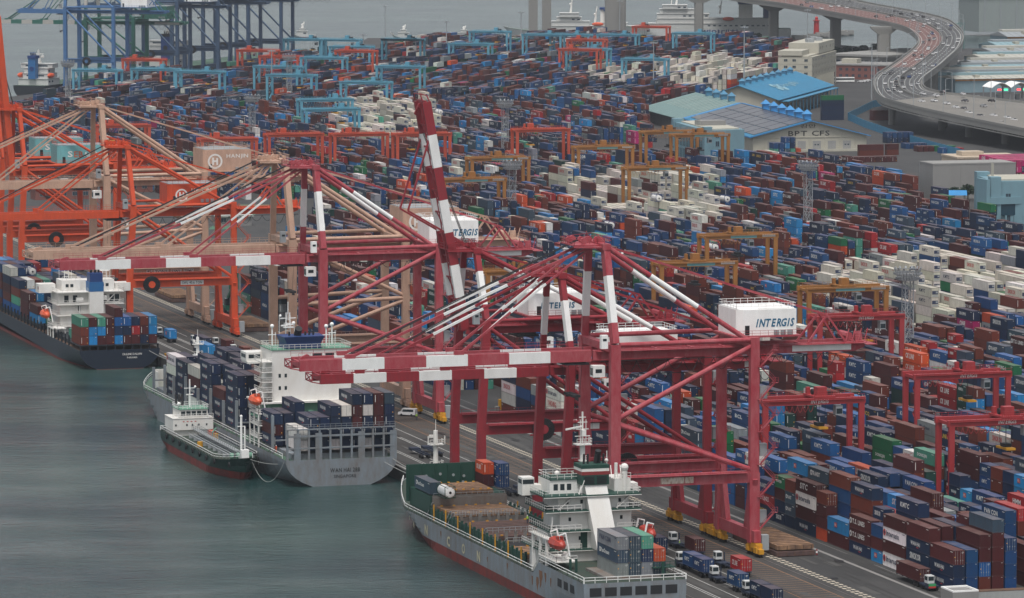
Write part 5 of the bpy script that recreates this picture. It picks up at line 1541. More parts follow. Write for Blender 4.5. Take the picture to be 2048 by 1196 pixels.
for z, xs in ((9.6, (-5.2, -2.2)), (13.4, (-4.2, 6.6)), (16.8, (-4.6, -1.6, 6.4)), (5.4, (-6, -4, 6))):
    for x in xs: b.box(x, x + .55, 28.35 if z < 6 else 28.75 if z < 10 else 29.15 if z < 14 else 29.55, 28.39 if z < 6 else 28.79 if z < 10 else 29.19 if z < 14 else 29.59, z, z + .75, 2)
b.box(-1.8, -.4, 28.72, 28.78, 8.0, 11.2, 3); b.box(6.0, 7.6, 28.72, 28.78, 8.4, 11.2, 3)
b.box(-7.4, 3.2, 31.3, 39.2, 21.4, 21.55, 1)
SH = b.build('bridge_house', [M_super, M_ddgreen, M_glass, M_ddgreen], PC)
b = MB()
for z, x0, x1 in ((7.92, -10.1, 10.1), (11.72, -8.5, 10.1), (15.72, -9.3, 10.5), (18.72, -9.7, 10.5)):
    b.rail([(-1.9, 27.7, z), (x0, 27.7, z), (x0, 41.4, z)], 1.1, 1.3, .085); b.rail([(5.6, 27.7, z), (x1, 27.7, z), (x1, 41.4, z)], 1.1, 1.3, .085)
b.rail([(-7.3, 31.4, 21.5), (3.1, 31.4, 21.5), (3.1, 39, 21.5), (-7.3, 39, 21.5), (-7.3, 31.4, 21.5)], 1.1, 1.3, .085)
b.rail([(6.2, 31.4, 21.2), (9.6, 31.4, 21.2)], 1.1, 1, .085)
for x0, x1, z in ((-3.4, -6.6, 15.7), (-1.2, -2.2, 18.7), (8.8, 5.6, 15.7), (-7.8, -8, 11.7)):
    b.beam((x0, 28.2, z + 2.9), (x1, 28.2, z + .1), .12, .12); b.beam((x0, 29, z + 2.9), (x1, 29, z + .1), .12, .12); b.beam((x0, 28.6, z + 2.9), (x1, 28.6, z + .1), .7, .1)
for x in (-10, -6.8): 
    for y in (28, 33): b.box(x - .14, x + .14, y - .14, y + .14, 3, 7.8)
b.build('balcony_railing', [M_super], SH)
b = MB()                                    # slanting funnel casing
b.add([(.4, 24.6, 7.9), (4.9, 24.6, 7.9), (4.6, 29, 7.9), (.4, 29, 7.9), (-1.0, 28.6, 20.6), (3.6, 28.6, 20.6), (3.6, 33, 20.6), (-1.0, 33, 20.6)], [(0, 1, 5, 4), (1, 2, 6, 5), (2, 3, 7, 6), (3, 0, 4, 7), (4, 5, 6, 7)])
b.box(-1.7, 4.0, 28.3, 33.4, 20.6, 22.6, 1); b.box(-1.72, 4.02, 28.28, 33.42, 22.6, 23.3, 2); b.box(-1.72, 4.02, 28.28, 33.42, 23.3, 23.9, 0); b.box(-1.75, 4.05, 28.25, 33.45, 23.9, 24.6, 1)
for k in range(5): b.box(-1.2, .9, 28.18, 28.27, 20.9 + k * .32, 21.05 + k * .32, 3); b.box(1.4, 3.5, 28.18, 28.27, 20.9 + k * .32, 21.05 + k * .32, 3)
for x, h in ((-.6, 2), (.2, 2), (2.0, 1.8), (2.7, 1.5), (3.5, 1.9)): b.tube((x, 30.5, 24.6), (x, 30.3, 24.6 + h), .22, 8, 3)
b.tube((2.4, 31.5, 24.6), (2.4, 30.3, 27.2), .62, 12, 3)
b.build('funnel', [M_super, M_ddgreen, M_lred, M_black], PC)
b = MB()
b.tube((.6, 35, 21.5), (.6, 35, 28), .55, 8); b.beam((.6, 35, 28), (.6, 35, 34.5), .28); b.box(-1.0, 2.2, 33.6, 36, 27.9, 28.1); b.rail([(-1, 33.6, 28.1), (2.2, 33.6, 28.1), (2.2, 36, 28.1)], 1.1, .8, .09)
for z, w in ((29.6, 1.6), (31, 1.3), (32.4, 1.0), (33.4, .7)): b.beam((.6 - w, 35, z), (.6 + w, 35, z), .16)
b.beam((-3.4, 33.6, 31.2), (.2, 34, 31.7), .35, .3); b.cbox((.6, 34.4, 30.3), (.8, .8, 1.2)); b.box(-.2, 1.4, 33.8, 35.5, 24.6, 24.8); b.rail([(-.2, 33.8, 24.8), (1.4, 33.8, 24.8)], 1, .5, .08)
for x in (0, 1.2): b.beam((x, 34.6, 28), (x, 34.6, 33), .12)
b.build('radar_mast', [M_super], PC)
b = MB(); b.tube((8.4, 31.8, 18.8), (8.4, 31.8, 23.2), .6, 10); b.sphere((8.4, 31.8, 23.4), .85); b.tube((7.0, 33, 18.8), (7.0, 33, 24.2), .35, 8); b.beam((5.4, 34, 21.2), (5.4, 34, 26.6), .14); b.sphere((5.0, 33, 24.8), .4); b.sphere((-5.4, 33, 22.6), .55)
for k in range(4): b.beam((5.8 + k, 32, 21.2), (6.2 + k, 34, 23.6), .14)
b.build('deck_fittings', [M_super], PC)
lifeboat(PC, -9.0, 21.8, 10.2, -1, paint('lifeboat_red', (.36, .04, .025), .45, .4)); lifeboat(PC, 11.2, 26, 11.0, 1, MATS['lifeboat_red'])
b = MB()
for z in (7.4, 9.4 - .9): pass
b.box(-10.4, -6, 18, 29.5, 6.9, 7.1); b.rail([(-6, 18, 7.1), (-10.3, 18, 7.1), (-10.3, 29.5, 7.1)], 1.1, 1.2, .09); b.box(-10.4, -9, 24, 36, 10.6, 10.8); b.rail([(-10.3, 24, 10.8), (-10.3, 36, 10.8)], 1.1, 1.2, .09)
for y in (25, 29, 34): b.box(-10.3, -9.8, y - .3, y + .3, 3, 10.6)
for k in range(3): b.tube((-8, 19.5 + k, 7.6), (-7.2, 19.9 + k, 8.4), .3, 8)
b.build('boat_platform', [M_super], PC)
b = MB()
for x, y in ((6, 5), (7.8, 6), (6.5, 3)): b.box(x, x + .5, y, y + .5, 5.4, 8.6); 
b.box(4.8, 9.4, 3.4, 6.6, 7.3, 7.5); b.rail([(4.8, 3.4, 7.5), (9.4, 3.4, 7.5)], 1.1, 1.1, .09)
for x in (-8.5, -7.3, 8.6): b.box(x, x + .4, 15, 15.5, 5.4, 8); 
b.build('stern_gantry', [M_ddgreen], PC)
b = MB(); b.box(-4.6, 7, 3.5, 17, 5.42, 5.9); b.build('stern_hatch', [M_coam], PC)
GP = 'containers on the nearest ship'
ship_block(PC, 'nearest ship', 288.2, 862.3, 5.9, 4, 1, [[('grey', None), ('slate', 'PanOcean'), ('grey', 'PAN CON')], [('slate', None), ('slate', None), ('slate', None)], [('grey', None), ('navy', None), ('teal', None)], [('slate', None), ('orange', None)]], pitch=2.53, group=GP)
want(298.0, 983.0, 7.6, 20, 2.591, 'maroon', None, 'door', 0, 'maroon container on nearest ship bow, bottom of pair by green breakwater', GP); want(298.0, 983.0, 10.23, 20, 2.591, 'orange', 'CK LINE', 'door', 0, 'orange container on nearest ship bow, top of pair by green breakwater', GP)
want(300.75, 980.6, 7.6, 20, 2.591, 'blue', 'KMTC', 'door', 0, 'blue container on nearest ship bow, bottom of quayside pair', GP); want(300.75, 980.6, 10.23, 20, 2.591, 'blue', 'KMTC', 'door', 0, 'blue container on nearest ship bow, top of quayside pair', GP)
want(283.4, 977.5, 7.6, 40, 2.591, 'slate', 'PanOcean', 'plain', 0, 'slate container lying on nearest ship bow beside the white tank', GP)
def tank_container(x, y, z, label, m=None, group='tank containers', rz=0):
    K = thing('tank_container', label, 'tank container', (x, y, z), rz, group)
    b = MB(); b.tube((0, -2.9, 1.25), (0, 2.9, 1.25), 1.12, 16); b.sphere((0, -2.9, 1.25), 1.12, 0, 16, 6, (1, .25, 1)); b.tube((0, -3.2, 1.25), (0, -3.15, 1.25), .3, 8, 1); b.build('tank', [m or M_white, M_dark], K)
    b = MB()
    for y_ in (-3.0, 2.95):
        for sx in (-1.15, 1.15): b.box(sx - .06, sx + .06, y_ - .06, y_ + .06, 0, 2.59)
        for zz in (.06, 2.53): b.box(-1.2, 1.2, y_ - .06, y_ + .06, zz - .06, zz + .06)
        for sx in (-1, 1): b.beam((sx * 1.15, y_, .1), (sx * .3, y_, .6), .08); b.beam((sx * 1.15, y_, 2.5), (sx * .3, y_, 2.0), .08)
    for sx in (-1.15, 1.15): b.box(sx - .06, sx + .06, -3, 3, .0, .12); b.box(sx - .06, sx + .06, -3, 3, 2.47, 2.59)
    b.build('frame', [M_ddgreen if m is None else M_fblu], K)
    return reg(K)
tank_container(284.6, 967.3, 7.6, 'white tank in a dark frame on the bow of the nearest ship')

# ---- the dark ship at the left edge
EL = thing('container_ship', 'dark blue container ship with white bridge, cut by the left edge', 'ship', (290.4, 1317.6, 0))
H, E_ = hull('hull', EL, 168, 23.4, 2.6, -2.9, [M_hullnavy, M_hullred, M_rust], stern_k=.9, stern_l=30, trim=2.6)
b = MB(); b.text('EASLINE DALIAN', (3.6, -.06, 1.2), (1, 0, 0), (0, 0, 1), 1, 0, .006, 0, fitw=5.6, fith=.6); b.text('PANAMA', (3.6, -.06, .2), (1, 0, 0), (0, 0, 1), 1, 0, .006, 0, fitw=3, fith=.5)
b.build('ship_name', [M_letw], H)
b = MB()
for i in range(10):
    x = -11.2 + 2.5 * i; b.box(x - .2, x + .2, .5, .9, 2.5, 3.9)
b.box(-11.6, 11.6, .3, 14.2, 3.7, 3.9)
for y in range(16, 160, 5): b.box(-11.6, -11.2, y, y + .6, 2.5, 5.4); b.box(11.2, 11.6, y, y + .6, 2.5, 5.4)
b.box(-10.4, 10.4, 15, 42, 2.6, 3.6); b.box(-10.4, 10.4, 60, 160, 2.6, 3.9)
b.build('lashing_frame', [M_hullblack], EL)
b = MB()
b.box(-8.2, 9.4, 43, 55, 2.6, 11.5); b.box(-8.6, 9.8, 43.5, 55, 11.5, 15.2); b.box(-7.2, -1.6, 46, 54, 15.2, 18.4); b.box(3.2, 8.6, 46, 54, 15.2, 18.4); b.box(-1.6, 3.2, 48, 54, 15.2, 18.2)
b.box(-13.4, -8.4, 49, 54, 14.6, 17.2); b.box(9.6, 14.2, 49, 54, 14.6, 17.0)
for z in (5.2, 8.4, 11.6, 15.2): b.box(-9.6, 10.6, 41.6, 55.4, z - .12, z + .12)
for x in (-7.0, -4.4, 4.4, 6.6, 8.2): b.box(x, x + 1.3, 43.44, 43.49, 12.2, 14.2, 1)
for x in (-6, -4.6, 4.6, 6): b.box(x, x + .9, 45.95, 45.99, 16.4, 17.3, 1)
for z in (6, 9.2):
    for x in (-3, 7): b.box(x, x + .8, 42.95, 42.99, z, z + 1.9, 1)
b.box(-13.43, -13.41, 49.5, 50.6, 15.6, 16.5, 2); 
SH = b.build('bridge_house', [M_super, M_glass, M_lred], EL)
b = MB()
for z in (5.32, 8.52, 11.72, 15.32): b.rail([(-.2, 41.7, z), (-9.5, 41.7, z), (-9.5, 55, z)], 1.1, 1.4, .09); b.rail([(4.2, 41.7, z), (10.5, 41.7, z), (10.5, 55, z)], 1.1, 1.4, .09)
b.rail([(-7, 46.1, 18.4), (-1.6, 46.1, 18.4)], 1.1, 1.2, .09); b.rail([(3.2, 46.1, 18.4), (8.6, 46.1, 18.4)], 1.1, 1.2, .09)
for x0, x1, z in ((-2, -5, 8.5), (6, 9, 8.5), (-5, -2, 5.3), (5, 8, 11.6)): b.beam((x0, 42.4, z), (x1, 42.4, z + 3), .7, .12)
b.cbox((-2.6, 42.5, 12.9), (2, 1.4, 1.4)); b.cbox((4.4, 42.5, 13.4), (2, 1.4, 1.4)); b.beam((-2.6, 42.5, 5), (-2.6, 42.5, 12.2), .35); b.tube((-7.4, 42.2, 11.7), (2, 41.6, 12.0), .16, 6)
b.build('railing', [M_super], SH)
b = MB(); b.prism([(0, 40.5), (4.2, 40.5), (4.2, 45.5), (0, 45.5)], 5, 15.4, 0); b.box(-.03, 4.23, 40.47, 45.53, 15.4, 18.2, 1); b.box(.2, 4, 40.7, 45.2, 18.2, 20.8, 2)
for x in (1, 2.2, 3.2): b.tube((x, 43, 20.8), (x, 42.8, 21.6), .35, 8, 3)
b.build('funnel', [M_super, M_mblue, M_fblu, M_black], EL)
radar_mast(EL, -4.5, 52, 18.4, 7); radar_mast(EL, 7, 52, 18.4, 5)
lifeboat(EL, -12.2, 46.5, 8.6, -1)
b = MB(); 
for z in (5.6, 8.0 - 1.2): pass
b.box(-12, -8, 36, 44, 5.1, 5.3); b.rail([(-8, 36, 5.3), (-12, 36, 5.3), (-12, 44, 5.3)], 1.1, 1.2, .09)
for y in (36.3, 40, 43.7): b.box(-12, -11.7, y, y + .3, 2.6, 5.1); b.box(-8.4, -8.1, y, y + .3, 2.6, 5.1)
b.build('boat_platform', [M_super], EL)
GE = 'containers on the dark ship'
random.seed(11)
top = [('teal', None), ('maroon', None), ('teal', None), ('maroon', None), ('mid blue', None), ('mid blue', None), ('navy', None), ('brown', None), ('light blue', None)]
mid = [('brown', None), ('light blue', None), ('light blue', None), ('maroon', None), ('navy', None), ('navy', None), ('red', None), ('maroon', None), ('light blue', None)]
bot = [('brown', None), ('light blue', None), ('maroon', None), ('maroon', None), ('light blue', None), ('maroon', None), ('maroon', None), ('navy', None), ('maroon', None)]
cols = [[bot[j], mid[j], top[j]] for j in range(9)]; cols[4] = cols[4] + [('maroon', None)]
ship_block(EL, 'dark ship', 279.2, 1319, 3.95, 9, 1, cols, pitch=2.5, group=GE)
ship_block(EL, 'dark ship', 281.2, 1332.5, 3.7, 8, 2, [[('teal', None)], [('white', None)], [], [('maroon', None)], [], [], [('maroon', None)], [('maroon', None)]], pitch=2.5, group=GE)
fb = [(1380, [2, 2, 0, 0, 3, 3, 2, 2, 2]), (1394, [3, 3, 3, 3, 5, 5, 4, 3, 2]), (1408, [4, 4, 4, 4, 4, 5, 5, 4, 4]), (1421.5, [5, 5, 4, 4, 4, 4, 4, 4, 4]), (1435, [5, 5, 5, 5, 5, 4, 4, 5, 6]), (1449, [5, 5, 5, 4, 4, 5, 5, 4, 4])]
prev = [0] * 9
for i, (y0, hs) in enumerate(fb):
    cols = [[(random.choices(NAMES, CW)[0], None) for _ in range(h)] for h in hs]
    if i == 1: cols[0] = [('maroon', None)] * 3; cols[1] = [('green', None), ('green', None), ('light blue', None)]
    ship_block(EL, 'dark ship', 279.2, y0, 4.1, 9, i + 3, cols, pitch=2.5, aft=prev, group=GE); prev = hs
for i in range(3):
    for j in range(2):
        t = tank_container(281 + i * 2.7, 1426 - .3 * i, 4.1 + 2.6 * (4 - j), 'white tank in blue frame on the dark ship, %s from the sea, %s' % (nth(i + 1), 'upper' if j == 0 else 'lower'), M_super)

# ---- small bunkering tanker alongside
TK = thing('bunker_tanker', 'small green and red bunker tanker lying alongside the grey ship', 'tanker', (268.2, 1146, 0), math.pi)
H, E_ = hull('hull', TK, 68, 11.0, 1.2, -1.2, [M_hullgreen, M_hullred, M_deckdk], rake=5, ent=15, stern_k=.6, stern_l=10, sheer=1.4)
deckrail(TK, E_)
b = MB(); b.box(-4.8, 4.8, 4, 12, 1.1, 2.6); b.box(-5.1, 5.1, 3.6, 12.6, 2.6, 5.4); b.box(-5.2, 5.2, 3.5, 12.7, 5.4, 5.55, 0); b.box(-3.8, 3.4, 5, 12.2, 5.55, 7.6); b.box(-4, 3.6, 4.8, 12.4, 7.6, 7.75, 2)
for i in range(5): b.box(-3.5 + 1.35 * i, -2.4 + 1.35 * i, 12.21, 12.24, 6.2, 7.2, 1)
for x in (-3.6, 4.2, 0, 1.4, -1.6): b.box(x, x + .4, 12.61, 12.64, 3.6, 4.1, 1)
for x in (.2, 1.2, 2.2, -.8): b.box(x, x + .45, 12.61, 12.64, 4.6, 4.8, 3)
SH = b.build('wheelhouse', [M_super, M_glass, M_mint, M_cl_r], TK)
b = MB(); b.rail([(-4, 12.3, 7.75), (3.6, 12.3, 7.75), (3.6, 5, 7.75), (-4, 5, 7.75), (-4, 12.3, 7.75)], 1, 1, .08); b.rail([(-5.1, 12.6, 5.55), (5.1, 12.6, 5.55)], 1, 1.2, .08); b.build('railing', [M_white], SH)
b = MB()
for x in (1.0, 1.8, 2.6): b.tube((x, 5.5, 7.7), (x, 4.9, 10.6), .3, 8)
b.build('funnel', [M_black], TK)
b = MB(); b.beam((0, 9, 7.8), (0, 9, 14.8), .3); b.beam((-1.4, 9, 12.6), (1.4, 9, 12.6), .16); b.beam((-.9, 9, 11), (.9, 9, 11), .25); b.sphere((3, 10, 8.9), .45); b.sphere((-1.4, 9, 12.9), .3)
b.tube((0, 62, 1.5), (0, 62, 11.6), .28, 8); b.beam((-.9, 62, 9.4), (.9, 62, 9.4), .2); b.tube((-2.6, 55, 1.5), (-2.6, 55, 8.4), .2, 8); b.sphere((0, 62, 11.8), .35)
b.build('mast', [M_white], TK)
b = MB()
for x in (-2, -1.2, -.4, .6, 1.6): b.tube((x, 15, 1.9), (x, 56, 2.0), .14, 6)
for y in range(18, 56, 5): b.box(-2.8, 2.4, y, y + .3, 1.2, 1.8)
b.box(-.7, .7, 14, 58, 3.0, 3.1); b.rail([(-.7, 14, 3.1), (-.7, 58, 3.1)], 1, 2, .07); b.rail([(.7, 14, 3.1), (.7, 58, 3.1)], 1, 2, .07)
b.build('deck_pipes', [M_galv], TK)
b = MB(); b.tube((-3, 24, 1.2), (-3, 24, 3), .6, 8, 0); b.box(-4, -2.6, 17, 19.6, 1.2, 3, 1); b.tube((-2.6, 22, 1.4), (-2.6, 22, 3), .2, 8, 2); b.tube((-2.6, 22, 3), (-4.2, 19, 3.6), .22, 8, 2); b.tube((3.4, 34, 1.2), (3.4, 34, 2.4), .7, 8, 0)
for k in range(4): b.tube((-3 + k * 1.5, 60, 1.9 + .2), (-2.2 + k * 1.5, 60, 2.1), .75, 12, 2)
b.box(-.9, .9, 64.5, 66, 1.8, 4.2, 3)
b.build('deck_gear', [M_yellow, M_orange_boat, M_mint, M_white], TK)
b = MB()
for y in range(8, 66, 7):
    for s in (-1, 1):
        e = min(E_, key=lambda q: abs(q[1] - y)); b.tube((s * (e[0] + .15), y, .6), (s * (e[0] + .45), y, .6), .65, 10)
b.build('tyre_fender', [M_dark], TK)
# ------------------------------------------------------------------ cranes of the far quay
for i, (b_, cc, hs, lab, ln, bd) in enumerate(((-6, M_fblue, M_white, 'blue far quay crane, leftmost and nearest of the far row', 30, None), (23, M_fgreen, M_fgreen, 'dark green far quay crane beside the leftmost blue one', 62, paint('band_far', (.42, .40, .37), .6, .3)),
        (89, M_fnavy, M_white, 'slate blue far quay crane, third from the left, white machinery house', 30, None), (153, M_fnavy, M_fnavy, 'slate blue far quay crane, fourth from the left', 28, None),
        (203, M_fnavy, M_fnavy, 'slate blue far quay crane, fifth from the left', 28, None), (258, M_fnavy, M_fnavy, 'slate blue far quay crane at the right end of the far row', 28, None))):
    sts('ship_to_shore_crane', lab, 569.5 + D2[0] * b_, 2712.7 + D2[1] * b_, 20, cc, bd, hs,
        dict(gz=(48.5 if i != 1 else 41), az=72, back=60, len=ln, house=(33, 50, .3, 7, 12), brace='D', det=1, bog=cc, reel=14, pat=stripes(4), pz=17.5, hoist=14, railc=M_galv), rz=FRZ, group='quay cranes of the far berth')

# ------------------------------------------------------------------ buildings
M_cream = paint('cream_wall', (.42, .40, .33), .8, .35, scale=.3)
M_greenroof = paint('green_grey_roof', (.17, .26, .25), .6, .35, scale=.2)
M_blueroof = paint('blue_sheet_roof', (.035, .21, .36), .5, .35, scale=.15)
M_bluetrim = paint('bright_blue_trim', (.035, .22, .48), .5, .3)
M_panel = paint('solar_panel', (.075, .072, .08), .3, .2, scale=.4)
M_ltwall = paint('pale_blue_wall', (.16, .28, .33), .6, .4, scale=.3)
M_win = paint('window_glass', (.03, .05, .07), .2, .2)
M_winteal = paint('teal_glass', (.015, .05, .075), .2, .4, scale=.4)
M_greyw = paint('grey_wall', (.24, .235, .225), .85, .35, scale=.2)
M_brick = paint('brick_wall', (.20, .075, .06), .85, .4)
M_door = paint('grey_shutter', (.28, .28, .27), .7, .3)
def BLD(name, label, x, y, az, cat='building', group=None): return thing(name, label, cat, (x, y, 0), -R(az), group)

def gable_shed(K, w, L, he, ha, wallm, roofm, over=1.6, y0=0., base=True):
    b = MB(); b.add([(0, y0, 0), (w, y0, 0), (w, y0, he), (w / 2, y0, ha), (0, y0, he), (0, L, 0), (w, L, 0), (w, L, he), (w / 2, L, ha), (0, L, he)], [(0, 1, 2, 3, 4), (9, 8, 7, 6, 5), (0, 4, 9, 5), (1, 6, 7, 2)])
    b.build('wall', [wallm], K)
    sl = (ha - he) / (w / 2)
    for s in (0, 1):
        b = MB(); x0 = -over if s == 0 else w + over; z0 = he - over * sl
        b.add([(x0, y0 - over, z0 + .15), (w / 2, y0 - over, ha + .15), (w / 2, L + over, ha + .15), (x0, L + over, z0 + .15), (x0, y0 - over, z0 + .5), (w / 2, y0 - over, ha + .5), (w / 2, L + over, ha + .5), (x0, L + over, z0 + .5)],
              [(0, 1, 2, 3), (4, 7, 6, 5), (0, 4, 5, 1), (1, 5, 6, 2), (2, 6, 7, 3), (3, 7, 4, 0)])
        k = y0
        while k < L:                      # standing seams
            b.beam((x0, k, z0 + .53), (w / 2, k, ha + .53), .16, .10); k += 3.0
        b.build('roof', [roofm], K)
    return sl
# transit shed with solar roof
K = BLD('transit_shed', 'long cream transit shed with dark solar panels and BPT CFS on its gable', 764.7, 2087, 7)
sl = gable_shed(K, 55, 142, 7.2, 14.2, M_cream, M_blueroof)
for r_ in range(3):
    for c_ in range(8):
        b = MB(); xa = .8 + r_ * 8.7; xb = xa + 8.2; ya = 2 + c_ * 17.4; yb = ya + 16.2
        za = 7.2 + xa * sl + .62; zb = 7.2 + xb * sl + .62
        if xb > 27: continue
        b.add([(xa, ya, za), (xb, ya, zb), (xb, yb, zb), (xa, yb, za), (xa, ya, za + .18), (xb, ya, zb + .18), (xb, yb, zb + .18), (xa, yb, za + .18)], [(4, 5, 6, 7), (0, 1, 5, 4), (1, 2, 6, 5), (2, 3, 7, 6), (3, 0, 4, 7)])
        b.build('solar_panel', [M_panel], K)
for c_ in range(8):
    b = MB(); xa, xb = 30, 52; ya = 2 + c_ * 17.4; yb = ya + 16.2; za = 14.2 - (xa - 27.5) * sl + .62; zb = 14.2 - (xb - 27.5) * sl + .62
    b.add([(xa, ya, za), (xb, ya, zb), (xb, yb, zb), (xa, yb, za), (xa, ya, za + .18), (xb, ya, zb + .18), (xb, yb, zb + .18), (xa, yb, za + .18)], [(4, 5, 6, 7), (0, 1, 5, 4), (1, 2, 6, 5), (2, 3, 7, 6), (3, 0, 4, 7)])
    b.build('solar_panel', [M_panel], K)
b = MB(); b.beam((-1.6, -1.75, 7.2 - 1.6 * sl + .4), (27.5, -1.75, 14.6), .4, .6); b.beam((27.5, -1.75, 14.6), (56.6, -1.75, 7.2 - 1.6 * sl + .4), .4, .35); b.beam((27.5, -1.6, 14.85), (27.5, 143, 14.85), 1.3, .2)
b.beam((-1.7, -1.6, 6.95), (-1.7, 143, 6.95), .3, .5)
b.add([(-1.6, 143.5, 7.35), (27.5, 143.5, 14.8), (27.5, 149, 14.8), (-1.6, 149, 7.35)], [(0, 1, 2, 3)])
b.build('roof_trim', [M_bluetrim], K)
for k in range(6):
    b = MB(); y = 6 + k * 17; b.box(25.9, 29.1, y - 1.6, y + 1.6, 14.8, 17.4); b.add([(25.3, y - 2.2, 17.4), (29.7, y - 2.2, 17.4), (29.7, y + 2.2, 17.4), (25.3, y + 2.2, 17.4), (27.5, y, 19.6)], [(0, 1, 4), (1, 2, 4), (2, 3, 4), (3, 0, 4), (3, 2, 1, 0)])
    b.build('roof_ventilator', [M_bluetrim], K)
b = MB(); b.text('BPT CFS', (27, -.06, 8.6), (1, 0, 0), (0, 0, 1), 1, 0, .015, 0, fitw=20, fith=2.4); b.text('감만', (26.6, -.06, 12.0), (1, 0, 0), (0, 0, 1), 1, 0, .01, 0, fitw=7.5, fith=1.8); b.build('lettering', [M_letk], K)
b = MB()
for k in range(7): b.box(5.5 + k * 7.3, 5.9 + k * 7.3, -.3, -.02, 0, 6.6)
b.box(0, 55, -.25, -.03, 6.6, 6.9); b.box(1, 54, -1.4, -.31, 0, 1.1)
b.build('pilaster', [M_cream], K)
for k in range(6):
    b = MB(); x = 7 + k * 7.3; b.box(x, x + 3.9, -.1, -.03, 1.1, 5.0)
    if k % 2: 
        for q in (.8, 2.2): b.box(x + q, x + q + .8, -.13, -.11, 2.9, 3.5, 1)
    b.build('loading_door', [M_door, M_win], K)
# grey-green shed behind it
K = BLD('warehouse', 'low warehouse with a grey-green ribbed roof and four blue roof ventilators', 783.6, 2233, 6.5)
sl = gable_shed(K, 54, 98, 7, 14, M_greyw, M_greenroof, over=3.5)
for k in range(4):
    b = MB(); y = 20 + k * 17; b.box(25.5, 28.5, y - 1.5, y + 1.5, 14.4, 17); b.add([(25, y - 2, 17), (29, y - 2, 17), (29, y + 2, 17), (25, y + 2, 17), (27, y, 19)], [(0, 1, 4), (1, 2, 4), (2, 3, 4), (3, 0, 4), (3, 2, 1, 0)])
    b.build('roof_ventilator', [paint('vent_dull_blue', (.06, .2, .32), .6, .3)], K)
for k in range(14):
    b = MB(); y = 4 + k * 6.7; x0, x1 = 8, 24; b.beam((x0, y, 7 + x0 * sl + .62), (x1, y, 7 + x1 * sl + .62), .8, .12); b.build('roof_light', [paint('roof_light', (.36, .42, .38), .5, .3)], K)
# blue roofed shed
K = BLD('warehouse', 'warehouse with a large blue roof lettered in faded white and a cream gable', 838, 2366, 32)
sl = gable_shed(K, 40, 150, 9.2, 16, M_cream, M_blueroof, over=2.2)
b = MB(); n = Vector((sl, 0, 1)).normalized(); u = Vector((0, 1, 0)); v = Vector((-1, 0, sl)).normalized()
b.text('Dongbu', Vector((31, 78, 9.2 + 9 * sl + .75)), u, v, 1, 0, .0, .15, fitw=44, fith=6.2)
b.build('lettering', [paint('faded_lettering', (.30, .46, .50), .7, .9, scale=.5, rust=(.08, .26, .38))], K)
b = MB()
for (cx, cy, r) in ((52, 0, 3.6), (48, 2.4, 2.6), (55, -2.6, 2.6), (46, -2, 2.2)):
    pts = [Vector((31, 0, 9.2 + 9 * sl + .75)) + u * (cx + r * 1.8 * math.cos(2 * math.pi * i / 12)) + v * (cy + r * math.sin(2 * math.pi * i / 12)) for i in range(12)]
    b.add([tuple(p) for p in pts], [tuple(range(12))])
b.build('emblem', [MATS['faded_lettering']], K)
b = MB(); b.box(40.05, 46, 6, 146, 7.6, 8.0, 0); 
for k in range(15): b.box(45.4, 45.8, 8 + k * 9.6, 8.4 + k * 9.6, 0, 7.6)
for k in range(14): b.box(40.02, 40.1, 10 + k * 9.6, 16 + k * 9.6, .1, 5.4, 1)
b.build('canopy', [M_blueroof, M_win], K)
for k in range(9):
    b = MB(); y = 8 + k * 16; b.box(18.6, 21.4, y - 1.3, y + 1.3, 16.3, 18.2); b.add([(18.2, y - 1.8, 18.2), (21.8, y - 1.8, 18.2), (21.8, y + 1.8, 18.2), (18.2, y + 1.8, 18.2), (20, y, 19.8)], [(0, 1, 4), (1, 2, 4), (2, 3, 4), (3, 0, 4)]); b.build('roof_ventilator', [MATS['vent_dull_blue']], K)
b = MB(); b.box(-4.8, -.1, 10, 146, 5.5, 5.8); b.build('lean_to_roof', [M_blueroof], K)

def windows(K, face, xs, zs, w, h, d=.06, m=M_win, name='window', sill=None):
    """face = (origin, direction) of a wall; each window a recessed pane with a frame"""
    for z in zs:
        for x in xs:
            b = MB(); o, dr, nr = face
            o = Vector(o); dr = Vector(dr); nr = Vector(nr)
            p = o + dr * x + Vector((0, 0, z))
            def q(a, c, t): v = p + dr * a + Vector((0, 0, c)) + nr * t; return tuple(v)
            b.add([q(0, 0, .03), q(w, 0, .03), q(w, h, .03), q(0, h, .03)], [(0, 1, 2, 3)], 0)
            t = .12
            for (a0, a1, c0, c1) in ((-t, w + t, -t, 0), (-t, w + t, h, h + t), (-t, 0, 0, h), (w, w + t, 0, h), (w / 2 - .05, w / 2 + .05, 0, h)):
                b.add([q(a0, c0, .1), q(a1, c0, .1), q(a1, c1, .1), q(a0, c1, .1), q(a0, c0, 0), q(a1, c0, 0), q(a1, c1, 0), q(a0, c1, 0)], [(0, 1, 2, 3), (0, 4, 5, 1), (1, 5, 6, 2), (2, 6, 7, 3), (3, 7, 4, 0)], 1)
            b.build(name, [m, M_cream if sill is None else sill], K)
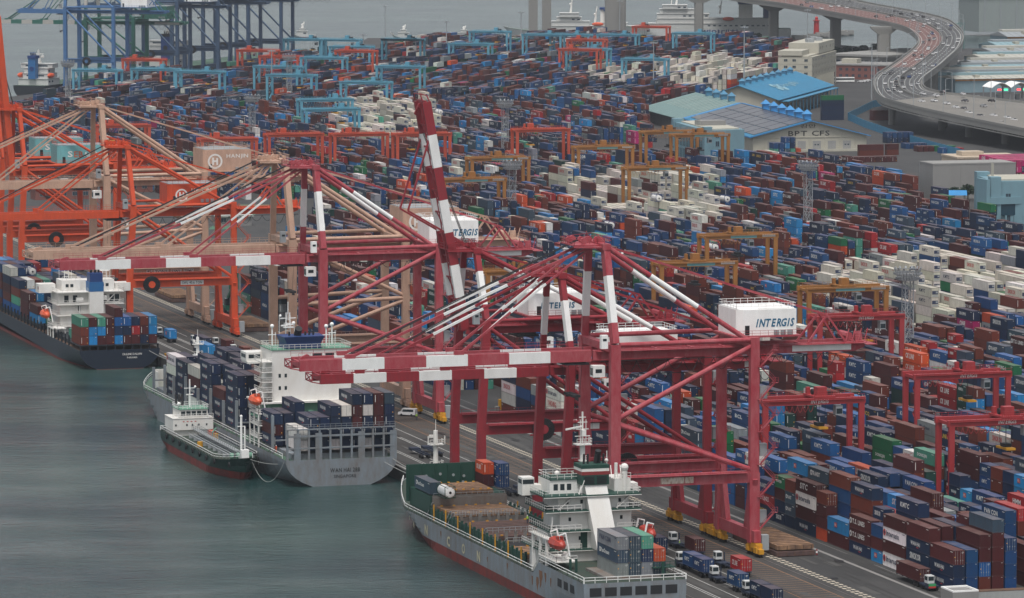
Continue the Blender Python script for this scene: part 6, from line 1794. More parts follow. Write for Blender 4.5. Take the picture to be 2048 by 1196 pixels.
# cream office block
K = BLD('office_building', 'cream five-storey office block with a stepped roof near the elevated road', 979, 2573, 0)
du = Vector((math.sin(R(30.3)), math.cos(R(30.3)), 0)); dl = Vector((-math.cos(R(30.3)), math.sin(R(30.3)), 0))
def rp(a, c): v = du * a + dl * c; return (v.x, v.y)
b = MB()
b.prism([rp(0, 0), rp(88, 0), rp(88, 20), rp(0, 20)], 0, 19.5)
b.prism([rp(2, 2), rp(86, 2), rp(86, 18), rp(2, 18)], 19.52, 20.4)
b.prism([rp(30, 1), rp(87, 1), rp(87, 19), rp(30, 19)], 20.41, 26.5)
b.prism([rp(0, 6), rp(26, 6), rp(26, 20), rp(0, 20)], 20.42, 23.2)
for z in (3.9, 7.8, 11.7, 15.6, 19.4): b.prism([rp(-.12, -.12), rp(88.1, -.12), rp(88.1, 20.1), rp(-.12, 20.1)], z, z + .22)
b.build('wall', [M_cream], K)
nf = -dl
windows(K, ((0, 0, 0), tuple(du), tuple(nf)), [4 + 5.4 * k for k in range(15)], (9.2, 13.1, 17.0), 2.4, 1.5)
windows(K, ((0, 0, 0), tuple(dl), tuple(-du)), (2.5, 9.5, 14.5), (5.4, 9.3, 13.2, 17.0), 2.0, 1.4)
windows(K, (tuple(du * 30 + dl * 1), tuple(du), tuple(nf)), [4, 12, 26, 40, 50], (22.6,), 2.4, 1.8)
b = MB()
for k in range(10):
    a = 14 + k * 6.6; p = du * a + nf * .5; b.box(p.x - .5, p.x + .5, p.y - .5, p.y + .5, 0, 7.8)
b.build('column', [M_cream], K)
b = MB(); p0, p1 = du * 10 + nf * .06, du * 84 + nf * .06; b.add([(p0.x, p0.y, .4), (p1.x, p1.y, .4), (p1.x, p1.y, 7.2), (p0.x, p0.y, 7.2)], [(0, 1, 2, 3)]); b.build('shopfront', [M_win], K)
b = MB(); p = du * 40 + nf * .2; b.text('Dongbu', (p.x, p.y, 18.5), tuple(du), (0, 0, 1), 1, 0, .03, .15, fitw=9, fith=1.2); b.build('lettering', [M_fblu], K)
for (a, c) in ((40, 8), (50, 10), (64, 7), (76, 12)): b = MB(); p = du * a + dl * c; b.box(p.x - 2, p.x + 2, p.y - 2, p.y + 2, 26.5, 28.4); b.build('roof_plant', [M_galv], K)
# light blue office behind the ochre gantries
def glassblock(K, L1, L2, h, az1, az2):
    d1 = Vector((math.sin(R(az1)), math.cos(R(az1)), 0)); d2 = Vector((math.sin(R(az2)), math.cos(R(az2)), 0))
    f = lambda a, c: tuple((d1 * a + d2 * c).xy)
    b = MB(); b.prism([f(0, 0), f(L1, 0), f(L1, L2), f(0, L2)], 0, h); b.prism([f(-1, -1), f(4, -1), f(4, 3), f(-1, 3)], 0, h + 1.6); b.prism([f(L1 - 4, -1), f(L1 + 1, -1), f(L1 + 1, 4), f(L1 - 4, 4)], 0, h + 1.6)
    b.build('wall', [M_ltwall], K)
    b = MB(); n1 = Vector((-d1.y, d1.x, 0)); 
    if n1.dot(d2) > 0: n1 = -n1
    for z0, z1 in ((h * .12, h * .42), (h * .48, h * .74)):
        p = d1 * 4.3 + n1 * .06; q = d1 * (L1 - 4.3) + n1 * .06
        b.add([(p.x, p.y, z0), (q.x, q.y, z0), (q.x, q.y, z1), (p.x, p.y, z1)], [(0, 1, 2, 3)])
    b.build('glazing', [M_winteal], K)
    b = MB()
    for k in range(int((L1 - 8) / 3)):
        p = d1 * (4.5 + 3 * k) + n1 * .16
        b.box(p.x - .12, p.x + .12, p.y - .12, p.y + .12, h * .12, h * .74)
        b.box(p.x - .3, p.x + .3, p.y - .3, p.y + .3, h * .8, h * .98)
    p = d1 * (L1 / 2) + n1 * .4
    b.build('mullion', [M_ltwall], K)
    n2 = Vector((-d2.y, d2.x, 0)); 
    if n2.dot(d1) > 0: n2 = -n2
    windows(K, ((0, 0, 0), tuple(d2), tuple(n2)), [5 + 7.5 * k for k in range(max(1, int((L2 - 6) / 7.5)))], (3.2, 7.2, 11.4, 15.2)[:int(h / 4)], 1.8, 2.2, sill=M_ltwall)
    b = MB(); b.prism([f(3, 3), f(L1 - 3, 3), f(L1 - 3, L2 - 2), f(3, L2 - 2)], h + .01, h + .5, 0); c = d1 * L1 * .45 + d2 * L2 * .5; b.box(c.x - 6, c.x + 6, c.y - 4, c.y + 4, h + .5, h + 2.6, 1)
    for t in (.3, .36, .42): p = d1 * L1 * t + d2 * 2; b.beam((p.x, p.y, h), (p.x, p.y, h + 6), .2)
    b.build('roof', [M_cream, M_greyw], K)
K = BLD('office_building', 'light blue office building with dark glazing behind the two ochre gantries', 699, 1968, 0); glassblock(K, 66, 20, 18.5, 6.6, 78)
K = BLD('office_building', 'light blue building with dark glazing cut by the right edge', 682, 1605, 0); glassblock(K, 30, 50, 22, 12, 98)
b = MB(); b.box(-3, 40, -1.2, -.3, 9.4, 13.6, 0); b.box(-3, 40, -1.6, -.31, 13.6, 16.2, 1)
for k in range(12): b.box(-2.6 + k * 3.5, -2.0 + k * 3.5, -1.8, -1.2, .0, 9.4, 1)
b.box(-3.2, -1.8, -1.9, 8, 0, 22.8, 1)
b.build('front_glazing', [M_winteal, M_ltwall], K)
# grey block, low wall, beige house, gate
K = BLD('substation_building', 'windowless grey block building in front of the small beige house', 737, 1797, 3); b = MB(); b.prism([(0, 0), (36, 0), (36, 17), (0, 17)], 0, 14); b.box(-.1, 36.1, -.1, 17.1, 14.0, 14.5); b.box(12, 12.3, -.15, -.02, 0, 13.8)
b.build('wall', [M_greyw], K); b = MB(); b.box(.6, 35.4, .6, 16.4, 14.51, 14.6); b.build('roof', [M_conc], K)
K = BLD('gatehouse', 'low grey building with a dark doorway and blue sign left of the right-hand blue building', 740, 1745, 20); b = MB(); b.box(0, 30, 0, 9, 0, 6.4); b.box(-.2, 30.2, -.2, 9.2, 6.4, 6.9); b.build('wall', [M_greyw], K)
b = MB(); b.box(14, 25, -.12, -.04, 0, 4.4); b.build('doorway', [M_black], K); b = MB(); b.box(11.5, 27, -.3, -.12, 4.8, 6.2); b.text('감만컨테이너터미널', (19, -.34, 5.5), (1, 0, 0), (0, 0, 1), 1, 1, .0, 0, fitw=12, fith=.8); b.build('sign', [M_bluetrim, M_letw], K)
K = BLD('boundary_wall', 'long low grey concrete wall beside the grey block building', 716, 1830, 62, 'wall'); b = MB(); b.box(0, .5, 0, 26, 0, 5.6); b.build('wall', [M_greyw], K)
K = BLD('entrance_canopy', 'small open porch with a bright blue roof before the low grey gatehouse', 723, 1752, 20, 'porch')
b = MB(); b.add([(-.6, -.6, 5.2), (9.6, -.6, 5.2), (9.6, 6.6, 5.2), (-.6, 6.6, 5.2), (-.6, 3, 7.0), (9.6, 3, 7.0)], [(0, 1, 5, 4), (2, 3, 4, 5), (1, 2, 5), (3, 0, 4), (3, 2, 1, 0)]); b.build('roof', [M_bluetrim], K)
b = MB()
for x in (0, 8.6):
    for y in (0, 5.6): b.box(x, x + .4, y, y + .4, 0, 5.2)
b.box(0, 9, 5.2, 5.5, 0, 1.4); b.build('post', [M_conc], K)
K = BLD('small_house', 'beige flat-roofed house left of the stacked pink containers', 797, 1915, 4); b = MB(); b.box(0, 30, 0, 22, 0, 7.6); b.box(-.3, 30.3, -.3, 22.3, 7.6, 8.3); b.box(4, 14, 6, 14, 8.3, 10.2); b.build('wall', [paint('beige_wall', (.46, .38, .29), .8, .3)], K)
windows(K, ((0, 0, 0), (1, 0, 0), (0, -1, 0)), (4, 12, 19, 22, 25), (3.2,), 1.3, 2.0)
K = BLD('canteen_building', 'low flat building with a pale roof and blue stair, above the middle lattice tower', 716, 1893, 15); b = MB(); b.box(0, 30, 0, 12, 0, 4.4, 0); b.box(-1.5, 31.5, -1.5, 13, 4.4, 5.3, 1); b.beam((-4, -1, 5.4), (2, -1, .2), 2.4, .4, 2); b.build('wall', [M_brick, M_conc, M_ltblue], K)
windows(K, ((0, 0, 0), (1, 0, 0), (0, -1, 0)), (2, 7, 12, 17, 22), (1.2,), 2.6, 1.6)
# brick building and long grey warehouse near the piers
K = BLD('brick_building', 'low red brick building left of the elevated road piers', 1035, 2700, 40); b = MB(); b.box(0, 44, 0, 34, 0, 8.4); b.box(-.4, 44.4, -.4, 34.4, 8.4, 9.2, 1); b.box(8, 18, 10, 18, 9.2, 12, 2); b.build('wall', [M_brick, M_greyw, M_cream], K)
windows(K, ((0, 0, 0), (1, 0, 0), (0, -1, 0)), [2 + 4 * k for k in range(10)], (1.4, 5.2), 1.8, 1.7, sill=M_brick)
K = BLD('long_warehouse', 'long grey flat-roofed warehouse behind the red brick building', 1075, 2790, 52); b = MB(); b.box(0, 40, 0, 90, 0, 9.5); b.box(-2, 42, -2, 92, 9.5, 10.8); b.build('wall', [M_conc], K)
b = MB()
for k in range(9): b.box(3 + k * 4.2, 5.8 + k * 4.2, -.1, -.03, .5, 7)
b.build('opening', [M_win], K)
# market sheds at the upper right
SM = [('grey-blue', paint('shed_roof_grey', (.27, .29, .30), .7, .3)), ('pale', paint('shed_roof_pale', (.42, .41, .36), .7, .3)), ('blue-green', paint('shed_roof_teal', (.22, .33, .36), .7, .3))]
M_owall = paint('shed_wall_blue', (.20, .29, .33), .7, .3); M_otrim = paint('shed_trim_orange', (.50, .22, .06), .6, .2)
shed = [(1051, 2556, 150, 26, 8, 9.5, 1, 'nearest, behind the toll gate'), (1068, 2604, 150, 20, 7, 8.6, 2, 'second from the toll gate'), (1082, 2636, 150, 26, 7, 8.6, 0, 'third from the toll gate'), (1112, 2686, 150, 24, 7, 8.6, 2, 'fourth from the toll gate'), (1138, 2734, 150, 26, 7.4, 9, 0, 'fifth from the toll gate'),
        (1165, 2790, 150, 30, 8, 9.8, 1, 'sixth from the toll gate'), (1200, 2860, 150, 34, 8.5, 10.4, 0, 'seventh from the toll gate'), (1236, 2935, 150, 34, 8.5, 10.8, 2, 'eighth from the toll gate'), (1276, 3010, 150, 30, 11, 14, 0, 'farthest, at the water')]
for i, (x, y, L, w, he, ha, mi, wd) in enumerate(shed):
    K = BLD('market_shed', 'low market shed with %s roof, %s' % (SM[mi][0], wd), x, y, 107 - 17, group='market sheds at the upper right')
    # local y runs to the right, local x towards the viewer
    b = MB(); b.box(0, w, 0, L, 0, he, 0); b.box(w, w + .3, 0, L, he - 1.2, he - .4, 1); b.build('wall', [M_owall, M_otrim], K)
    b = MB(); b.add([(-.8, -.6, he), (w + 1.2, -.6, he - .1), (w + 1.2, L, he - .1), (-.8, L, he), (w / 2, -.6, ha), (w / 2, L, ha)], [(0, 1, 4), (1, 2, 5, 4), (3, 0, 4, 5), (2, 3, 5), (0, 3, 2, 1)])
    k = 0
    while k < L: b.beam((w / 2, k, ha + .05), (w + 1.1, k, he), .25, .15); k += 5
    b.box(w * .3, w * .55, 2, L - 30, ha - .2, ha + 1.2, 1)
    b.build('roof', [SM[mi][1], SM[(mi + 1) % 3][1]], K)
    for k in range(4):
        b = MB(); b.box(w * .7, w * .85, 14 + k * 34, 17 + k * 34, he + .4, ha - .2 + .6); b.build('roof_light', [M_cream], K)
K = BLD('dock_hall', 'large pale hall standing in the haze at the upper right corner', 1388, 3336, 107 - 17); b = MB(); b.box(0, 40, 0, 260, 0, 26, 0); b.box(-1, 41, -1, 261, 26, 27, 1)
for k in range(20): b.box(40, 40.4, 4 + k * 13, 5 + k * 13, 0, 25.8, 1)
b.build('wall', [paint('hall_wall', (.25, .28, .27), .7, .3), SM[0][1]], K)
K = thing('jetty_hopper', 'green lattice loading gantry on the waterfront, upper right', 'loading gantry', (1245, 3040, 0)); b = MB()
for x in (0, 8, 16, 24):
    for y in (0, 8): b.beam((x, y, 0), (x, y, 19), .6)
for x in (0, 8, 16):
    for z in (0, 6, 12): b.beam((x, 0, z), (x + 8, 0, z + 6), .35); b.beam((x, 8, z), (x + 8, 8, z + 6), .35); b.beam((x, 0, z + 6), (x + 8, 0, z + 6), .35)
b.beam((-20, 4, 26), (-2, 4, 13), .8); b.beam((-20, 4, 26), (0, 4, 19), .6)
for k in range(6): b.beam((-18 + k * 3, 4, 25.3 - k * .8 * 1.2), (-17 + k * 3, 4, 23.5 - k * 2.1), .3)
b.build('frame', [paint('lattice_green', (.07, .17, .15), .6, .3)], K)
# ------------------------------------------------------------------ blue fence
fpts = [(1010, 2480), (952, 2408), (898, 2307), (883, 2245), (864, 2149), (852, 2076), (842, 2007), (837, 1975), (833, 1900)]
K = thing('site_fence', 'long bright blue sheet fence below the elevated road', 'fence')
for i in range(len(fpts) - 1):
    p = Vector((*fpts[i], 0)); q = Vector((*fpts[i + 1], 0)); n = max(1, int((q - p).length / 12))
    for k in range(n):
        b = MB(); a = p.lerp(q, k / n); c = p.lerp(q, (k + .97) / n); b.beam(a + Vector((0, 0, 1.9)), c + Vector((0, 0, 1.9)), .12, 3.8); b.build('fence_panel', [M_blueroof], K)

# ------------------------------------------------------------------ water front: breakwater, lighthouse, bridge
g = MB(); random.seed(2)
for k in range(160):
    t = k / 160; x = 1226 + 80 * t; y = 3262 + 88 * t + random.uniform(-4, 4); s = random.uniform(1.5, 3.2)
    g.cbox((x + random.uniform(-3, 3), y, -2 + random.uniform(-.5, 1.6)), (s * 1.4, s, s))
tag(g.build('breakwater_rocks', M_conc), 'pale concrete block breakwater leading to the red beacon', 'breakwater', kind='stuff')
K = thing('lighthouse', 'small red lighthouse at the end of the breakwater', 'lighthouse', (1275, 3342, 0)); b = MB(); b.tube((0, 0, -2), (0, 0, 8), 2.2, 14, 0, 1.9); b.tube((0, 0, 8), (0, 0, 8.5), 2.8, 14); b.tube((0, 0, 8.5), (0, 0, 10.4), 1.2, 12); b.tube((0, 0, 10.4), (0, 0, 11.4), 1.4, 12, 0, .2)
b.build('tower', [paint('lighthouse_red', (.45, .03, .03), .5, .3)], K)
# ------------------------------------------------------------------ elevated road
EL_ = [(1175.5, 3439.4, 33), (1171.3, 3312.5, 32.5), (1148.7, 3158.0, 32), (1144.7, 3071.4, 31.5), (1133.8, 2982.3, 31), (1130.2, 2919.1, 30), (1122.1, 2856.1, 29.5), (1120.3, 2807.1, 28.5), (1108.9, 2747.6, 27.5), (1079.7, 2659.9, 26.5), (1058.0, 2604.7, 25.5), (1034.5, 2553.6, 24.5), (997.8, 2481.6, 22.5), (970.4, 2431.2, 20.5), (943.1, 2380.1, 19), (921.5, 2330.4, 17.8), (901.0, 2275.6, 16.5), (889.5, 2239.8, 15.5), (885.3, 2217.5, 15), (882.3, 2177.4, 14), (883.5, 2133.8, 12.5), (883.6, 2088.4, 11.5), (884.6, 2045.1, 10.5), (886.3, 2007.4, 9.5)]
ER_ = [(1283.5, 3534.7, 33), (1234.4, 3270.0, 32.5), (1218.4, 3136.4, 32), (1202.3, 3043.6, 31.5), (1194.5, 2982.5, 31), (1189.3, 2935.3, 30.4), (1185.0, 2895.2, 29.6), (1173.6, 2838.3, 28.6), (1147.8, 2759.3, 27.5), (1125.6, 2697.8, 26.5), (1102.1, 2640.7, 25.5), (1066.6, 2561.6, 24.3), (1030.8, 2490.1, 22.5), (1001.4, 2432.8, 20.8), (963.7, 2361.4, 18.8), (946.0, 2322.8, 17.8), (932.6, 2285.0, 16.8), (931.4, 2265.8, 16), (933.9, 2256.9, 15.4), (945.4, 2250.6, 14), (953.7, 2242.7, 13), (962.4, 2225.4, 12), (973.2, 2217.1, 11), (982.9, 2195.5, 10)]
def lerp3(a, b, t): return tuple(a[i] * (1 - t) + b[i] * t for i in range(3))
# resample both edges smoothly
def dens(P, k=6):
    out = []
    n = len(P)
    for i in range(n - 1):
        p0, p1, p2, p3 = P[max(0, i - 1)], P[i], P[i + 1], P[min(n - 1, i + 2)]
        for j in range(k):
            t = j / k
            out.append(tuple(.5 * ((2 * p1[c]) + (-p0[c] + p2[c]) * t + (2 * p0[c] - 5 * p1[c] + 4 * p2[c] - p3[c]) * t * t + (-p0[c] + 3 * p1[c] - 3 * p2[c] + p3[c]) * t ** 3) for c in range(3)))
    out.append(P[-1]); return out
DL = dens(EL_); DR = dens(ER_)
M_deckc = paint('bridge_concrete', (.22, .215, .20), .8, .4, scale=.08)
M_road = ground_mat('elevated_asphalt', (.045, .046, .048), (.075, .074, .073), .05)
M_roadred = ground_mat('red_asphalt', (.12, .058, .050), (.155, .078, .066), .05)
M_roadc = ground_mat('concrete_lane', (.185, .172, .15), (.14, .132, .12), .05)
K = struct(thing('elevated_road', None, None))
K['kind'] = 'structure'
def ribbon(t0, t1, dz, i0=0, i1=None, wl=None):
    b = MB(); i1 = i1 or len(DL) - 1
    for i in range(i0, i1):
        a, c = lerp3(DL[i], DR[i], t0), lerp3(DL[i], DR[i], t1); d, e = lerp3(DL[i + 1], DR[i + 1], t1), lerp3(DL[i + 1], DR[i + 1], t0)
        b.add([(p[0], p[1], p[2] + dz) for p in (a, c, d, e)], [(0, 1, 2, 3)])
    return b
b = MB()
for i in range(len(DL) - 1):
    a, c, d, e = DL[i], DR[i], DR[i + 1], DL[i + 1]
    vs = [(p[0], p[1], p[2] - h) for h in (0.02, 2.6) for p in (a, c, d, e)]
    b.add(vs, [(0, 1, 2, 3), (7, 6, 5, 4), (0, 4, 5, 1), (2, 6, 7, 3), (1, 5, 6, 2), (3, 7, 4, 0)])
b.build('deck', [M_deckc], K)
nD = len(DL) - 1
cut = 18 * 6; cutr = 13 * 6
ribbon(.04, .50, .0, 0, cutr).build('red_lane', [M_roadred], K); ribbon(.54, .97, .0, 0, cutr).build('asphalt', [M_road], K)
ribbon(.04, .97, .0, cutr, cut).build('asphalt', [M_road], K); ribbon(.02, .98, .0, cut, nD).build('concrete_lane', [M_roadc], K)
for t in (0, 1, .52):
    b = MB()
    for i in range(nD):
        if t == .52 and i >= cut: continue
        a, c = lerp3(DL[i], DR[i], t), lerp3(DL[i + 1], DR[i + 1], t)
        b.beam((a[0], a[1], a[2] + .55), (c[0], c[1], c[2] + .55), .35, 1.3)
    b.build('parapet', [M_deckc], K)
b = MB()
for t in (.075, .93):
    for i in range(cut - 2): a, c = lerp3(DL[i], DR[i], t), lerp3(DL[i + 1], DR[i + 1], t); b.beam((a[0], a[1], a[2] + .02), (c[0], c[1], c[2] + .02), .35, .02)
for t in (.19, .30, .41, .64, .74, .84):
    for i in range(0, nD - 30, 1):
        a, c = lerp3(DL[i], DR[i], t), lerp3(DL[i + 1], DR[i + 1], t)
        if i % 1 == 0: m_ = lerp3(a, c, .45); b.beam((a[0], a[1], a[2] + .02), (m_[0], m_[1], m_[2] + .02), .42, .02)
b.build('lane_marking', [M_line], K)
# second railing line of posts and girders under the lower deck
b = MB()
for i in range(cut - 10, nD, 1):
    a = DL[i]; b.beam((a[0], a[1], a[2] - 3.4), (a[0] + 1.2, a[1], a[2] - 2.4), .3)
    c = DL[i + 1] if i < nD else a; b.beam((a[0] + .2, a[1], a[2] - 3.4), (c[0] + .2, c[1], c[2] - 3.4), .4, .5)
b.build('edge_girder', [M_deckc], K)
# piers
def pier(x, y, zt, w=7, d=6, cap=22, az=17, label=None, split=False):
    P_ = thing('bridge_pier', label, 'bridge pier', (x, y, 0), -R(az), 'concrete piers of the elevated road')
    b = MB()
    if split:
        b.box(-w - 1.2, -1.6, -d / 2, d / 2, -4, zt); b.box(1.6, w + 1.2, -d / 2, d / 2, -4, zt)
    else:
        b.prism([(-w / 2, -d / 2 + 1), (-w / 2 + 1, -d / 2), (w / 2 - 1, -d / 2), (w / 2, -d / 2 + 1), (w / 2, d / 2), (-w / 2, d / 2)], -4, zt)
    b.build('shaft', [M_deckc], P_)
    if cap:
        b = MB(); b.add([(-w / 2, -d / 2, zt), (w / 2, -d / 2, zt), (w / 2, d / 2, zt), (-w / 2, d / 2, zt), (-cap / 2, -d / 2 - .5, zt + 3.6), (cap / 2, -d / 2 - .5, zt + 3.6), (cap / 2, d / 2 + .5, zt + 3.6), (-cap / 2, d / 2 + .5, zt + 3.6)],
              [(0, 1, 5, 4), (1, 2, 6, 5), (2, 3, 7, 6), (3, 0, 4, 7)]); b.box(-cap / 2, cap / 2, -d / 2 - .5, d / 2 + .5, zt + 3.6, zt + 4.8)
        b.build('crosshead', [M_deckc], P_)
pier(1034, 3272, 42, 7, 7, 0, 17, 'pair of tall concrete bridge pier shafts at the waterfront left of the patrol ship funnels', True)
pier(1071, 3210, 42, 15, 9, 0, 17, 'broad concrete bridge pier behind the light blue gantries at centre top')
pier(1147, 3246, 26.2, 6.5, 6, 24, 17, 'bridge pier standing before the ferry with a wide hammerhead')
pier(1160, 3125, 24.5, 7, 6, 20, 17, 'bridge pier to the right of the ferry lettering')
pier(1153, 2986, 23.5, 7, 6, 20, 15, 'bridge pier behind the cream office block')
pier(1116, 2805, 22, 8, 7, 17, 15, 'bridge pier right of the cream office block')
pier(1100, 2668, 20, 8, 6, 20, 20, 'bridge pier under the outer side of the bend, beside the parked cars')
pier(1040, 2540, 17.5, 8, 6, 16, 25, 'bridge pier under the bend, left of the market sheds')
for i, (x, y, z) in enumerate(((905, 2262, 9), (912, 2212, 8), (905, 2160, 7), (901, 2105, 6), (899, 2060, 5), (925, 2240, 9), (935, 2190, 7), (940, 2130, 6), (960, 2400, 12), (985, 2445, 14))):
    pier(x, y, z, 3.2, 3.2, 16, 0, 'short bridge pier below the toll gate deck, %s from the blue fence corner' % nth(i + 1))
K2 = thing('station_building', 'dark glazed building under the elevated road beside the blue fence', 'building', (925, 2075, 0)); b = MB(); b.box(0, 26, 0, 60, 0, 8.2, 0); b.box(-.1, 26.1, -.1, 60.1, 8.2, 8.8, 1); b.build('wall', [M_winteal, M_greyw], K2)
b = MB()
for k in range(8): b.box(k * 3.6, k * 3.6 + .5, -.4, -.05, 0, 8.2)
b.build('mullion', [M_greyw], K2)
# street lamps along the road
lp = MB(); lp.beam((0, 0, 0), (0, 0, 10.5), .22); lp.beam((0, 0, 10.5), (2.2, 0, 11), .16); lp.box(1.9, 3.0, -.2, .2, 10.9, 11.1)
lampm = lp.build('street_lamp', [M_galv]); first = True
k = 0
for i in range(4, nD - 2, 5):
    for t in (.0, .52, 1.0):
        if t == .52 and i % 2: continue
        a = lerp3(DL[i], DR[i], t); o = lampm if first else lampm.copy()
        if not first: col.objects.link(o)
        first = False; k += 1
        o.location = (a[0], a[1], a[2] + 1.1); o.rotation_euler = (0, 0, 0 if t < 1 else math.pi)
        side = 'sea' if t == 0 else 'middle' if t < 1 else 'land'
        tag(o, 'grey street lamp on the %s side of the elevated road, %s along it' % (side, nth(k)), 'street lamp', 'street lamps on the elevated road')
# toll gate canopy
K = thing('toll_gate', 'toll gate with wavy white canopy roof at the right edge', 'toll gate', (960, 2268, 11.8), -R(100 - 17 + 12))
for k in range(8):
    b = MB(); n = 8; w = 10.5
    for i in range(n):
        t0, t1 = i / n, (i + 1) / n; y0, y1 = k * w + w * t0, k * w + w * t1
        z0_, z1_ = 6.5 + 2.6 * math.sin(math.pi * t0), 6.5 + 2.6 * math.sin(math.pi * t1)
        b.add([(-8, y0, z0_), (8, y0, z0_), (8, y1, z1_), (-8, y1, z1_), (-8, y0, z0_ - .3), (8, y0, z0_ - .3), (8, y1, z1_ - .3), (-8, y1, z1_ - .3)], [(0, 1, 2, 3), (7, 6, 5, 4), (0, 4, 5, 1), (1, 5, 6, 2), (3, 2, 6, 7), (0, 3, 7, 4)])
    b.build('canopy', [M_white], K)
    b = MB()
    for x in (-6, 6): b.box(x - .3, x + .3, k * w - .3, k * w + .3, 0, 6.4)
    b.box(-2, 2, k * w + 5, k * w + 6.6, 0, 2.6); b.build('toll_booth', [M_steel_grey], K)
    b = MB(); b.box(8.1, 8.3, k * w + 3, k * w + 5, 5.0, 5.9, 0); b.box(8.1, 8.3, k * w + 6.5, k * w + 8.5, 5.0, 5.9, 1); b.build('signal_board', [paint('lamp_red', (.9, .05, .05), emit=1.6), paint('lamp_green', (.05, .8, .3), emit=1.4)], K)
g = thing('traffic_barrier', 'row of red and white plastic barriers before the toll gate', 'barrier', (934, 2262, 15.0), -R(20)); 
for k in range(12): b = MB(); b.box(0, .6, k * 2.2, k * 2.2 + 2.0, 0, 1); b.build('barrier_block', [M_lred if k % 2 else M_white], g)

# ------------------------------------------------------------------ cars
def car_mesh(kind='car'):
    K = thing('parked_car', 'x', 'car')
    b = MB(); L, w = (4.6, .9)
    prof = [(-2.3, .35), (-2.3, .82), (-1.5, .95), (-.9, 1.42), (.7, 1.45), (1.5, .98), (2.25, .80), (2.3, .35)] if kind == 'car' else [(-2.4, .4), (-2.4, 1.9), (-2.2, 2.0), (1.2, 2.0), (1.9, 1.2), (2.4, 1.0), (2.4, .4)]
    n = len(prof)
    vs = [(s * (w if z < 1.0 else w * .84), y, z) for s in (-1, 1) for y, z in prof]
    b.add(vs, [tuple(range(n)), tuple(range(2 * n - 1, n - 1, -1))] + [(i, n + i, n + (i + 1) % n, (i + 1) % n) for i in range(n)])
    b.build('body', [M_cobj], K)
    b = MB()
    ww = w * .86
    if kind == 'car':
        b.add([(-ww * .95, -.93, 1.40), (ww * .95, -.93, 1.40), (w * .9, -1.48, 1.0), (-w * .9, -1.48, 1.0)], [(0, 1, 2, 3)]); b.add([(-ww * .95, .74, 1.43), (ww * .95, .74, 1.43), (w * .9, 1.47, 1.02), (-w * .9, 1.47, 1.02)], [(3, 2, 1, 0)])
        for s in (-1, 1): b.add([(s * (w * .90), -1.2, 1.02), (s * (w * .90), 1.2, 1.02), (s * (w * .86), .7, 1.38), (s * (w * .86), -.85, 1.38)], [(0, 1, 2, 3)])
        for v in range(len(b.v)): b.v[v] = (b.v[v][0] * 1.02, b.v[v][1], b.v[v][2] + .02)
    else:
        b.add([(-.8, 1.25, 1.93), (.8, 1.25, 1.93), (.88, 1.88, 1.25), (-.88, 1.88, 1.25)], [(3, 2, 1, 0)])
        for s in (-1, 1): b.add([(s * .86, -1.9, 1.2), (s * .86, 1.2, 1.2), (s * .80, 1.0, 1.75), (s * .80, -1.9, 1.75)], [(0, 1, 2, 3)])
    b.build('window', [M_glass], K)
    b = MB()
    for y in (-1.4, 1.4):
        for s in (-1, 1): b.tube((s * .78, y, .34), (s * .92, y, .34), .34, 10)
    b.build('wheel', [M_dark], K)
    b = MB()
    for s in (-.65, .65): b.box(s - .2, s + .2, 2.27, 2.32, .6, .8)
    b.build('headlight', [M_white], K)
    return reg(K)
CCOL = {'white': (.6, .6, .6), 'black': (.015, .015, .018), 'silver': (.3, .31, .32), 'grey': (.10, .10, .11), 'red': (.3, .02, .02), 'blue': (.02, .06, .2)}
CARL = [(1042.6, 3040.0, 33.0, -1.7), (1159.1, 3010.9, 31.4, -1.7), (1165.5, 3013.2, 31.2, -1.7), (1162.2, 2989.7, 31.1, -1.7), (1163.4, 2936.0, 30.0, -1.71), (1182.0, 2944.0, 29.5, -1.69), (1169.4, 2895.8, 29.1, -1.69), (1144.3, 2798.8, 27.9, -1.83), (1147.5, 2791.7, 27.5, -1.9), (1149.7, 2779.5, 27.0, -1.9), (1103.8, 2694.9, 27.2, -1.9), (1078.7, 2631.2, 25.9, -1.95), (1090.6, 2639.5, 26.0, -1.95), (1096.0, 2635.4, 25.8, -1.95), (1063.8, 2573.1, 25.3, -1.99), (1059.4, 2554.2, 25.3, -1.99), (1045.4, 2557.3, 23.9, -2.04), (1033.6, 2517.1, 24.1, -2.04), (1013.3, 2500.6, 21.7, -2.06), (1018.1, 2500.3, 22.5, -2.06), (1003.2, 2471.1, 21.5, -2.06), (995.4, 2440.8, 21.9, -2.06), (995.3, 2428.0, 22.5, -2.06), (986.5, 2447.5, 20.1, -2.05), (963.7, 2392.3, 19.4, -2.05), (967.6, 2378.2, 20.3, -2.05), (950.8, 2366.8, 19.0, -1.99), (930.8, 2327.5, 17.8, -1.92), (923.6, 2319.3, 17.8, -1.92), (916.9, 2290.6, 17.3, -1.92), (908.6, 2278.1, 17.0, -1.92), (910.2, 2264.8, 16.4, -1.79), (922.8, 2291.3, 16.9, -1.92), (931.9, 2302.6, 15.9, -1.79), (939.3, 2311.9, 15.3, -1.65), (901.6, 2214.3, 14.9, -1.47), (909.3, 2216.5, 14.4, -1.47), (910.6, 2203.1, 13.8, -1.31), (907.8, 2184.8, 13.4, -1.31), (909.9, 2178.8, 13.0, -1.31), (902.6, 2155.4, 12.7, -1.31), (901.3, 2137.8, 12.2, -1.45), (908.6, 2138.3, 11.8, -1.45), (911.1, 2127.4, 11.4, -1.38), (909.1, 2114.6, 11.2, -1.38), (896.9, 2100.8, 11.5, -1.38), (920.5, 2241.3, 14.4, -1.47), (930.1, 2256.4, 14.2, -1.47), (937.4, 2245.9, 13.1, -1.31), (925.5, 2214.9, 13.0, -1.31), (925.9, 2191.8, 12.2, -1.45), (939.6, 2213.9, 12.0, -1.45)]
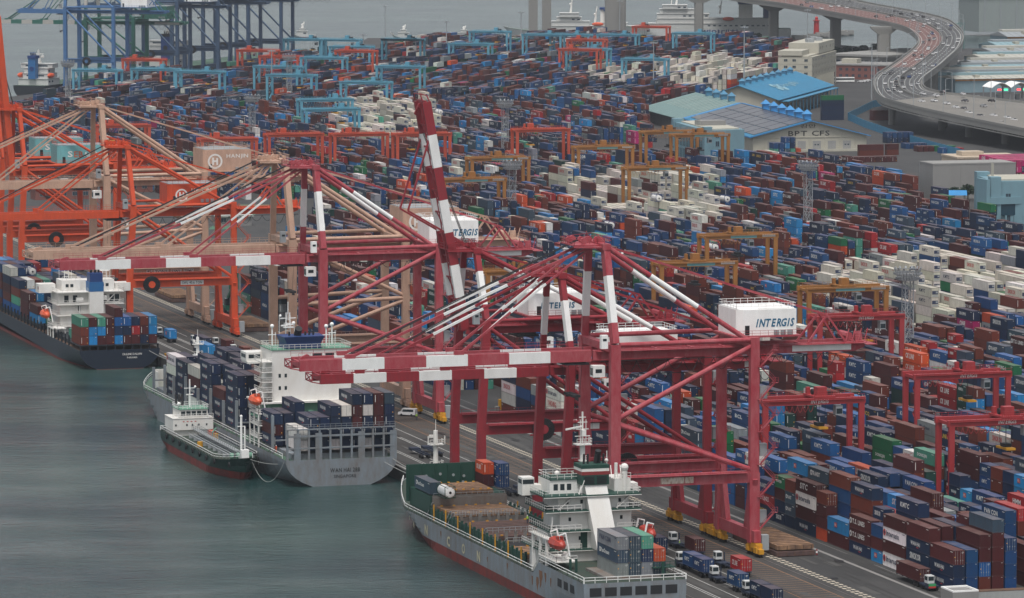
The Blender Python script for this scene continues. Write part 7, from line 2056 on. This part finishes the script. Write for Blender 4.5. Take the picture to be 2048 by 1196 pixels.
pc = car_mesh(); used_ = [0]
def put_car(x, y, z, h, cn, lab, group):
    c = (*CCOL[cn], 1)
    if used_[0] == 0:
        k = pc; k.location = (x, y, z); k.rotation_euler = (0, 0, h); k['label'] = lab; k['group'] = group
        for ch in KID[pc.name]: ch.color = c
        used_[0] = 1; return
    dup(pc, (x, y, z), h, lab, group, c)
def road_at(x, y):
    best = None
    for i in range(len(DL) - 1):
        a = lerp3(DL[i], DR[i], .5); c = lerp3(DL[i + 1], DR[i + 1], .5); d = (a[0] - x) ** 2 + (a[1] - y) ** 2
        if best is None or d < best[0]:
            lx, ly = DR[i][0] - DL[i][0], DR[i][1] - DL[i][1]; t = ((x - DL[i][0]) * lx + (y - DL[i][1]) * ly) / (lx * lx + ly * ly)
            best = (d, a[2], math.atan2(c[1] - a[1], c[0] - a[0]), t)
    return best
random.seed(4)
for i, (x, y, z, h) in enumerate(CARL):
    if i == 0: continue
    cn = random.choice(['white', 'white', 'white', 'silver', 'black', 'grey', 'white'])
    _, zz, hh, t = road_at(x, y)
    t = min(.95, max(.06, t))
    put_car(x, y, zz + .03, hh - math.pi / 2 + (0 if t < .52 else math.pi), cn, '%s car driving on the elevated road, %s from the top of the picture' % (cn, nth(i)), 'cars driving on the elevated road')
for i in range(60):
    j = random.randint(10, cut - 4); t = random.choice([.12, .24, .35, .46, .58, .69, .79, .89]); a = lerp3(DL[j], DR[j], t); c = lerp3(DL[j + 1], DR[j + 1], t)
    cn = random.choice(['white', 'white', 'silver', 'black', 'grey', 'blue'])
    put_car(a[0], a[1], a[2] + .03, math.atan2(c[1] - a[1], c[0] - a[0]) - math.pi / 2 + (0 if t < .52 else math.pi), cn, '%s car in %s lane of the elevated road, %s section from the top' % (cn, nth(int(t * 10)), nth(j)), 'cars driving on the elevated road')
park = []
def lot(x0, y0, n, dx, dy, hd, name):
    for k in range(n): park.append((x0 + dx * k, y0 + dy * k, hd, name, k))
lot(666, 2002, 8, 2.9, 3.0, .5, 'by the stacked brown containers'); lot(672, 1994, 7, 2.9, 3.0, .5, 'in the front row by the brown containers'); lot(704, 2040, 6, 2.6, -5.5, 1.2, 'beside the light blue office')
lot(1040, 2650, 10, 4.4, 5.6, 1.0, 'under the elevated road near the bus'); lot(1080, 2625, 9, 5, 8, .3, 'beside the market sheds'); lot(1098, 2630, 8, 5, 8, .3, 'in the second row beside the market sheds')
lot(760, 1800, 4, 6, -2.5, 1.2, 'beside the grey block building'); lot(676, 1640, 5, 3.2, -1.0, .2, 'before the right-hand light blue building'); lot(1170, 2845, 6, 7, 6, 1.2, 'on the waterfront beside the sheds')
for x, y, h, nm, k in park:
    cn = random.choice(['white', 'white', 'silver', 'black', 'grey', 'blue', 'red'])
    put_car(x, y, .02, h, cn, '%s car parked %s, %s in its line' % (cn, nm, nth(k + 1)), 'parked cars ' + nm)
van = car_mesh('van'); van.name = 'white_van'; van.location = (332.3, 1164.5, .02); van.rotation_euler = (0, 0, .9); van['label'] = 'white van standing on the quay beside the yellow crane bogies'; van['category'] = 'van'
for ch in van.children: ch.color = (.6, .6, .6, 1)
K = thing('bus', 'white and green coach parked before the cream office block', 'bus', (1031, 2655, 0), -R(100)); b = MB(); b.box(-1.25, 1.25, -6, 6, .5, 3.2, 0); b.box(-1.27, 1.27, -5.8, 5.9, 1.6, 2.6, 1); b.build('body', [M_white, M_glass], K); b = MB()
for y in (-3.8, 3.8): b.tube((-1.2, y, .5), (1.2, y, .5), .5, 10)
b.build('wheel', [M_dark], K)
# ------------------------------------------------------------------ far ships
def far_ship(label, x, y, az, L, B, hd, hullm, decks, funnels, mast=None, boats=(), txt=None, redb=True):
    K = thing('moored_ship', label, 'ship', (x, y, 0), -R(az), None)
    hull('hull', K, L, B, hd, -2.4, [hullm, M_hullred, M_deckgreen], ent=L * .22, rake=8, stern_l=L * .12, stern_k=.6, sheer=3)
    for i, (y0, y1, w, z0_, z1_) in enumerate(decks):
        b = MB(); b.box(-w / 2, w / 2, y0, y1, z0_, z1_)
        for k in range(int((y1 - y0) / 7) if i % 2 == 0 else 0):
            for s in (-1, 1): b.box(s * (w / 2 + .02) - .02, s * (w / 2 + .02) + .02, y0 + 1 + 4 * k, y0 + 3 + 4 * k, z1_ - 2.0, z1_ - 1.0, 1)
        b.box(-w * .35, w * .35, y0 - .04, y0 - .01, z1_ - 1.6, z1_ - .8, 1) if i % 2 == 1 else None
        b.box(-w / 2 - .4, w / 2 + .4, y0 - .4, y1 + .4, z1_, z1_ + .2, 0)
        b.build('deckhouse', [paint('far_ship_white', (.50, .50, .48), .5, .3), M_win], K)
    for (fy, fx, fw, fl, z0_, z1_, m, topm) in funnels:
        b = MB(); b.prism([(fx - fw / 2, fy), (fx + fw / 2, fy), (fx + fw * .4, fy + fl), (fx - fw * .4, fy + fl)], z0_, z1_, 0); b.box(fx - fw * .55, fx + fw * .55, fy - .4, fy + fl + .6, z1_, z1_ + 1.6, 1)
        for q in range(4): b.tube((fx - fw * .3 + q * fw * .2, fy + fl / 2, z1_ + 1.6), (fx - fw * .3 + q * fw * .2, fy + fl / 2 - 1, z1_ + 3.4), .35, 6, 1)
        b.tube((fx, fy - .1, (z0_ + z1_) / 2), (fx, fy - .16, (z0_ + z1_) / 2), min(fw, 5) * .3, 14, 1)
        b.build('funnel', [m, topm], K)
    for (my, mz, mh) in (mast or ()):
        b = MB(); b.beam((0, my, mz), (0, my - 1.5, mz + mh), 1.6, 2.2, 0, .5, .7); b.beam((-3, my - 1, mz + mh * .7), (3, my - 1, mz + mh * .7), .4); b.sphere((2, my, mz + mh * .5), 1.0)
        b.build('mast', [M_super], K)
    for (bx, by, bz) in boats:
        b = MB(); b.sphere((bx, by, bz), 1.5, 0, 10, 6, (1, 3, 1)); b.build('lifeboat', [M_orange_boat], K)
    if txt:
        b = MB()
        for t, yy, zz, wd, ht, m in txt: b.text(t, (-B / 2 - .08, yy, zz), (0, -1, 0), (0, 0, 1), 1, 0, .02, 0, fitw=wd, fith=ht)
        b.build('lettering', [M_fblu], K)
    return K
far_ship('dark ship with white bridge and blue funnel moored at the far left quay', 543, 2702, 36, 130, 20, 3.4, M_hullblack, [(6, 22, 19, 3.4, 7), (9, 22, 16, 7.2, 10), (10, 20, 15, 10.2, 13), (11, 19, 20, 13.2, 15.6)], [(4, 0, 4.6, 5, 7, 19, M_mblue, M_fblu)], mast=[(15, 15.6, 8)], boats=[(-9.5, 10, 9), (9.5, 10, 9)])
far_ship('ship with white house and dark blue funnel seen through the far quay cranes', 653, 2853, 36, 170, 24, 5, M_hullblack, [(10, 28, 23, 5, 10), (12, 28, 20, 10.2, 14), (14, 26, 20, 14.2, 18), (15, 24, 24, 18.2, 21)], [(8, 3, 6, 7, 10, 24, M_fblu, M_black)], mast=[(20, 21, 8)])
M_shipw = paint('hull_white', (.50, .50, .49), .5, .2)
far_ship('white patrol ship with two striped funnels lying behind the bridge piers', 1140, 3300, -72, 120, 17, 4.4, M_shipw, [(18, 84, 15, 4.4, 7.6), (56, 84, 14, 7.8, 11), (62, 80, 13, 11.2, 14), (64, 78, 16, 14.2, 17), (28, 50, 10, 7.8, 10)], [(36, -2.6, 6, 9, 10, 18.5, M_super, M_fblu), (40, 3, 6, 8, 10, 19.5, M_super, M_fblu)], mast=[(70, 17, 13), (52, 10, 12), (38, 12, 14)], boats=[(-7, 50, 9)])
far_ship('second white patrol vessel with a round funnel emblem before the wide pier', 1172, 3285, -72, 70, 14, 4, M_shipw, [(10, 46, 12, 4, 8), (24, 42, 11, 8.2, 12), (26, 38, 12, 12.2, 15)], [(12, 0, 5, 6, 8, 15, M_super, M_fblu)], mast=[(32, 15, 12)])
far_ship('large white training ship with Korean lettering behind the hammerhead piers', 1224, 3262, -72, 130, 20, 6.2, M_shipw, [(10, 104, 18, 6.2, 10), (16, 98, 17, 10.2, 13.6), (60, 98, 16, 13.8, 17), (68, 96, 15, 17.2, 20.4), (76, 94, 18, 20.6, 23.4)], [(28, 0, 9, 10, 13, 24, M_super, M_fblu), (12, 3, 6, 8, 11, 23, M_fblu, M_black)], mast=[(84, 23.4, 12), (52, 17, 10)], boats=[(-10, 46, 13.5)], txt=[('해양대학교', 48, 3.4, 34, 4.6, None)])
for i, (x, y, w) in enumerate(((1013, 3360, 'nearer the bridge piers'), (970, 3372, 'right of the slim mast'), (905, 3420, 'left of the slim mast'))):
    far_ship('small white work boat with a mast at the far waterfront, ' + w, x, y, -72, 20, 5, -.5, M_shipw, [(6, 14, 4, -.5, 1.8), (8, 12, 3, 2.0, 3.8)], [], mast=[(10, 3.8, 3 + i)])

# ------------------------------------------------------------------ terminal tractors and chassis
M_cab = paint('cab_white', (.55, .56, .55), .5, .4, scale=1.5)
M_chas = paint('chassis_navy', (.02, .03, .055), .6, .4, scale=1)
def chassis(K, L=12.4):
    b = MB()
    for s in (-.5, .5): b.box(s - .09, s + .09, -L / 2, L / 2, .95, 1.25)
    k = -L / 2
    while k <= L / 2: b.box(-1.15, 1.15, k, k + .2, 1.05, 1.22); k += (L - .2) / 4
    b.build('frame', [M_chas], K)
    for y in (-L / 2 + 1.4, -L / 2 + 2.7):
        b = MB(); b.tube((-1.15, y, .5), (-.55, y, .5), .5, 12); b.tube((.55, y, .5), (1.15, y, .5), .5, 12); b.build('wheel', [M_dark], K)
def tractor_parts(K, y0, s=1):
    """cab at the front of the chassis; s=1 heads away along the quay"""
    b = MB(); b.box(-1.15, 1.15, min(y0, y0 + s * 4.6), max(y0, y0 + s * 4.6), .8, 1.15); b.box(-1.2, .2, min(y0 + s * 3.2, y0 + s * 4.9), max(y0 + s * 3.2, y0 + s * 4.9), .6, 1.6)
    b.tube((.8, y0 + s * 3, 1.0), (.8, y0 + s * 3, 3.0), .12, 6); b.build('tractor_frame', [M_chas], K)
    b = MB(); ya, yb = sorted((y0 + s * 2.6, y0 + s * 4.4)); b.box(-1.15, .25, ya, yb, 1.6, 3.15)
    for yy in (ya - .02, yb + .005): b.box(-1.02, .12, yy, yy + .015, 2.15, 2.95, 1)
    b.box(-1.17, -1.152, ya + .2, yb - .2, 2.15, 2.95, 1); b.build('cab', [M_cab, M_glass], K)
    for y in (y0 + s * .9, y0 + s * 3.9):
        b = MB(); b.tube((-1.15, y, .5), (-.6, y, .5), .5, 12); b.tube((.6, y, .5), (1.15, y, .5), .5, 12); b.build('wheel', [M_dark], K)
def truck(x, yn, label, conts, s=1):
    """yn = near end of the chassis"""
    L = 12.4; K = thing('terminal_tractor', label, 'terminal tractor', (x, yn + L / 2, 0), 0, 'tractors and trailers on the quay')
    chassis(K, L); tractor_parts(K, s * L / 2 - (.0 if s > 0 else 0), s)
    for (ln, off, cn, br, lab) in conts:
        want(x, yn + off + (12.19 if ln == 40 else 6.058) / 2, 1.27, ln, 2.591, cn, br, 'door', 0, lab, 'containers on quay trailers')
truck(324.6, 916.5, 'white cab tractor pulling a chassis with one brown container, beyond the blue pair', [(20, .2, 'maroon', None, 'brown container on the quay trailer beside the white cab, nearest crane side')])
truck(317.0, 890, 'white cab tractor pulling two blue containers past the nearest ship', [(20, .1, 'blue', 'KMTC', 'near blue container of the pair on the quay trailer'), (20, 6.3, 'blue', 'KMTC', 'far blue container of the pair on the quay trailer')])
truck(324.6, 888.5, 'white cab tractor pulling a single bright red container', [(20, .1, 'red', 'CK LINE', 'bright red container on a quay trailer beside the nearest ship')])
truck(317.4, 870.5, 'white cab tractor pulling a single blue container behind the pair', [(20, .1, 'blue', 'KMTC', 'single blue container on the quay trailer following the pair')])
truck(317.3, 851, 'white cab tractor cut by the bottom edge, pulling two navy containers', [(20, .1, 'navy', None, 'near navy container of the trailer at bottom edge'), (20, 6.3, 'navy', 'KMTC', 'far navy container of the trailer at bottom edge')])
truck(317.8, 921, 'tractor hidden behind the bridge of the nearest ship, pulling a navy container', [(20, .1, 'navy', None, 'navy container behind the lifeboat of the nearest ship')])
truck(314.2, 1353, 'tractor with a light blue container beside the stern of the dark ship', [(20, .1, 'light blue', 'PIL', 'light blue container on a trailer beside the dark ship stern')])
truck(311.2, 1368, 'tractor with a pale green container close to the dark ship', [(20, .1, 'teal', None, 'pale green container on a trailer close to the dark ship')])
truck(318.8, 1328, 'tractor with a long navy container between dark and grey ships', [(40, .1, 'navy', None, 'long navy container on a trailer between dark and grey ships')])
truck(315.2, 1331 - 22, 'tractor with two light blue containers behind the white foremast', [(20, .1, 'light blue', None, 'near light blue container behind the white foremast'), (20, 6.3, 'light blue', None, 'far light blue container behind the white foremast')])
truck(323.4, 1320, 'tractor with a maroon container, left of the grey ship bridge', [(20, .1, 'maroon', None, 'maroon container on a trailer left of the grey ship bridge')])
truck(323.8, 1300, 'tractor with an orange-brown container, just left of the grey ship bridge', [(20, .1, 'brown', None, 'orange-brown container on a trailer just left of grey ship bridge')])
truck(354.2, 866, 'terminal tractor with white, green and red cab and a brown container, bottom right', [(40, .1, 'maroon', 'TEX', 'brown container on the trailer driving along the first yard row')], s=-1)
b = MB(); b.box(353.02, 354.5, 860.9, 861.4, .75, 1.1, 1); b.box(353.02, 354.5, 860.88, 861.3, 1.12, 1.6, 0)
o = b.build('bumper', [paint('cab_green', (.04, .28, .10), .5, .2), paint('cab_red', (.45, .03, .03), .5, .2)])
tr = [t for t in bpy.data.objects if t.get('label', '').startswith('terminal tractor with white, green')][0]
o.parent = tr; o.matrix_parent_inverse = Matrix.Translation((-354.2, -(866 + 6.2), 0))
for i, (x, y) in enumerate(((313.5, 1088), (317.2, 1090), (314.6, 1020), (318.0, 1017))):
    K = thing('trailer_chassis', 'empty dark trailer chassis on the quay %s' % ('off the stern of the grey ship, sea side', 'off the stern of the grey ship, crane side', 'beside the bow of the nearest ship, sea side', 'beside the bow of the nearest ship, crane side')[i].split('|')[0], 'trailer', (x, y, 0), 0, 'empty trailers on the quay')
    chassis(K); b = MB(); b.box(-1.1, 1.1, 3.5, 6.0, .9, 1.5); b.build('gooseneck', [M_chas], K)

# hatch cover slabs laid on the quay
for i, (x, y, w, L, n, lab) in enumerate(((339.9, 912, 8.6, 27, 2, 'stack of two rusty ship hatch covers beside the foot of the nearest crane'), (341.6, 1376, 8.4, 26, 2, 'stack of dark ship hatch covers beside the orange crane'), (341, 1470, 8.6, 24, 2, 'stack of brown ship hatch covers behind the orange crane bogies'))):
    K = thing('hatch_cover_stack', lab, 'hatch covers', (x, y, 0), 0, 'ship hatch covers laid on the quay')
    for k in range(n):
        b = MB(); z = .15 + k * 1.25; o_ = k * .35; b.box(o_, w - .2, o_ * 2, L - o_, z, z + .95)
        for q in range(int(L / 2.2)): b.box(o_ + .3, w - .5, 1 + o_ * 2 + q * 2.2, 1.18 + o_ * 2 + q * 2.2, z + .95, z + 1.03, 1)
        for q in range(5): b.box(o_ + .3 + q * 1.8, o_ + .45 + q * 1.8, o_ * 2 - .1, o_ * 2, z + .05, z + .9, 1)
        b.build('hatch_cover', [M_hatch if k else M_hatchd, M_rust], K)

# ------------------------------------------------------------------ buildings and gear at the foot of the Hanjin yard
for i, (x, y, w, d, h, lab) in enumerate(((384, 1900, 26, 10, 5.5, 'low brick building with pale roof seen under the beige boom, left one'), (420, 1930, 20, 9, 5.5, 'low brick building with pale roof seen under the beige boom, right one'), (424, 1752, 14, 8, 3.6, 'small shed with light grey roof beside the green painted strip'))):
    K = thing('yard_office', lab, 'building', (x, y, 0)); b = MB(); b.box(0, w, 0, d, 0, h, 0); b.box(-.8, w + .8, -.8, d + .8, h, h + .5, 1); b.build('wall', [M_brick if i < 2 else M_greyw, paint('pale_roof', (.45, .46, .42), .7, .3)], K)
    windows(K, ((0, 0, 0), (1, 0, 0), (0, -1, 0)), [2 + 4.5 * k for k in range(int(w / 5))], (1.6,), 2.0, 1.5, sill=M_greyw)
g = MB(); g.prism([(418, 1740), (428, 1738), (470, 1850), (459, 1854)], .012, .016); struct(g.build('green_strip', paint('green_ground_paint', (.07, .16, .10), .85, .5, scale=.2)))
K = thing('crash_barrier', 'yellow and black striped steel barrier block with a white notice', 'barrier', (357.5, 1166, 0)); b = MB(); b.box(0, 6.5, 0, 1.2, .5, 3.2, 0); b.box(-1, .2, 0, 1.0, 0, 1.4, 1); b.box(6.4, 7.4, 0, 1, 0, 1.4, 1); b.box(1.6, 3.2, -.06, -.01, 1.6, 3.0, 2)
for k in range(3): b.box(-.9 + k * .4, -.75 + k * .4, -.05, -.01, .1, 1.3, 3)
b.build('block', [M_yellow, M_conc, M_sign, M_black], K)
K = thing('reach_stacker', 'green reach stacker between container stacks under the beige crane', 'reach stacker', (349.5, 1432, 0)); b = MB(); b.box(0, 3.4, 0, 7, 1, 2.4, 0); b.box(.2, 1.6, 1, 3, 2.4, 4.6, 1); b.beam((1.7, 6.4, 2.6), (1.7, -3, 9), .8, .9, 0); b.box(.2, 3.2, -4, -3.4, 8, 13.0, 0)
for x in (0, 3):
    for y in (1.2, 5.8): b.tube((x - .1, y, .9), (x + .5, y, .9), .9, 12, 2)
b.build('body', [paint('stacker_green', (.03, .20, .12), .5, .4), M_glass, M_dark], K)
K = thing('traffic_cone', 'red and white traffic post beyond the stacked hatch covers', 'bollard', (348.9, 912.4, 0)); b = MB(); b.tube((0, 0, 0), (0, 0, .5), .22, 8, 0); b.tube((0, 0, .5), (0, 0, .9), .2, 8, 1); b.tube((0, 0, .9), (0, 0, 1.3), .17, 8, 0); b.box(-.3, .3, -.3, .3, 0, .08, 2)
b.build('post', [M_lred, M_white, M_black], K)
# sheds cut by the bottom edge
K = thing('corrugated_shed', 'grey corrugated shed with a rusty flat roof, cut by the bottom right corner', 'shed', (355.9, 843.2, 0), -R(2)); b = MB(); b.box(0, 24, 0, 2.4, 0, 2.62, 0); b.box(-.05, 24.05, -.05, 2.45, 2.62, 2.7, 1)
for k in range(80): b.box(.1 + k * .3, .25 + k * .3, -.06, -.005, .1, 2.55, 0)
b.build('wall', [paint('galvanised_sheet', (.36, .37, .36), .6, .4, scale=.8), M_rust], K)
K = thing('planter_frame', 'low white rimmed roof frame beside the grey corrugated shed', 'roof frame', (350.2, 841.8, 0)); b = MB(); b.box(0, 5.4, 0, 6.2, 0, 3.0, 0); b.box(0, 5.4, 0, .35, 3, 3.3, 1); b.box(0, 5.4, 5.85, 6.2, 3, 3.3, 1); b.box(0, .3, .36, 5.84, 3, 3.3, 1); b.box(5.1, 5.4, .36, 5.84, 3, 3.3, 1)
b.build('frame', [M_greyw, M_white], K)
# mooring lines and bollards
def rope(p, q, sag, r, label, m=None):
    b = MB(); pr = None
    for i in range(15):
        t = i / 14; pt = tuple(p[c] * (1 - t) + q[c] * t for c in range(2)) + (p[2] * (1 - t) + q[2] * t - 4 * sag * t * (1 - t),)
        if pr: b.tube(pr, pt, r, 5, 0, None, False)
        pr = pt
    return tag(b.build('mooring_line', [m or paint('rope', (.35, .36, .34), .8, .3)]), label, 'mooring line', 'mooring lines')
rope((300, 1065, 3), (304.5, 1040, .5), .6, .07, 'mooring line from the stern of the grey ship to the quay, upper'); rope((298, 1064.3, 2.2), (304.5, 1032, .5), .8, .07, 'mooring line from the stern of the grey ship to the quay, lower')
rope((299, 1317.5, 2), (304.5, 1290, .5), .7, .07, 'mooring line from the stern of the dark ship to the quay'); rope((268.2, 1075, 2.6), (273, 1068, 2.2), .3, .05, 'short line from the bunker tanker bow to the grey ship'); rope((268.6, 1075, 2.0), (274.2, 1066.5, 3), 4.8, .05, 'slack hose hanging from the bunker tanker bow to the grey ship')
bo = MB(); bo.tube((0, 0, 0), (0, 0, .55), .22, 8); bo.tube((0, 0, .55), (0, 0, .75), .34, 8); bo = bo.build('bollard', [M_yellow]); bo.location = (304.3, 860, .01); tag(bo, 'yellow mooring bollard on the quay edge, one of an even row', 'bollard', 'mooring bollards')
for y in range(880, 1700, 20): o = bo.copy(); o.location = (304.3, y, .01); col.objects.link(o)

# ------------------------------------------------------------------ people
def person(x, y, z, rz, label, vest, trouser, helmet, pose=0):
    """small standing figure: skinned body with clothes as painted zones"""
    me = bpy.data.meshes.new('body')
    sw = .22 if pose else .06
    J = [(0, 0, .95), (0, .01, 1.2), (0, 0, 1.42), (0, .0, 1.52), (0, .02, 1.66), (-.2, 0, 1.4), (-.27, .05, 1.14), (-.25, .18 if pose else .08, .92), (.2, 0, 1.4), (.27, -.02, 1.14), (.26, .12, .92),
         (-.1, 0, .9), (-.12, sw, .5), (-.12, sw * .5, .09), (-.12, sw * .5 + .14, .05), (.1, 0, .9), (.12, -sw, .5), (.12, -sw * 1.2, .09), (.12, -sw * 1.2 + .14, .05)]
    E = [(0, 1), (1, 2), (2, 3), (3, 4), (2, 5), (5, 6), (6, 7), (2, 8), (8, 9), (9, 10), (0, 11), (11, 12), (12, 13), (13, 14), (0, 15), (15, 16), (16, 17), (17, 18)]
    Rr = [.15, .15, .17, .06, .105, .075, .055, .045, .075, .055, .045, .11, .075, .05, .045, .11, .075, .05, .045]
    me.from_pydata(J, E, []); K = thing('person', label, 'person', (x, y, z), rz, 'dock workers')
    o = bpy.data.objects.new('body', me); col.objects.link(o); o.parent = K
    md = o.modifiers.new('skin', 'SKIN'); md.use_smooth_shade = True
    for i, r in enumerate(Rr): me.skin_vertices[0].data[i].radius = (r, r)
    me.skin_vertices[0].data[0].use_root = True
    o.modifiers.new('sub', 'SUBSURF').levels = 1
    m = bpy.data.materials.get('clothes_' + label[:18]) or bpy.data.materials.new('clothes_' + label[:18]); m.use_nodes = True
    n = m.node_tree.nodes; l = m.node_tree.links; tc = n.new('ShaderNodeTexCoord'); sp = n.new('ShaderNodeSeparateXYZ'); l.new(tc.outputs['Object'], sp.inputs[0]); cr = n.new('ShaderNodeValToRGB'); cr.color_ramp.interpolation = 'CONSTANT'
    mr = n.new('ShaderNodeMath'); mr.operation = 'MULTIPLY'; mr.inputs[1].default_value = .5; l.new(sp.outputs[2], mr.inputs[0]); l.new(mr.outputs[0], cr.inputs[0])
    el = cr.color_ramp.elements; el[0].position = 0; el[0].color = (.02, .02, .02, 1); el[1].position = .06; el[1].color = (*trouser, 1)
    e = el.new(.475); e.color = (*vest, 1); e = el.new(.745); e.color = (.42, .26, .19, 1)
    l.new(cr.outputs[0], n['Principled BSDF'].inputs['Base Color']); me.materials.append(m)
    b = MB(); b.sphere((0, .02, 1.70), .125, 0, 12, 6, (1, 1.1, .8)); b.tube((0, .03, 1.69), (0, .03, 1.705), .155, 12); b.build('helmet', [helmet], K)
    b = MB()
    for s in (-.035, .035): b.box(s - .012, s + .012, .12, .128, 1.665, 1.68)
    b.box(-.012, .012, .12, .14, 1.63, 1.66); b.box(-.03, .03, .118, .124, 1.60, 1.61); b.build('face_features', [M_letk], K)
HV = (.35, .60, .08); NV = (.03, .04, .07); OR = (.60, .10, .04)
person(332.2, 1155.8, .02, .4, 'person in a yellow-green vest standing on the quay near the white van', HV, NV, M_white)
person(324.8, 930, .02, 1.2, 'person in dark clothes with reflective vest beside the yellow crane bogies', HV, NV, M_white, 1)
person(296.3, 946.2, 4.25, -1, 'person in a yellow-green vest standing on the hatch of the nearest ship', HV, (.05, .05, .06), M_white)
person(312.3, 1367, .02, 0, 'person in a yellow-green vest beside the dark ship stern', HV, NV, M_white)
person(275.2, 1080, 3.5, 2, 'person in an orange boiler suit at the rail of the grey ship, left', OR, OR, M_yellow)
person(275.4, 1078.7, 3.5, 2, 'person in an orange boiler suit at the rail of the grey ship, right', OR, OR, M_white, 1)

# ------------------------------------------------------------------ loose container groups off the main stacks
def pile(x, y, z, cols_, rz, L, label, group, dx=2.6):
    for i, cl in enumerate(cols_):
        for t, e in enumerate(cl):
            cx = x + dx * i * math.cos(rz); cy = y + dx * i * math.sin(rz)
            want(cx, cy, z + t * 2.61, L, 2.591, e[0], e[1], 'plain', rz, None, group)
mx = lambda cs: [(c, None) for c in cs]
pile(890, 2309, 0, [mx(['navy'] * 4 + ['green'])], R(90), 40, '', 'x'); pile(895, 2322, 0, [mx(['navy', 'navy', 'maroon'])], R(90), 40, '', 'x'); pile(915, 2300, 0, [mx(['maroon', 'maroon'])] * 2, R(90), 40, '', 'x')
pile(809, 2049, 0, [mx(['brown', 'maroon'])], R(90), 40, '', 'x'); pile(820, 2050, 0, [mx(['brown', 'maroon'])], R(90), 20, '', 'x')
pile(783, 2009, 0, [mx(['maroon'])] * 9, 0, 20, '', 'x')
pile(850, 2131, 0, [mx(['navy', 'blue'])] * 5, 0, 20, '', 'x', 2.8); pile(843, 2090, 0, [mx(['blue'])] * 4, 0, 20, '', 'x', 2.8); pile(841, 2069, 0, [mx(['maroon'])] * 3 + [mx(['green'])] * 4, 0, 20, '', 'x', 2.8); pile(847, 2054, 0, [mx(['mid blue'])] * 3 + [mx(['red'])], 0, 20, '', 'x', 2.8)
pile(770, 2073, 0, [mx(['teal', 'blue']), mx(['blue', 'blue']), mx(['slate', 'light blue', 'blue']), mx(['teal', 'navy', 'blue']), mx(['orange'])], 0, 20, '', 'x', 2.8)
pile(742, 2004, 0, [mx(['teal', 'blue']), mx(['brown', 'maroon']), mx(['navy', 'maroon']), mx(['blue', 'light blue']), mx(['maroon', 'brown']), mx(['orange', 'maroon'])], 0, 40, '', 'x', 2.8)
random.seed(8)
for r_ in range(3):
    pile(792 + r_ * 2, 1866 + 13 * r_, 0, [[('maroon', None), (('magenta', 'ONE') if (i + r_) % 2 else ('maroon', None)), (('magenta', 'ONE') if i % 2 == 0 else ('navy', None))] + ([('magenta', 'ONE')] if i > 1 else []) for i in range(12)], 0, 40, '', 'x', 2.6)
# sea-facing crosswise stacks
for (x, y, n, cs) in ((636, 1975, 1, [('dark green', 'HEUNG-A'), ('dark green', 'HEUNG-A'), ('blue', 'HEUNG-A'), ('blue', 'SINOKOR')]), (561, 2000, 1, [('maroon', None), ('maroon', None), ('blue', 'KMTC'), ('maroon', None), ('maroon', None)]), (664, 1984, 1, [('maroon', None), ('brown', None), ('maroon', None), ('maroon', None)])):
    for t, (cn, br) in enumerate(cs): want(x, y - 22, .02 + t * 2.61, 40, 2.591, cn, br, 'plain', R(90), None, 'x')
for i, (x, y) in enumerate(((497, 1478), (521, 1568), (566, 1648), (536, 1502), (600, 1668), (641, 2190))):
    tank_container(x, y, 9 + (i % 3) * 2.6, 'white tank container lying on top of the yard stacks, %s from the camera' % nth(i + 1), M_super, 'tank containers in the yard')
# bushes and trees
def tree(x, y, h, label, n=260):
    K = thing('tree', label, 'tree', (x, y, 0), 0, 'dark trees at the far waterfront')
    b = MB(); b.tube((0, 0, 0), (0, 0, h * .55), .35, 7, 0, .18)
    for k in range(4): a = k * 1.6; b.tube((0, 0, h * .4), (math.cos(a) * h * .25, math.sin(a) * h * .25, h * .7), .14, 5, 0, .06)
    b.build('trunk', [paint('bark', (.09, .07, .05), .9, .4)], K)
    b = MB()
    for k in range(n):
        a = random.uniform(0, 6.28); u = random.random() ** .6; r = h * .42 * u; z = h * .62 + h * .34 * random.uniform(-1, 1) * (1 - u * .5)
        c = Vector((math.cos(a) * r, math.sin(a) * r, z)); s = random.uniform(.3, .75)
        d1 = Vector((random.uniform(-1, 1), random.uniform(-1, 1), random.uniform(-1, 1))).normalized() * s; d2 = d1.cross(Vector((random.random(), random.random(), random.random() + .1))).normalized() * s
        b.add([tuple(c - d1), tuple(c + d2), tuple(c + d1), tuple(c - d2)], [(0, 1, 2, 3)], random.random() < .4)
    b.build('crown', [paint('foliage_dark', (.022, .045, .024), .8, .3, scale=2), paint('foliage_mid', (.045, .075, .035), .8, .3, scale=2)], K)
random.seed(6)
for i in range(14): tree(1085 + i * 7.5 + random.uniform(-2, 2), 2905 + i * 6.5 + random.uniform(-4, 4), random.uniform(6, 9), 'dark evergreen tree behind the cream office block, %s from left' % nth(i + 1))
for i, (x, y) in enumerate(((743, 1789), (748, 1786), (729, 1965), (733, 1970), (1172, 3190))): tree(x, y, 6 + i % 3, ['bush-like tree before the grey block building, left', 'bush-like tree before the grey block building, right', 'bare dark tree right of the light blue office, left', 'bare dark tree right of the light blue office, right', 'lone dark pine before the training ship'][i], 200)
# ------------------------------------------------------------------ sea haze
hz = MB(); hz.box(-3000, 5500, -600, 9000, -9.9, 156)
ho = hz.build('haze', [])
hm = bpy.data.materials.new('haze'); hm.use_nodes = True; hn = hm.node_tree.nodes; hn.clear()
pv = hn.new('ShaderNodeVolumePrincipled'); pv.inputs['Color'].default_value = (.80, .84, .90, 1); pv.inputs['Density'].default_value = .000040; pv.inputs['Anisotropy'].default_value = .3
oo = hn.new('ShaderNodeOutputMaterial'); hm.node_tree.links.new(pv.outputs[0], oo.inputs['Volume']); ho.data.materials.append(hm)
tag(ho, kind='stuff')
flush_containers()
